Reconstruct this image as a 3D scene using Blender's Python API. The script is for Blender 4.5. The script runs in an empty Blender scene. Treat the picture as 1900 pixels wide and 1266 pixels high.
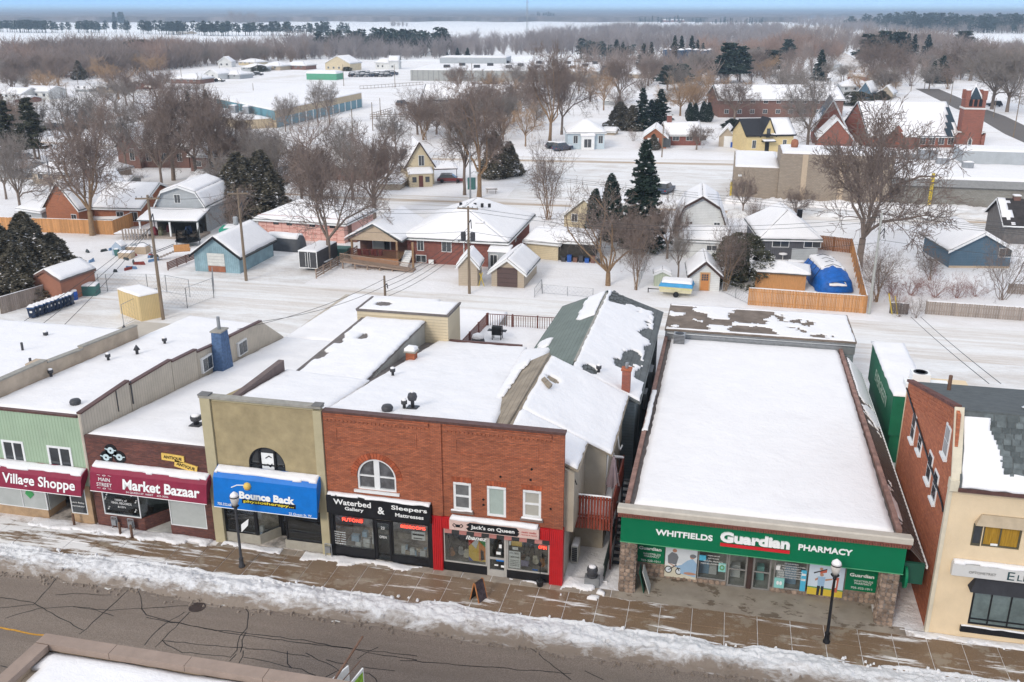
import bpy, math, random
import numpy as np
from mathutils import Vector, Matrix
R = math.radians
random.seed(7); np.random.seed(7)
SC = bpy.context.scene
COL = SC.collection
# ---------------------------------------------------------------- camera, sky, sun, exposure
F = 1750.; PITCH = math.atan((633-22)/F); YAW = R(12.8); CH = 28.
cam_d = bpy.data.cameras.new('camera'); cam = bpy.data.objects.new('camera', cam_d); COL.objects.link(cam)
cam.location = (0, 0, CH); cam.rotation_euler = (math.pi/2-PITCH, 0, YAW)
cam_d.sensor_width = 36; cam_d.lens = 36*F/1900; cam_d.clip_start = .5; cam_d.clip_end = 60000
SC.camera = cam
SUN_EL, SUN_AZ = 30., 200.          # azimuth: compass-like, clockwise from +Y
w = bpy.data.worlds.new('World'); SC.world = w; w.use_nodes = True
nt = w.node_tree; nt.nodes.clear()
sky = nt.nodes.new('ShaderNodeTexSky'); sky.sky_type = 'NISHITA'; sky.sun_disc = False
sky.sun_elevation = R(SUN_EL); sky.sun_rotation = R(SUN_AZ); sky.altitude = 200
sky.air_density = 1.0; sky.dust_density = .15; sky.ozone_density = 1.6
bg = nt.nodes.new('ShaderNodeBackground'); bg.inputs[1].default_value = .15
wo = nt.nodes.new('ShaderNodeOutputWorld')
def wn_(ty, **k):
    n = nt.nodes.new(ty)
    for a, v in k.items(): setattr(n, a, v)
    return n
tc = wn_('ShaderNodeTexCoord');sx_ = wn_('ShaderNodeSeparateXYZ');nt.links.new(tc.outputs['Generated'],sx_.inputs[0])
# a clear blue band over the horizon, whiter to the right, under a thin even veil of bright cloud
cl = wn_('ShaderNodeTexNoise');cl.inputs['Scale'].default_value = 2.5;cl.inputs['Detail'].default_value = 5;vm = wn_('ShaderNodeVectorMath',operation='MULTIPLY');vm.inputs[1].default_value = (1,1,5)
nt.links.new(tc.outputs['Generated'], vm.inputs[0]); nt.links.new(vm.outputs[0], cl.inputs['Vector'])
blue = wn_('ShaderNodeValToRGB');e = blue.color_ramp.elements;e[0].position = 0;e[0].color = (2.6,4.9,7.2,1);e[1].position = .012;e[1].color = (.5,2.9,7.4,1);nt.links.new(sx_.outputs[2],blue.inputs[0])
e2 = blue.color_ramp.elements.new(.004); e2.color = (1.6, 4.2, 7.4, 1)
m1 = wn_('ShaderNodeMix',data_type='RGBA');m1.inputs[0].default_value = .8;nt.links.new(sky.outputs[0],m1.inputs[6]);nt.links.new(blue.outputs[0],m1.inputs[7])
ve = wn_('ShaderNodeMapRange');ve.inputs[1].default_value = .03;ve.inputs[2].default_value = .3;ve.inputs[4].default_value = .85;nt.links.new(sx_.outputs[2],ve.inputs[0])
vc = wn_('ShaderNodeMix',data_type='RGBA');nt.links.new(cl.outputs['Fac'],vc.inputs[0]);vc.inputs[6].default_value = (4.9,4.75,4.6,1);vc.inputs[7].default_value = (5.8,5.8,5.8,1)
m2 = wn_('ShaderNodeMix',data_type='RGBA');nt.links.new(ve.outputs[0],m2.inputs[0]);nt.links.new(m1.outputs[2],m2.inputs[6]);nt.links.new(vc.outputs[2],m2.inputs[7])
nt.links.new(m2.outputs[2], bg.inputs[0]); nt.links.new(bg.outputs[0], wo.inputs[0])
sd = bpy.data.lights.new('sun', 'SUN'); sun = bpy.data.objects.new('sun', sd); COL.objects.link(sun)
sd.energy = 1.5; sd.angle = R(16); sd.color = (1, .93, .83)
el, az = R(SUN_EL), R(SUN_AZ)
sdir = Vector((math.sin(az)*math.cos(el), math.cos(az)*math.cos(el), math.sin(el)))
sun.rotation_euler = sdir.to_track_quat('Z', 'Y').to_euler(); sun.location = (0, 0, 60)
SC.view_settings.view_transform = 'Standard'; SC.view_settings.look = 'None'
SC.view_settings.exposure = .40; SC.view_settings.gamma = 1; SC.view_settings.use_curve_mapping = False
SC.cycles.max_bounces = 6; SC.cycles.transparent_max_bounces = 12; SC.cycles.volume_bounces = 0
# ---------------------------------------------------------------- measuring: a photo pixel read as a point on a plane of the place
cp, sp = math.cos(PITCH), math.sin(PITCH); cyw, syw = math.cos(YAW), math.sin(YAW)
FW = (-syw*cp, cyw*cp, -sp); RT = (cyw, syw, 0.); UP = (-syw*sp, cyw*sp, cp)
def ray(px, py):
    a = (px-950)/F; b = (633-py)/F
    return [FW[i]+a*RT[i]+b*UP[i] for i in range(3)]
def at(px, py, z=0.):
    d = ray(px, py); t = (z-CH)/d[2]; return (d[0]*t, d[1]*t)
def atY(px, py, Y):
    d = ray(px, py); t = Y/d[1]; return (d[0]*t, CH+d[2]*t)
def hgt(base,py):                       # height of the point above a ground point that is seen at photo row py
    lo, hi = -5., 200.
    for _ in range(40):
        m = (lo+hi)/2
        v = (base[0], base[1], m-CH); c = sum(v[i]*FW[i] for i in range(3))
        r = 633-F*sum(v[i]*UP[i] for i in range(3))/c
        if r > py: lo = m
        else: hi = m
    return lo
# ---------------------------------------------------------------- materials
MATS = {}
def nodes(name):
    m = bpy.data.materials.new(name); m.use_nodes = True; t = m.node_tree; t.nodes.clear()
    o = t.nodes.new('ShaderNodeOutputMaterial'); b = t.nodes.new('ShaderNodeBsdfPrincipled')
    t.links.new(b.outputs[0], o.inputs[0]); MATS[name] = m
    return m, t, b, o
def N(t, ty, **k):
    n = t.nodes.new(ty)
    for a, v in k.items():
        if a.startswith('i_'):
            key = a[2:]; key = int(key) if key.isdigit() else key.replace('_', ' ')
            n.inputs[key].default_value = v
        else: setattr(n, a, v)
    return n
def pos(t, sc=(1, 1, 1)):
    g = N(t,'ShaderNodeNewGeometry');v = N(t,'ShaderNodeVectorMath',operation='MULTIPLY');v.inputs[1].default_value = sc
    t.links.new(g.outputs['Position'], v.inputs[0]); return v.outputs[0]
def noise(t, vec, scale, detail=4, rough=.55, dist=0):
    n = N(t,'ShaderNodeTexNoise');n.inputs['Scale'].default_value = scale;n.inputs['Detail'].default_value = detail
    n.inputs['Roughness'].default_value = rough; n.inputs['Distortion'].default_value = dist
    t.links.new(vec, n.inputs['Vector']); return n.outputs['Fac']
def ramp(t, fac, a, b, c0=(0, 0, 0, 1), c1=(1, 1, 1, 1)):
    r = N(t,'ShaderNodeValToRGB');r.color_ramp.elements[0].position = a;r.color_ramp.elements[1].position = b
    r.color_ramp.elements[0].color = c0; r.color_ramp.elements[1].color = c1
    t.links.new(fac, r.inputs[0]); return r.outputs[0]
def mixc(t, fac, a, b):
    m = N(t, 'ShaderNodeMix', data_type='RGBA')
    if isinstance(fac, (int, float)): m.inputs[0].default_value = fac
    else: t.links.new(fac, m.inputs[0])
    for i, x in ((6, a), (7, b)):
        if isinstance(x, tuple): m.inputs[i].default_value = (*x[:3], 1)
        else: t.links.new(x, m.inputs[i])
    return m.outputs[2]
def bump(t, b, fac, strength, dist):
    n = N(t,'ShaderNodeBump');n.inputs['Strength'].default_value = strength;n.inputs['Distance'].default_value = dist
    t.links.new(fac, n.inputs['Height']); t.links.new(n.outputs[0], b.inputs['Normal']); return n
def mul(c, k): return tuple(min(1, x*k) for x in c[:3])
def M(name,col=None,rough=.75,var=.18,scale=2.5,bmp=.0,bscale=20,metal=0,stretch=(1,1,1),spec=.3,rnd=0):
    if name in MATS: return MATS[name]
    m, t, b, o = nodes(name)
    p = pos(t, stretch); n = noise(t, p, scale, 5, .65)
    c = mixc(t, ramp(t, n, .3, .7), mul(col, 1-var), mul(col, 1+var))
    if rnd:
        oi = N(t, 'ShaderNodeObjectInfo'); h = N(t, 'ShaderNodeHueSaturation')
        mr = N(t,'ShaderNodeMapRange');mr.inputs[3].default_value = 1-rnd;mr.inputs[4].default_value = 1+rnd
        t.links.new(oi.outputs['Random'],mr.inputs[0]);t.links.new(mr.outputs[0],h.inputs['Value']);t.links.new(c,h.inputs['Color']);c = h.outputs[0]
    t.links.new(c, b.inputs['Base Color'])
    b.inputs['Roughness'].default_value = rough; b.inputs['Metallic'].default_value = metal
    b.inputs['Specular IOR Level'].default_value = spec
    if bmp: bump(t, b, noise(t, p, bscale, 4), bmp, .05)
    return m
def wall_uv(t, k=1.):                     # (x+y, z): runs along a wall whichever way it faces
    g = N(t,'ShaderNodeNewGeometry');s = N(t,'ShaderNodeSeparateXYZ');a = N(t,'ShaderNodeMath',operation='ADD');c = N(t,'ShaderNodeCombineXYZ')
    t.links.new(g.outputs['Position'],s.inputs[0]);t.links.new(s.outputs[0],a.inputs[0]);t.links.new(s.outputs[1],a.inputs[1])
    t.links.new(a.outputs[0], c.inputs[0]); t.links.new(s.outputs[2], c.inputs[1]); return c.outputs[0], g
def brick(name, c1, c2, mortar, w=.23, h=.078, m_=.009, dirt=.35, dirtcol=(.1, .07, .06), dscale=.35):
    if name in MATS: return MATS[name]
    m, t, b, o = nodes(name); v, g = wall_uv(t)
    br = N(t, 'ShaderNodeTexBrick'); t.links.new(v, br.inputs['Vector'])
    br.inputs['Color1'].default_value = (*c1,1);br.inputs['Color2'].default_value = (*c2,1);br.inputs['Mortar'].default_value = (*mortar,1)
    br.inputs['Scale'].default_value = 1;br.inputs['Brick Width'].default_value = w;br.inputs['Row Height'].default_value = h
    br.inputs['Mortar Size'].default_value = m_; br.inputs['Bias'].default_value = -.05; br.offset = .5
    vz = N(t,'ShaderNodeVectorMath',operation='MULTIPLY');vz.inputs[1].default_value = (.6,3.2,1);t.links.new(v,vz.inputs[0])
    n1 = noise(t, vz.outputs[0], 1.6, 6, .7); n2 = noise(t, g.outputs['Position'], dscale, 4, .6)
    c = mixc(t, ramp(t, n1, .42, .75, (0, 0, 0, 1), (.55, .55, .55, 1)), br.outputs[0], dirtcol)
    c = mixc(t, ramp(t, n2, .45, .75, (0, 0, 0, 1), (dirt, dirt, dirt, 1)), c, dirtcol)
    t.links.new(c,b.inputs['Base Color']);b.inputs['Roughness'].default_value = .9;b.inputs['Specular IOR Level'].default_value = .2
    inv = N(t,'ShaderNodeMath',operation='SUBTRACT');inv.inputs[0].default_value = 1;t.links.new(br.outputs['Fac'],inv.inputs[1])
    bump(t, b, inv.outputs[0], .8, .01); return m
def siding(name, col, axis='z', pitch=.2, depth=.5, var=.1, rough=.6, dirt=(.3, .28, .25)):
    if name in MATS: return MATS[name]
    m, t, b, o = nodes(name); v, g = wall_uv(t)
    s = N(t, 'ShaderNodeSeparateXYZ'); t.links.new(v, s.inputs[0])
    d = N(t,'ShaderNodeMath',operation='DIVIDE');d.inputs[1].default_value = pitch;t.links.new(s.outputs[1 if axis == 'z' else 0],d.inputs[0])
    f = N(t, 'ShaderNodeMath', operation='FRACT'); t.links.new(d.outputs[0], f.inputs[0])
    e = N(t,'ShaderNodeMath',operation='LESS_THAN');e.inputs[1].default_value = .13;t.links.new(f.outputs[0],e.inputs[0])
    n = noise(t, g.outputs['Position'], .9, 5, .65)
    vv = N(t,'ShaderNodeVectorMath',operation='MULTIPLY');vv.inputs[1].default_value = (6,.5,1);t.links.new(v,vv.inputs[0])
    st = noise(t, vv.outputs[0], 1.3, 4)
    c = mixc(t, ramp(t, n, .3, .75), mul(col, 1-var), mul(col, 1+var))
    c = mixc(t, ramp(t, st, .55, .85, (0, 0, 0, 1), (.35, .35, .35, 1)), c, dirt)
    k = N(t,'ShaderNodeMath',operation='MULTIPLY');k.inputs[1].default_value = .45;t.links.new(e.outputs[0],k.inputs[0])
    c = mixc(t, k.outputs[0], c, mul(col, .35))
    t.links.new(c,b.inputs['Base Color']);b.inputs['Roughness'].default_value = rough;b.inputs['Specular IOR Level'].default_value = .25
    bump(t, b, f.outputs[0], depth, .02); return m
def snow_mat(name,dirt=0.,dcol=(.33,.25,.18),stretch=(1,1,1),dscale=.5,lo=.45,hi=.75,fine=.3,base=(.785,.765,.765),b2=(.875,.855,.85)):
    if name in MATS: return MATS[name]
    m, t, b, o = nodes(name); p = pos(t); n = noise(t, p, .8, 5, .6)
    c = mixc(t, n, base, b2)
    if dirt:
        q = pos(t,stretch);d1 = noise(t,q,dscale,7,.68,.4);d2 = noise(t,pos(t,tuple(x*1.3 for x in stretch)),dscale*7,5,.7)
        mm = N(t,'ShaderNodeMath',operation='MULTIPLY_ADD');mm.inputs[1].default_value = .35;t.links.new(d2,mm.inputs[0]);t.links.new(d1,mm.inputs[2])
        sb = N(t,'ShaderNodeMath',operation='SUBTRACT');sb.inputs[1].default_value = .175;t.links.new(mm.outputs[0],sb.inputs[0])
        c = mixc(t, ramp(t, sb.outputs[0], lo, hi, (0, 0, 0, 1), (dirt, dirt, dirt, 1)), c, dcol)
    t.links.new(c,b.inputs['Base Color']);b.inputs['Roughness'].default_value = .65;b.inputs['Specular IOR Level'].default_value = .25
    nb = N(t, 'ShaderNodeMath', operation='ADD'); t.links.new(noise(t, p, 2.2, 6, .6), nb.inputs[0])
    k2 = N(t,'ShaderNodeMath',operation='MULTIPLY');k2.inputs[1].default_value = .3;t.links.new(noise(t,p,14,3),k2.inputs[0]);t.links.new(k2.outputs[0],nb.inputs[1])
    bump(t, b, nb.outputs[0], fine, .12); return m
def glass(name, tint=(.5, .55, .55), refl=.25):
    if name in MATS: return MATS[name]
    m, t, b, o = nodes(name); t.nodes.remove(b)
    tr = N(t, 'ShaderNodeBsdfTransparent'); tr.inputs[0].default_value = (*tint, 1)
    gl = N(t,'ShaderNodeBsdfGlossy');gl.inputs['Roughness'].default_value = .04;gl.inputs[0].default_value = (.9,.95,1,1)
    mx = N(t, 'ShaderNodeMixShader'); lw = N(t, 'ShaderNodeLayerWeight'); lw.inputs[0].default_value = refl+.1
    t.links.new(lw.outputs['Fresnel'],mx.inputs[0]);t.links.new(tr.outputs[0],mx.inputs[1]);t.links.new(gl.outputs[0],mx.inputs[2]);t.links.new(mx.outputs[0],o.inputs[0]);return m
def emit(name, col, s):
    if name in MATS: return MATS[name]
    m,t,b,o = nodes(name);b.inputs['Base Color'].default_value = (*col,1);b.inputs['Emission Color'].default_value = (*col,1);b.inputs['Emission Strength'].default_value = s;return m
SNOW = snow_mat('roof_snow_white', .22, (.58, .56, .55), (1, 1, 1), .35, .5, .8, fine=.5)
SNOWG = snow_mat('ground_snow', .6, (.60, .545, .49), (.35, 1, 1), .12, .44, .76, fine=.9)
TRACK = snow_mat('packed_snow_tracks',.62,(.46,.36,.27),(.08,1.3,1),.45,.42,.66,fine=.9,base=(.75,.735,.72),b2=(.86,.85,.84))
LOT = snow_mat('churned_lot_snow',.65,(.50,.43,.37),(.35,1,1),.35,.40,.68,fine=1.,base=(.73,.72,.71),b2=(.86,.855,.85))
FIELD = snow_mat('field_snow',.25,(.62,.53,.42),(.1,.5,1),.01,.5,.75,fine=0,base=(.86,.86,.87),b2=(.92,.92,.92))
PANE = M('dark_window_glass', (.045, .05, .055), .08, .3, .7, spec=.8)
PANEL = M('pale_blind_glass', (.42, .44, .42), .15, .12, .7, spec=.7)
WHITE = M('white_paint', (.74, .74, .73), .5, .06)
BLACK = M('black_paint', (.012, .012, .014), .4, .3)
DKMETAL = M('dark_grey_metal', (.055, .055, .06), .5, .2)
GALV = M('galvanised_metal', (.3, .31, .32), .45, .15, metal=.5)
SHING = siding('grey_shingles', (.13, .14, .14), 'z', .16, .6, .25, .9, (.08, .08, .08))
TRIMBR = M('dark_brown_trim', (.06, .035, .03), .6, .2)
WOODPOLE = M('weathered_pole_wood', (.21, .16, .115), .9, .3, 3, .4, 12, stretch=(3, 3, .3))
CONC = M('concrete', (.30, .28, .25), .9, .2, 1.5, .2, 15)
# ---------------------------------------------------------------- mesh helper
def vn(x, y, seed=0):                     # smooth value noise, numpy, 0..1
    x = np.asarray(x, float); y = np.asarray(y, float)
    xi = np.floor(x).astype(np.int64); yi = np.floor(y).astype(np.int64); fx = x-xi; fy = y-yi
    fx = fx*fx*(3-2*fx); fy = fy*fy*(3-2*fy)
    def h(a, b):
        k = (a*374761393+b*668265263+seed*1442695041) & 0xffffffff
        k = ((k ^ (k >> 13))*1274126177) & 0xffffffff
        return ((k ^ (k >> 16)) & 0xffff)/65535.
    return (h(xi, yi)*(1-fx)+h(xi+1, yi)*fx)*(1-fy)+(h(xi, yi+1)*(1-fx)+h(xi+1, yi+1)*fx)*fy
def fbm(x, y, seed=0, o=4):
    s = 0; a = .5; n = 0
    for i in range(o): s = s+a*vn(x*2**i, y*2**i, seed+i*7); n += a; a *= .5
    return s/n
class MB:
    def __init__(s): s.v = []; s.f = []; s.m = []; s.cm = 0
    def add(s, vs, fs):
        k = len(s.v); s.v += [tuple(x) for x in vs]
        for f in fs: s.f.append(tuple(i+k for i in f)); s.m.append(s.cm)
        return s
    def box(s, x0, x1, y0, y1, z0, z1):
        return s.add([(x0,y0,z0),(x1,y0,z0),(x1,y1,z0),(x0,y1,z0),(x0,y0,z1),(x1,y0,z1),(x1,y1,z1),(x0,y1,z1)],
                     [(3, 2, 1, 0), (4, 5, 6, 7), (0, 1, 5, 4), (1, 2, 6, 5), (2, 3, 7, 6), (3, 0, 4, 7)])
    def hexa(s, b, t):                   # bottom 4 points, top 4 points (ccw from above)
        return s.add(list(b)+list(t),[(3,2,1,0),(4,5,6,7),(0,1,5,4),(1,2,6,5),(2,3,7,6),(3,0,4,7)])
    def prism(s, pts, axis, a, b):       # 2-d outline extruded along an axis
        f = {'x': lambda p,c: (c,p[0],p[1]),'y': lambda p,c: (p[0],c,p[1]),'z': lambda p,c: (p[0],p[1],c)}[axis]
        n = len(pts); vs = [f(p, a) for p in pts]+[f(p, b) for p in pts]
        fs = [tuple(range(n)),tuple(range(2*n-1,n-1,-1))]+[(i,i+n,(i+1) % n+n,(i+1) % n) for i in range(n)]
        return s.add(vs, fs)
    def slab(s, poly, t):                # planar polygon in space thickened along its normal
        p = [Vector(q) for q in poly]; n = (p[1]-p[0]).cross(p[2]-p[0])
        if n.length < 1e-9: n = (p[2]-p[0]).cross(p[-1]-p[0])
        n.normalize(); k = len(p); vs = [q for q in p]+[q+n*t for q in p]
        return s.add(vs,[tuple(range(k-1,-1,-1)),tuple(range(k,2*k))]+[(i,(i+1) % k,(i+1) % k+k,i+k) for i in range(k)])
    def tube(s, a, b, r0, r1=None, n=8, cap=True):
        a = Vector(a); b = Vector(b); r1 = r0 if r1 is None else r1; d = (b-a).normalized()
        u = d.orthogonal().normalized(); w_ = d.cross(u); vs = []
        for c, r in ((a, r0), (b, r1)):
            for i in range(n):
                t = 2*math.pi*i/n; vs.append(c+(u*math.cos(t)+w_*math.sin(t))*r)
        fs = [(i, (i+1) % n, (i+1) % n+n, i+n) for i in range(n)]
        if cap: fs += [tuple(range(n-1, -1, -1)), tuple(range(n, 2*n))]
        return s.add(vs, fs)
    def path(s, pts, r, n=5):
        for a, b in zip(pts[:-1], pts[1:]): s.tube(a, b, r, r, n, True)
        return s
    def lathe(s, prof, c=(0, 0, 0), n=14):
        vs = []
        for r, z in prof:
            for i in range(n): t = 2*math.pi*i/n; vs.append((c[0]+r*math.cos(t), c[1]+r*math.sin(t), c[2]+z))
        fs = []
        for k in range(len(prof)-1):
            for i in range(n): fs.append((k*n+i, k*n+(i+1) % n, (k+1)*n+(i+1) % n, (k+1)*n+i))
        fs += [tuple(range(n-1, -1, -1)), tuple(range((len(prof)-1)*n, len(prof)*n))]
        return s.add(vs, fs)
    def mesh(s, name, mats, smooth=False):
        me = bpy.data.meshes.new(name); me.from_pydata(s.v, [], s.f); me.update()
        for m in (mats if isinstance(mats, (list, tuple)) else [mats]): me.materials.append(m)
        if any(s.m): me.polygons.foreach_set('material_index', s.m)
        if smooth: me.polygons.foreach_set('use_smooth', [True]*len(s.f))
        return me
    def build(s, name, mats, parent=None, smooth=False, loc=None):
        return obj(name, s.mesh(name, mats, smooth), parent, loc)
def obj(name, me, parent=None, loc=None):
    o = bpy.data.objects.new(name, me); COL.objects.link(o)
    if parent is not None: o.parent = parent
    if loc: o.location = loc
    return o
def tag(o, label=None, cat=None, group=None, kind=None):
    if label: o['label'] = label
    if cat: o['category'] = cat
    if group: o['group'] = group
    if kind: o['kind'] = kind
    return o
def thing(name, label, cat, loc=(0, 0, 0), rz=0, group=None):
    o = bpy.data.objects.new(name,None);COL.objects.link(o);o.location = loc;o.rotation_euler = (0,0,rz);o.empty_display_size = .3
    return tag(o, label, cat, group)
def kids(o): return [c for c in bpy.data.objects if c.parent is o]
def dup(tree, loc, rz=0, sc=1, label=None, group=None):   # tree = (root, [(part, [subparts])])
    root, parts = tree
    r = root.copy();COL.objects.link(r);r.location = loc;r.rotation_euler = (0,0,rz);r.scale = (sc,sc,sc) if not isinstance(sc,tuple) else sc
    if label: r['label'] = label
    if group: r['group'] = group
    for c, sub in parts:
        d = c.copy(); COL.objects.link(d); d.parent = r
        for g in sub: e = g.copy(); COL.objects.link(e); e.parent = d
    return r
TEXTS = []
def text(s,loc,w_,h_,mat,parent,rot=(math.pi/2,0,0),bold=0.,ext=.004,name='lettering',shear=0,mode='fit'):
    c = bpy.data.curves.new(name,'FONT');c.body = s;c.align_x = 'CENTER';c.align_y = 'CENTER';c.size = 1;c.extrude = ext;c.offset = bold;c.shear = shear
    c.resolution_u = 3;c.materials.append(mat);o = bpy.data.objects.new(name,c);COL.objects.link(o);o.parent = parent;o.location = loc;o.rotation_euler = rot
    TEXTS.append((o, w_, h_)); return o
def fit_texts():
    bpy.context.view_layer.update()
    for o, w_, h_ in TEXTS:
        d = o.dimensions; sx = w_/max(d.x, 1e-3); sy = h_/max(d.y, 1e-3)
        bb = [Vector(b) for b in o.bound_box]; cx = (bb[0].x+bb[6].x)/2; cy = (bb[0].y+bb[6].y)/2
        o.scale = (sx, sy, 1)
        off = Matrix.LocRotScale(None,o.rotation_euler,None) @ Vector((-cx*sx,-cy*sy,0));o.location = o.location+off
def snow(c,t=.12,res=.3,keep=None,seed=0,parent=None,name='snow_cover',mat=None,amp=.3,wob=.04,kind=None,drop=0.):
    """a blanket of snow over the quad c (bl, br, tr, tl): thick, uneven, with rounded ragged edges; keep(U,V,Nz) picks the cells that are covered"""
    c = [np.array(p, float) for p in c]
    lu = max(np.linalg.norm(c[1]-c[0]),np.linalg.norm(c[2]-c[3]));lv = max(np.linalg.norm(c[3]-c[0]),np.linalg.norm(c[2]-c[1]))
    nu = max(2, int(math.ceil(lu/res))); nv = max(2, int(math.ceil(lv/res)))
    u, v = np.meshgrid(np.linspace(0, 1, nu+1), np.linspace(0, 1, nv+1), indexing='ij')
    B = ((1-u)*(1-v))[...,None]*c[0]+(u*(1-v))[...,None]*c[1]+(u*v)[...,None]*c[2]+((1-u)*v)[...,None]*c[3]
    n = np.cross(c[1]-c[0],c[3]-c[0]) if np.linalg.norm(c[1]-c[0]) > 1e-6 and np.linalg.norm(c[3]-c[0]) > 1e-6 else np.cross(c[2]-c[1],c[3]-c[1])
    if np.linalg.norm(n) < 1e-9: n = np.array([0, 0, 1.])
    n = n/np.linalg.norm(n)
    if n[2] < 0: n = -n
    ed = np.minimum(np.minimum(u, 1-u)*lu, np.minimum(v, 1-v)*lv)
    nz = fbm(u*lu/1.1+seed*3.7, v*lv/1.1+seed*1.3, seed, 3)
    K = np.ones((nu, nv), bool)
    if keep is not None:
        uc = (u[:-1, :-1]+u[1:, 1:])/2; vc = (v[:-1, :-1]+v[1:, 1:])/2
        K = keep(uc, vc, fbm(uc*lu/1.6+seed*9.1, vc*lv/1.6+5.5*seed, seed+50, 4))
    inn = np.ones((nu+1, nv+1))            # 0 at any vertex that touches an empty cell
    E = np.zeros((nu+2, nv+2), bool); E[1:-1, 1:-1] = K
    cnt = E[:-1, :-1]*1+E[1:, :-1]+E[:-1, 1:]+E[1:, 1:]
    inn = (cnt == 4)*1.
    tap = np.where(inn > 0, np.clip(.75+ed/(max(t, .05)*4), 0, 1), .55)
    Hh = t*tap*(1+amp*(nz-.5)*2)
    if wob:
        wn = (vn(u*lu*2.3+seed,v*lv*2.3,seed+3)-.5)*2*wob*(1-inn);wn2 = (vn(u*lu*2.3,v*lv*2.3+seed,seed+4)-.5)*2*wob*(1-inn)
        eu = (c[1]-c[0]+c[2]-c[3])/2; ev = (c[3]-c[0]+c[2]-c[1])/2
        eu = eu/max(np.linalg.norm(eu), 1e-6); ev = ev/max(np.linalg.norm(ev), 1e-6)
        B = B+wn[..., None]*eu+wn2[..., None]*ev
    T = B+Hh[..., None]*n
    T = T.reshape(-1,3);Bb = (B-drop*np.array([0,0,1.])).reshape(-1,3);nV = len(T);idx = np.arange(nV).reshape(nu+1,nv+1)
    fs = []
    a, b_, cc, d = idx[:-1, :-1], idx[1:, :-1], idx[1:, 1:], idx[:-1, 1:]
    q = np.stack([a, b_, cc, d], -1)[K]; fs = q.tolist()
    for di, dj, i0, i1 in ((-1, 0, d, a), (1, 0, b_, cc), (0, -1, a, b_), (0, 1, cc, d)):
        nb = E[1+di:nu+1+di, 1+dj:nv+1+dj]; edge = K & ~nb
        x, y = i0[edge], i1[edge]; fs += np.stack([x+nV, y+nV, y, x], -1).tolist()
    me = bpy.data.meshes.new(name);me.from_pydata(np.vstack([T,Bb]).tolist(),[],fs);me.materials.append(mat or SNOW)
    me.polygons.foreach_set('use_smooth', [True]*len(fs))
    o = obj(name, me, parent)
    if kind or keep is not None: o['kind'] = kind or 'stuff'
    return o
def sheet(name, pts, mat, kind='structure', z=None, parent=None):
    m = MB();m.add([(p[0],p[1],z if z is not None else p[2]) for p in pts],[tuple(range(len(pts)))]);o = m.build(name,mat,parent)
    if kind and parent is None: o['kind'] = kind
    return o
# ================================================================ THE GROUND
RZ = -.13
g = MB(); g.add([(-25000, 38.3, 0), (25000, 38.3, 0), (25000, 45000, 0), (-25000, 45000, 0)], [(0, 1, 2, 3)])
g.add([(-25000, 38.3, RZ), (25000, 38.3, RZ), (25000, 38.3, 0), (-25000, 38.3, 0)], [(0, 1, 2, 3)])
g.add([(-25000, -9000, RZ), (25000, -9000, RZ), (25000, 38.3, RZ), (-25000, 38.3, RZ)], [(0, 1, 2, 3)])
tag(g.build('ground', SNOWG), kind='structure')
sheet('field', [(-9000, 560, .004), (9000, 560, .004), (9000, 12000, .004), (-9000, 12000, .004)], FIELD)
# asphalt, salt washed and brownish
def asphalt(name, c0, c1, salt=.25):
    m, t, b, o = nodes(name); p = pos(t); q = pos(t, (.08, 1, 1))
    c = mixc(t, ramp(t, noise(t, q, .8, 6, .6), .3, .7), c0, c1)
    c = mixc(t, ramp(t, noise(t, p, 22, 3, .85), .38, .62), mul(c0, .62), c)
    c = mixc(t, ramp(t, noise(t, p, 55, 2, .8), .62, .8, (0, 0, 0, 1), (.8, .8, .8, 1)), c, (.42, .37, .32))
    c = mixc(t,ramp(t,noise(t,pos(t,(.25,1,1)),.45,6,.7),.45,.8,(0,0,0,1),(salt*2,salt*2,salt*2,1)),c,(.15,.125,.10))
    t.links.new(c,b.inputs['Base Color']);b.inputs['Roughness'].default_value = .8;b.inputs['Specular IOR Level'].default_value = .25
    bump(t, b, noise(t, p, 70, 3), .35, .01); return m
ASPH = asphalt('salt_washed_asphalt', (.215, .172, .14), (.32, .26, .215))
sheet('road', [(-110, 21.5), (80, 21.5), (80, 37.4), (-110, 37.4)], ASPH, z=RZ+.004)
road_parent = bpy.data.objects['road']
CR = M('black_crack_seal', (.02, .018, .017), .5, .3)
def ribbon(name, pts, wd, mat, parent=None, z=RZ+.009, jit=.25):
    m = MB(); P_ = [Vector((p[0], p[1])) for p in pts]
    Q = []
    for i in range(len(P_)-1):
        a,b = P_[i],P_[i+1];k = max(1,int((b-a).length/.35));dirn = (b-a).normalized();nn = Vector((-dirn.y,dirn.x))
        for j in range(k):
            s_ = j/k; Q.append(a.lerp(b, s_)+nn*(random.random()-.5)*.09*(0 if jit == 0 else 1))
    Q.append(P_[-1]); L = []; RR = []
    for i, q in enumerate(Q):
        d = (Q[min(i+1,len(Q)-1)]-Q[max(i-1,0)]).normalized();nn = Vector((-d.y,d.x));w_ = wd*(1+jit*(random.random()*2-1))/2
        L.append((q.x+nn.x*w_, q.y+nn.y*w_, z)); RR.append((q.x-nn.x*w_, q.y-nn.y*w_, z))
    n = len(Q); m.add(L+RR, [(i+n, i+1+n, i+1, i) for i in range(n-1)])
    return m.build(name, mat, parent)
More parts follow.
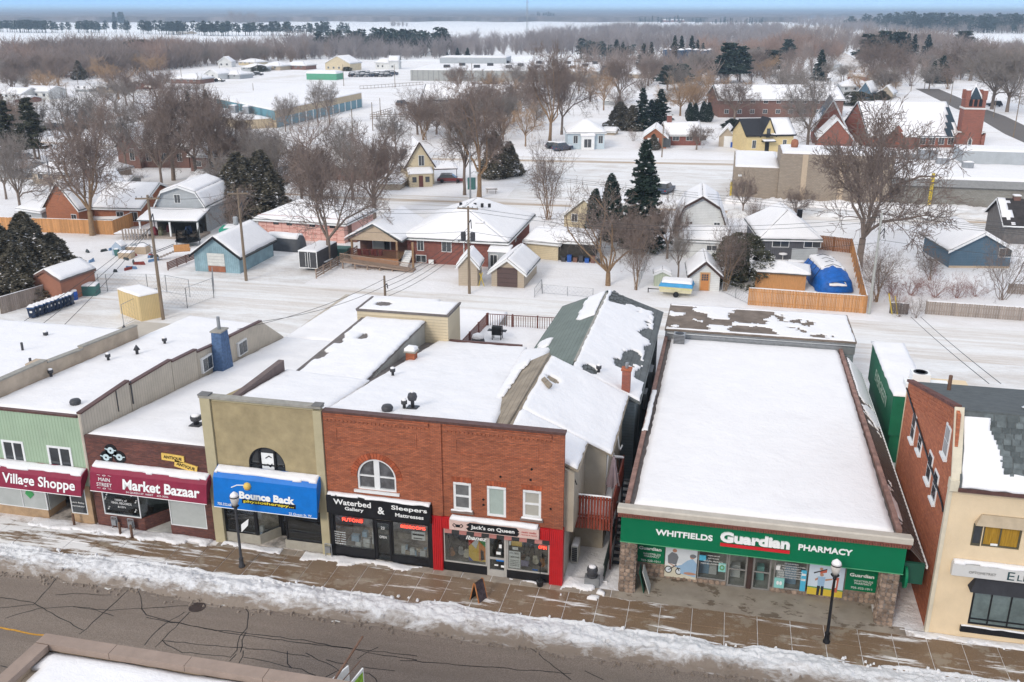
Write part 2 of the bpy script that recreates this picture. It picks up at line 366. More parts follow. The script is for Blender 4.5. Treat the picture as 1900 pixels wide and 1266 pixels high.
cracks = [[(0,402),(170,430),(240,470),(420,570)],[(0,455),(170,440),(310,283)],[(25,508),(200,460),(370,450),(480,470),(575,498)],
 [(370,450),(560,470),(780,455),(960,447)],[(400,590),(470,530),(560,450),(640,370),(685,335),(712,400),(718,460),(740,490),(860,525),(1090,570),(1300,590),(1560,625),(1900,690),(2100,720)],
 [(735,505),(900,535),(1100,575),(1240,595),(1560,640),(1900,675),(2100,700)],[(725,645),(800,560),(930,478)],[(780,655),(880,555),(955,478)],
 [(820,620),(960,635),(1130,655),(1240,655)],[(815,622),(870,660),(920,680),(1160,705),(1190,670),(1205,600),(1240,560),(1248,480),(1228,450),(1260,425)],
 [(1155,725),(1190,690)],[(1215,680),(1222,620),(1240,578)],[(1235,660),(1330,665),(1480,690),(1560,705)],[(1208,735),(1228,700),(1225,672)],[(1228,705),(1330,720),(1430,750),(1520,765),(1590,798)],
 [(1445,675),(1445,740),(1470,762)],[(1538,685),(1640,735),(1705,770),(1640,805)],[(1640,720),(1700,735),(1750,738)],[(1035,435),(1060,415),(1078,385)],[(0,750),(60,762)],[(1800,715),(1850,680),(1905,655)],
 [(1820,755),(1900,765),(1990,775)],[(1820,785),(1860,785),(1890,815),(1900,835)],[(0,300),(70,258)],[(280,390),(400,385),(560,392)]]
for c in cracks: ribbon('crack_seal', [at(x/2.714, 960+y/2.714, RZ) for x, y in c], .045, CR, road_parent)
for c in ([(1100, 885), (1112, 905)], [(1010, 1020), (1050, 1060)]): pass
for c in ([(720,1135),(860,1150),(1010,1176),(1190,1215)],[(860,1150),(980,1200),(1060,1262)],[(1085,1245),(1120,1262)],[(742,1225),(900,1238),(1060,1250)]):
    ribbon('crack_seal', [at(x, y, RZ) for x, y in c], .045, CR, road_parent)
YEL = M('worn_yellow_paint', (.50, .25, .03), .7, .3, 6)
ribbon('centre_line',[at(-150,1143,RZ),at(0,1166,RZ),at(80,1180,RZ),at(250,1206,RZ)],.11,YEL,road_parent,z=RZ+.012,jit=.1)
WP = M('worn_white_marking', (.62, .6, .56), .8, .25, 9)
for c in ([(1050,438),(1085,436),(1115,422),(1100,442),(1165,450)],[(1115,425),(1165,432),(1160,452)],[(1672,528),(1690,520),(1712,528)],[(345,320),(360,316)],[(320,328),(330,327)],[(525,358),(545,362),(560,360)]):
    ribbon('paint_fleck', [at(x/2.714, 960+y/2.714, RZ) for x, y in c], .09, WP, road_parent, z=RZ+.014)
mh = MB();c = at(366,1127,RZ);mh.lathe([(.42,0),(.42,.012),(.36,.012),(.34,.008)],(c[0],c[1],RZ+.004),24)
for i in range(-3, 4): mh.box(c[0]-.25, c[0]+.25, c[1]+i*.09-.015, c[1]+i*.09+.015, RZ+.012, RZ+.02)
tag(mh.build('manhole_cover',M('manhole_iron',(.05,.035,.03),.6,.3)),'round dark iron manhole cover set in the brown road','manhole cover')
# ---------------- pavement: snow-jointed slabs, wet and brown
m, t, b, o = nodes('wet_brown_pavement'); p = pos(t)
c = mixc(t, ramp(t, noise(t, pos(t, (.4, 1, 1)), 1.1, 6, .65), .3, .7), (.25, .165, .10), (.38, .27, .175))
c = mixc(t, ramp(t, noise(t, p, 25, 3, .7), .4, .8), mul((.2, .13, .08), .8), c)
c = mixc(t, ramp(t, noise(t, p, .7, 5, .7), .55, .6, (0, 0, 0, 1), (.7, .7, .7, 1)), c, (.30, .25, .19))
sn = N(t,'ShaderNodeMath',operation='ADD');t.links.new(noise(t,pos(t,(.22,1.6,1)),1.15,8,.72,.3),sn.inputs[0])
gx = N(t, 'ShaderNodeSeparateXYZ'); t.links.new(p, gx.inputs[0])
sx = N(t,'ShaderNodeMapRange');sx.inputs[1].default_value = -38;sx.inputs[2].default_value = -22;sx.inputs[3].default_value = .10;sx.inputs[4].default_value = -.05;t.links.new(gx.outputs[0],sx.inputs[0]);t.links.new(sx.outputs[0],sn.inputs[1])
ml = ramp(t, sn.outputs[0], .51, .58)
c = mixc(t, ml, c, (.78, .76, .74)); t.links.new(c, b.inputs['Base Color'])
rr = N(t,'ShaderNodeMapRange');rr.inputs[3].default_value = .42;rr.inputs[4].default_value = .8;t.links.new(ml,rr.inputs[0]);t.links.new(rr.outputs[0],b.inputs['Roughness']);b.inputs['Specular IOR Level'].default_value = .35
bump(t, b, noise(t, p, 9, 5), .3, .03); SIDE = m
JOINT = snow_mat('snow_in_joints', .85, (.34, .25, .17), (1, 1, 1), 1.5)
base = MB(); base.box(-110, 60, 38.05, 41.75, RZ+.004, .016)
pv = tag(base.build('pavement', JOINT), kind='structure')
x = -56.
sl_me = {}
def slab_mesh(w_, d_):
    k = (round(w_, 2), d_)
    if k not in sl_me:
        mm = MB();e = .012;mm.hexa([(0,0,0),(w_,0,0),(w_,d_,0),(0,d_,0)],[(e,e,.03),(w_-e,e,.03),(w_-e,d_-e,.03),(e,d_-e,.03)]);sl_me[k] = mm.mesh('slab',SIDE)
    return sl_me[k]
while x < 30:
    for (y0, d_) in ((39.49, 1.37), (38.15, 1.315)):
        o = obj('slab',slab_mesh(1.53,d_),pv,(x+.02,y0,.012+random.random()*.006));o.rotation_euler = (random.uniform(-.003,.003),random.uniform(-.003,.003),0)
    x += 1.553
x = -56.
# concrete forecourt strip along the shop fronts
APR = M('pale_concrete_apron', (.30, .25, .20), .8, .28, 1.4, .3, 18)
while x < 30:
    if not (-27 > x or 10.4 < x+1.5): o = obj('apron_slab',(lambda k: k)(bpy.data.meshes.get('apron_slab_') or (lambda mm: mm.hexa([(0,0,0),(1.54,0,0),(1.54,.62,0),(0,.62,0)],[(.01,.01,.03),(1.53,.01,.03),(1.53,.61,.03),(.01,.61,.03)]).mesh('apron_slab_',APR))(MB())),pv,(x+.015,40.88,.014))
    x += 1.57
# snow lying against the shop fronts
def drift(x0, x1, y0, y1, h, seed, hole=.0, mat=None, nm='snow_drift'):
    return snow([(x0,y0,.02),(x1,y0,.02),(x1,y1,.02),(x0,y1,.02)],h,.09,lambda u,v,n: (n > .33+hole*(1-v)) & (v > .35*fbm(u*(x1-x0)*1.2+seed,v*0,seed,3)),seed,None,nm,mat or SNOWG,.9,.05,'stuff')
drift(-48, -26.6, 40.35, 41.38, .13, 3, .25)
drift(-25.9,-22.3,40.75,41.38,.1,4,.3);drift(-21,-13.4,40.35,41.38,.12,5,.32);drift(-9.7,-6.9,40.95,41.38,.06,6,.4)
drift(-6.75, -3.95, 40.1, 42.2, .12, 7, .2); drift(9.7, 16, 40.7, 41.38, .08, 8, .3)
# ---------------- snowbank ploughed up along the kerb
def bankmesh(x0, x1, y0, y1, name, hmax, seed, res=.06, mat=None):
    nx = int((x1-x0)/res); ny = int((y1-y0)/res)
    X, Y = np.meshgrid(np.linspace(x0, x1, nx), np.linspace(y0, y1, ny), indexing='ij'); v = (Y-y0)/(y1-y0)
    e0 = .10+.22*fbm(X*.35, 0*X, seed, 3); e1 = .95-.16*fbm(X*.5, 0*X+3, seed+1, 3)
    s = np.clip((v-e0)/(e1-e0), 0, 1); prof = np.sin(np.pi*np.clip(s, 0, 1)**.85)**.5
    big = .55+.8*fbm(X*.28,Y*.5,seed+2,3);lump = fbm(X*1.1,Y*1.5,seed+3,4);fine = fbm(X*5,Y*5,seed+5,3)
    Z = prof*hmax*big*(.5+1.0*lump)+prof**.5*.22*(fine-.4)+np.where(s > 0, .03, 0)
    slush = .05*np.clip(1-abs(v-e0)/.12, 0, 1)*(fbm(X*2.2, Y*5, seed+9, 3) > .5)
    Z = np.maximum(Z, slush); base_z = np.where(Y < 38.2, RZ-.01, -.0)
    Z = Z+base_z+(RZ+.0)*0
    vs = np.stack([X, Y, Z], -1).reshape(-1, 3); idx = np.arange(nx*ny).reshape(nx, ny)
    fs = np.stack([idx[:-1, :-1], idx[1:, :-1], idx[1:, 1:], idx[:-1, 1:]], -1).reshape(-1, 4)
    me = bpy.data.meshes.new(name);me.from_pydata(vs.tolist(),[],fs.tolist());me.materials.append(mat);me.polygons.foreach_set('use_smooth',[True]*len(fs))
    return tag(obj(name, me), kind='stuff')
m, t, b, o = nodes('dirty_bank_snow'); p = pos(t)
c = mixc(t, noise(t, p, 1.5, 5), (.74, .73, .73), (.86, .86, .87))
g_ = N(t, 'ShaderNodeSeparateXYZ'); t.links.new(p, g_.inputs[0])
mr = N(t,'ShaderNodeMapRange');mr.inputs[1].default_value = 36.0;mr.inputs[2].default_value = 37.5;mr.inputs[3].default_value = .42;mr.inputs[4].default_value = -.14;t.links.new(g_.outputs[1],mr.inputs[0])
ad = N(t,'ShaderNodeMath',operation='ADD');t.links.new(noise(t,pos(t,(.45,1,1)),1.6,8,.72,.5),ad.inputs[0]);t.links.new(mr.outputs[0],ad.inputs[1])
c = mixc(t, ramp(t, ad.outputs[0], .52, .78, (0, 0, 0, 1), (.95, .95, .95, 1)), c, (.24, .185, .14))
sp_ = noise(t,p,16,4,.8);c = mixc(t,ramp(t,sp_,.6,.72,(0,0,0,1),(.5,.5,.5,1)),c,(.22,.18,.14))
t.links.new(c, b.inputs['Base Color']); b.inputs['Roughness'].default_value = .7
bump(t, b, noise(t, p, 11, 6, .7), .8, .10); BANK = m
bankmesh(-62, 30, 35.7, 38.75, 'snowbank', .40, 11, mat=BANK)
# ---------------- lane, back streets, car lots
sheet('lane', [(-130, 81.5), (90, 81.5), (90, 91.5), (-130, 91.5)], TRACK, z=.004)
sheet('lot', [(10.7, 47), (60, 47), (60, 81.45), (10.7, 81.45)], LOT, z=.003)
sheet('lot', [(-72, 62), (-36, 62), (-36, 81.45), (-72, 81.45)], LOT, z=.003)
sheet('lot', [(-60, 91.6), (-44, 91.6), (-44, 104), (-60, 104)], LOT, z=.003)
BRN = snow_mat('brown_street_track', .95, (.42, .31, .21), (.05, 1, 1), .8, .28, .5, fine=.3)
def strip(name, pts, wd, mat, z=.005, kind='structure'):
    m = MB(); n = len(pts); L = []; RR = []
    for i, q in enumerate(pts):
        a = Vector(pts[max(i-1,0)]);c = Vector(pts[min(i+1,n-1)]);d = (c-a).normalized();nn = Vector((-d.y,d.x))
        L.append((q[0]+nn.x*wd/2, q[1]+nn.y*wd/2, z)); RR.append((q[0]-nn.x*wd/2, q[1]-nn.y*wd/2, z))
    m.add(L+RR, [(i+n, i+1+n, i+1, i) for i in range(n-1)]); return tag(m.build(name, mat), kind=kind)
strip('street',[(-190,150),(-130,145),(-60,140),(0,142),(80,143)],8,TRACK,.004);strip('street',[(-190,150),(-130,145),(-60,140),(0,142),(80,143)],1.6,BRN,.008)
strip('street',[(-260,195),(-150,186),(-60,184),(0,190),(12,190)],9,TRACK,.004);strip('street',[(-260,197),(-150,187.5),(-60,183),(0,189),(12,189)],2.2,BRN,.008)
strip('street', [(-26, 189), (-28, 160), (-27, 146)], 14, LOT, .006)
sheet('lot', [at(1000, 305), at(1360, 308), at(1360, 378), at(1330, 380), at(950, 330)], LOT, z=.0035)
ASF = asphalt('far_asphalt', (.15, .13, .12), (.2, .18, .165), .35)
strip('road',[at(2100,330),at(1960,275),at(1900,250),at(1860,228),at(1835,215),at(1800,202),at(1775,190),at(1720,165)],8.5,ASF,.006)
strip('road',[at(1600,130),at(1570,110),at(1545,95),at(1515,82),at(1490,68),at(1478,55),at(1485,47)],13,snow_mat('country_road_snow',.8,(.45,.36,.28),(1,1,1),.05,.3,.6),.006)
strip('road', [at(-40, 200), at(250, 172), at(420, 155), at(560, 140)], 9, TRACK, .006)
for (a, b_, q) in (((0, 66), (470, 71), .12), ((470, 71), (930, 76), .12), ((0, 62), (500, 64), .1)):
    pass

# lumps of dirty snow thrown off the bank, too many to count
cl_ = MB(); rc = random.Random(5)
for i in range(900):
    x = rc.uniform(-45,18);y = rc.choice((rc.gauss(36.15,.22),rc.uniform(36.3,38.4)));s_ = rc.uniform(.04,.13);z = RZ+.0 if y < 36.5 else RZ+.25+.1*rc.random();q = [(x+s_*rc.uniform(.6,1.3)*math.cos(a),y+s_*rc.uniform(.6,1.3)*math.sin(a)) for a in (0.6,2.2,3.7,5.3)]
    cl_.hexa([(*v, z) for v in q], [(x+(v[0]-x)*.55, y+(v[1]-y)*.55, z+s_*rc.uniform(.7, 1.3)) for v in q])
tag(cl_.build('snow_chunks', BANK), kind='stuff')
# ================================================================ THE SHOP ROW
FY = 41.4
def root(name, label, cat, x, y, group=None, z=0): return thing(name, label, cat, (x, y, z), 0, group)
def part(name, mb, mat, rt, smooth=False):          # mb is in world metres
    o = mb.build(name, mat, rt, smooth)
    if rt.parent is None: o.location = -rt.location
    return o
def onto(o, rt): o.parent = rt; o.location = -rt.location if rt.parent is None else (0, 0, 0); return o
def wall_open(mb, x0, x1, z0, z1, y0, y1, ops):
    xs = sorted({x0, x1, *[o[0] for o in ops], *[o[1] for o in ops]}); xs = [x for x in xs if x0 <= x <= x1]
    for a, b_ in zip(xs[:-1], xs[1:]):
        c = (a+b_)/2; cuts = sorted([(o[2], o[3]) for o in ops if o[0] < c < o[1]]); z = z0
        for (p, q) in cuts:
            if p > z+1e-4: mb.box(a, b_, y0, y1, z, p)
            z = max(z, q)
        if z1 > z+1e-4: mb.box(a, b_, y0, y1, z, z1)
def spandrel(mb, xc, r, zs, y0, y1, n=14):
    for s in (-1, 1):
        pts = [(xc+s*r,zs)]+[(xc+s*r*math.cos(a),zs+r*math.sin(a)) for a in np.linspace(0,math.pi/2,n)[1:]]+[(xc+s*r,zs+r)]
        if s > 0: pts = pts[::-1]
        for i in range(len(pts)-2):
            pass
        # fan from the outer corner so every piece stays convex
        cn = (xc+s*r,zs+r);arc = [(xc+s*r*math.cos(a),zs+r*math.sin(a)) for a in np.linspace(0,math.pi/2,n)]
        for p, q in zip(arc[:-1], arc[1:]):
            tri = [cn, p, q] if s > 0 else [cn, q, p]
            mb.prism(tri[::-1] if s > 0 else tri[::-1], 'y', y0, y1)
def framed(rt,x0,x1,z0,z1,y,fm,pm,fw=.07,mull=(),rails=(),name='window',depth=.08,sill=None,pane_y=.04,label=None):
    m = MB();m.box(x0,x0+fw,y,y+depth,z0,z1);m.box(x1-fw,x1,y,y+depth,z0,z1);m.box(x0+fw,x1-fw,y,y+depth,z0,z0+fw);m.box(x0+fw,x1-fw,y,y+depth,z1-fw,z1)
    for q in mull: m.box(q-fw*.4, q+fw*.4, y+.003, y+depth-.003, z0+fw, z1-fw)
    for q in rails: m.box(x0+fw, x1-fw, y+.002, y+depth-.002, q-fw*.4, q+fw*.4)
    f = part(name, m, fm, rt)
    if label: f['label'] = label
    p = MB(); p.box(x0+fw*.8, x1-fw*.8, y+pane_y, y+pane_y+.015, z0+fw*.8, z1-fw*.8); part('pane', p, pm, f)
    if sill: s_ = MB(); s_.box(x0-.1, x1+.1, y-.14, y+.02, z0-.14, z0-.01); part('sill', s_, sill, f)
    return f
def ps(c, rt, t=.14, res=.25, keep=None, seed=0, **k):   # snow as a part of a thing
    o = snow(c,t,res,keep,seed,None,k.pop('name','roof_snow'),k.pop('mat',None),**k);return onto(o,rt)
GLS = glass('shop_glass', (.85, .87, .87)); GLD = glass('dim_shop_glass', (.5, .53, .53), .3)
BRK = brick('orange_red_brick',(.54,.165,.078),(.36,.105,.052),(.21,.105,.07),dirt=.35,dirtcol=(.085,.04,.03))
BRKD = brick('dark_maroon_brick',(.24,.085,.06),(.13,.05,.045),(.14,.10,.09),dirt=.5,dirtcol=(.04,.025,.022))
BRKS = brick('bright_orange_brick',(.58,.19,.085),(.40,.11,.055),(.30,.14,.09),dirt=.2,dirtcol=(.16,.06,.035))
OLIVE = M('olive_stucco',(.35,.28,.16),.95,.2,1.1,.35,30);OLIVEL = M('pale_olive_stucco',(.44,.38,.24),.95,.08,1.3,.3,30)
CREAM = M('cream_stucco', (.72, .57, .38), .95, .08, .7, .25, 25)
GREEN = siding('pale_green_siding', (.33, .43, .30), 'x', .2, .6, .07)
TANS = siding('beige_ribbed_siding', (.50, .44, .36), 'x', .24, .7, .12)
TANR = M('tan_render', (.45, .36, .27), .9, .2, .9, .3, 20)
COPING = M('brown_coping', (.10, .05, .042), .5, .3, 3); COPG = M('grey_coping', (.30, .28, .24), .6, .2, 3)
MAROON = M('maroon_awning_vinyl',(.235,.016,.045),.55,.12,2);BLUE = M('blue_awning_vinyl',(.0,.15,.52),.45,.10,2)
WHL = M('white_lettering', (.82, .82, .80), .5, .03); YEL2 = M('yellow_board', (.75, .50, .12), .6, .1)
ROOM = M('brightened_shop_interior',(.42,.38,.34),.9,.7,1.9);ROOML = M('pale_shop_interior',(.46,.45,.42),.9,.3,1.2)  # room colour raised to stand in for light inside the shops
REDP = M('red_painted_ribs', (.50, .018, .022), .5, .12, 2)
def body(rt, x0, x1, y1, zf, zb, mat, zg=3.0, name='wall'):
    """solid behind the facade; hollow behind the shop windows up to zg"""
    m = MB();m.prism([(FY+.3,zg),(y1,zg),(y1,zb),(FY+.3,zf)],'x',x0,x1);m.box(x0,x1,FY+2.6,y1,0,zg-.003)
    m.box(x0,x0+.2,FY+.3,FY+2.6,0,zg-.003);m.box(x1-.2,x1,FY+.3,FY+2.6,0,zg-.003);return part(name,m,mat,rt)
def room(rt, x0, x1, mat=ROOM, zg=2.98):
    m = MB();m.box(x0+.21,x1-.21,FY+2.45,FY+2.58,.02,zg);m.box(x0+.21,x1-.21,FY+.02,FY+2.44,.02,.1);m.box(x0+.21,x1-.21,FY+.3,FY+2.44,zg-.1,zg)
    return part('shop_interior', m, mat, rt)
def awning(rt, x0, x1, zt, zb, yo, mat, nm='awning'):
    pr = [(FY-.01,zt+.12),(FY-.01,zt-.25),(yo+.05,zb+.02),(yo,zb),(yo-.03,zb+.03),(yo+.16,zt-.32),(yo+.32,zt-.1),(yo+.5,zt)]
    m = MB(); n = len(pr); f = lambda c: [(c, p[0], p[1]) for p in pr]
    m.add(f(x0)+f(x1),[tuple(range(n))[::-1],tuple(range(n,2*n))]+[(i,(i+1) % n,(i+1) % n+n,i+n) for i in range(n)])
    a = part(nm, m, mat, rt)
    s_ = snow([(x0+.05,yo+.28,zt-.13),(x1-.05,yo+.28,zt-.13),(x1-.05,FY-.03,zt+.06),(x0+.05,FY-.03,zt+.06)],.15,.07,lambda u,v,n_: v > .14*n_,int(abs(x0)),a,'snow_cover',None,.4,.03)
    e = MB(); e.path([(x0, yo-.035, zb+.02), (x1, yo-.035, zb+.02)], .022, 5); part('piping', e, WHL, a)
    ang = math.pi/2-math.atan2(.19, zt-.32-zb)
    def face(k, lift=.02):                 # a point on the sloping face, k = 0 bottom .. 1 top
        return (yo-.03+.19*k-lift, zb+.03+(zt-.35-zb)*k)
    return a, ang, face
def vent(rt, x, y, z, kind='cap', nm='roof_vent'):
    m = MB()
    if kind == 'turbine': m.lathe([(.10,0),(.10,.45),(.22,.5),(.27,.68),(.22,.86),(.08,.93)],(x,y,z),14);m.box(x-.3,x+.3,y-.3,y+.3,z,z+.08)
    elif kind == 'mushroom': m.lathe([(.16,0),(.16,.35),(.30,.36),(.33,.5),(.30,.62),(.26,.62)],(x,y,z),14);m.box(x-.33,x+.33,y-.33,y+.33,z,z+.10)
    elif kind == 'pipe': m.lathe([(.08, 0), (.08, .8), (.05, .8)], (x, y, z), 8)
    elif kind == 'dome': m.lathe([(.25, 0), (.3, .1), (.32, .22), (.25, .34), (.1, .38)], (x, y, z), 14)
    elif kind == 'cone': m.lathe([(.1,0),(.1,.4),(.22,.4),(.02,.75)],(x,y,z),10);m.box(x-.4,x+.3,y-.2,y+.2,z,z+.06)
    else: m.lathe([(.09, 0), (.09, .3), (.17, .3), (.17, .48), (.14, .5)], (x, y, z), 10)
    v = part(nm, m, DKMETAL, rt, True)
    if kind in ('mushroom', 'cap', 'turbine'):
        s_ = MB();zz = {'mushroom': .62,'cap': .5,'turbine': .93}[kind];r_ = {'mushroom': .26,'cap': .14,'turbine': .08}[kind]
        s_.lathe([(r_, 0), (r_*.9, .06), (r_*.3, .1)], (x, y, z+zz), 10); part('snow_cap', s_, SNOW, v, True)
    return v
# ---------------- building 0, mostly out of the picture to the left: only its roof and side parapet
b0 = root('shop_building','low white-roofed building with tan rendered side parapet, leftmost in the row','shop building',-50,48)
m = MB(); m.prism([(FY, 0), (56.6, 0), (56.6, 6.3), (FY, 7.2)], 'x', -72, -40.75); part('wall', m, TANR, b0)
zz = [(FY, 7.75), (47.2, 7.5), (47.2, 7.35), (50.6, 7.05), (50.6, 7.2), (56.6, 6.75)]
m = MB(); m.prism([(FY, 5), (56.6, 5)]+zz[::-1], 'x', -40.72, -40.4); part('side_parapet', m, TANR, b0)
m = MB()
for a,c_ in ((zz[0],zz[1]),(zz[2],zz[3]),(zz[4],zz[5])): m.hexa([(-40.78,a[0],a[1]+.003),(-40.34,a[0],a[1]+.003),(-40.34,c_[0],c_[1]+.003),(-40.78,c_[0],c_[1]+.003)],[(-40.78,a[0],a[1]+.09),(-40.34,a[0],a[1]+.09),(-40.34,c_[0],c_[1]+.09),(-40.78,c_[0],c_[1]+.09)])
part('coping', m, COPG, b0)
ps([(-72, FY, 7.2), (-40.9, FY, 7.2), (-40.9, 56.6, 6.3), (-72, 56.6, 6.3)], b0, .2, .4, seed=1)
for (x,y,k) in ((-41.6,47.2,'pipe'),(-44.5,50,'pipe'),(-45.5,53.5,'cap'),(-40.9,55.8,'cone')): vent(b0,x,y,7.1-(y-FY)*.055,k)
m = MB(); m.box(-41.5, -40.5, 46.6, 47.6, 7.25, 7.42); part('roof_hatch', m, TANR, b0)
m = MB(); m.box(-38.9, -38.5, 40.9, 41.35, .05, .8)
# ---------------- building 1: pale green front, maroon awning
b1 = root('shop_building','two-storey shop with pale green ribbed front and maroon awning','shop building',-38,FY)
W1 = [(-39.4, -37.95, 3.55, 4.9), (-36.42, -34.86, 3.5, 4.86)]
m = MB(); wall_open(m, -44, -34.02, 2.5, 6.75, FY, FY+.3, W1); part('front_wall', m, GREEN, b1)
for o_ in W1: framed(b1, *o_, FY-.03, WHITE, PANE, .13, mull=[(o_[0]+o_[1])/2], sill=WHITE)
body(b1, -44, -34.05, 61.5, 6.72, 5.3, TANS, 2.5)
m = MB(); st = [(FY-.02, 62.7), ]
prof = [(FY-.02,7.0),(45.9,7.2),(45.95,6.95),(50.4,6.9),(50.45,6.75),(53.4,6.55),(53.45,6.35),(57.7,5.95),(57.75,6.0),(62.6,5.65),(66,3.3),(66,2.6),(FY-.02,2.6)]
for (a,c_) in zip(prof[:10:2],prof[1:10:2]): m.prism([(a[0],2.6),(c_[0],2.6),c_,a],'x',-34.04,-33.88)
m.prism([(62.6, 2.6), (66, 2.6), (66, 3.3), (62.6, 5.65)], 'x', -34.04, -33.88)
part('side_wall', m, TANS, b1)
m = MB()
for (a,c_) in zip(prof[:10:2],prof[1:10:2]): m.hexa([(-34.1,a[0],a[1]+.003),(-33.8,a[0],a[1]+.003),(-33.8,c_[0],c_[1]+.003),(-34.1,c_[0],c_[1]+.003)],[(-34.1,a[0],a[1]+.1),(-33.8,a[0],a[1]+.1),(-33.8,c_[0],c_[1]+.1),(-34.1,c_[0],c_[1]+.1)])
m.box(-44, -34.12, FY-.05, FY+.2, 6.76, 6.87); part('coping', m, COPING, b1)
m = MB();m.box(-33.87,-33.83,46.0,46.1,5.7,7.15);m.box(-33.87,-33.83,44.6,44.65,5.8,7.1);part('downpipe',m,DKMETAL,b1)
for (wy,wz) in ((53.7,4.75),(58.6,4.2)): f = part('window',MB().box(-33.87,-33.7,wy,wy+1.3,wz,wz+1.05),WHITE,b1);part('pane',MB().box(-33.72,-33.66,wy+.12,wy+.6,wz+.1,wz+.95),PANE,f);part('pane',MB().box(-33.72,-33.66,wy+.7,wy+1.18,wz+.1,wz+.95),PANE,f)
ps([(-40.4,FY+.15,6.72),(-34.12,FY+.15,6.72),(-34.12,62.6,5.3),(-40.4,63.4,5.3)],b1,.2,.3,seed=2)
for (x,y,k) in ((-38.9,51,'cap'),(-37.9,52.7,'cone'),(-37.6,55.5,'cap'),(-35.3,42.9,'dome'),(-40.1,47,'cap')): vent(b1,x,y,6.9-(y-FY)*.07,k)
m = MB();m.prism([(55.1,4.2),(56.6,4.2),(56.3,7.15),(55.4,7.15)],'x',-33.85,-33.1);ch = part('chimney',m,M('blue_painted_brick',(.075,.13,.24),.8,.35,6,.5,9),b1)
m = MB();m.box(-33.9,-33.05,55.3,56.4,7.15,7.25);part('chimney_cap',m,COPG,ch);m = MB();m.lathe([(.12,0),(.12,.9),(.09,.9)],(-33.5,55.9,7.25),10);part('flue',m,GALV,ch)
aw, an, fc = awning(b1, -44, -33.98, 3.55, 2.3, 40.55, MAROON)
y_, z_ = fc(.55); text('The Village Shoppe', (-37.45, y_, z_), 6.2, .78, WHL, aw, (an, 0, 0), .02)
SILLT = M('tan_stone_base', (.40, .27, .16), .9, .2, 2, .3, 20)
m = MB();m.box(-44,-37.1,FY,FY+.25,0,.58);m.box(-35.55,-34.1,FY,FY+.25,0,.62);m.box(-34.42,-34.1,FY,FY+.25,.62,2.5);m.box(-37.32,-37.1,FY+.26,FY+1.5,0,.58);m.box(-35.55,-35.35,FY+.26,FY+1.5,0,2.5);part('base',m,SILLT,b1)
framed(b1,-40.6,-37.1,.58,2.5,FY+.02,WHITE,PANEL,.05,mull=[-38.75],name='shop_window');framed(b1,-35.5,-34.45,.62,2.5,FY+.02,WHITE,PANE,.05,name='shop_window')
p_ = [o for o in bpy.data.objects if o.name.startswith('shop_window')][-1]
text('Laura Bailey',(-35,FY+.0,1.35),.85,.13,WHL,p_);text('PHOTOGRAPHY',(-35,FY+.0,1.12),.8,.08,WHL,p_)
framed(b1, -44, -40.62, .58, 2.5, FY+.02, WHITE, PANEL, .05, name='shop_window')
m = MB();m.box(-37.05,-37.02,FY+.1,FY+1.5,.58,2.5);part('pane',m,PANEL,b1);framed(b1,-36.6,-35.7,.03,2.3,FY+1.6,DKMETAL,PANE,.1,name='door')
room(b1, -44, -34.1, ROOM, 2.5)
lf = MB();lf.prism([(-38.5,1.5),(-38.2,1.2),(-37.9,1.5),(-38.02,1.75),(-38.2,2.15),(-38.38,1.75)][::-1],'y',FY+.035,FY+.045);part('leaf_sticker',lf,M('green_leaf_sticker',(.06,.30,.10),.6,.1),b1)
# ---------------- building 2: dark brick, Market Bazaar
b2 = root('shop_building','low dark brick shop with record emblems and two yellow ANTIQUE boards','shop building',-30,FY)
m = MB();wall_open(m,-33.86,-26.3,0,5.62,FY,FY+.3,[(-33.35,-26.86,0,2.6)]);part('front_wall',m,BRKD,b2)
body(b2, -33.86, -26.32, 66, 5.6, 3.2, BRKD, 2.6)
m = MB(); m.box(-33.86, -25.0, 66.01, 79, 0, 3.1); part('rear_wall', m, TANS, b2)
m = MB(); m.box(-33.84, -26.36, FY-.06, FY+.16, 5.63, 5.75); part('coping', m, COPING, b2)
ps([(-33.84, FY+.1, 5.62), (-26.4, FY+.1, 5.62), (-26.1, 66, 3.12), (-33.8, 66, 3.12)], b2, .2, .3, seed=4)
ps([(-33.8, 66, 3.12), (-25.1, 66, 3.12), (-24.6, 79, 3.1), (-33.2, 79, 3.1)], b2, .2, .3, seed=5)
vent(b2, -28.7, 44.4, 5.5, 'mushroom'); vent(b2, -27.5, 67.5, 3.2, 'dome'); vent(b2, -27.2, 76, 3.2, 'dome')
aw, an, fc = awning(b2, -33.35, -26.2, 4.15, 2.75, 40.6, MAROON)
y_, z_ = fc(.55); text('Market Bazaar', (-28.95, y_, z_), 4.7, .60, WHL, aw, (an, 0, 0), .03)
y_,z_ = fc(.68);text('MAIN',(-32.45,y_,z_),.72,.20,WHL,aw,(an,0,0));y_,z_ = fc(.40);text('STREET',(-32.45,y_,z_),.95,.20,WHL,aw,(an,0,0))
y_, z_ = fc(.14); text('34 QUEEN ST. WEST    322-3036', (-29.8, y_, z_), 2.6, .12, WHL, aw, (an, 0, 0))
for kz in (.90, .2):
    y_, z_ = fc(kz); text('~ o ~', (-32.45, y_, z_), .9, .08, WHL, aw, (an, 0, 0), name='scroll')
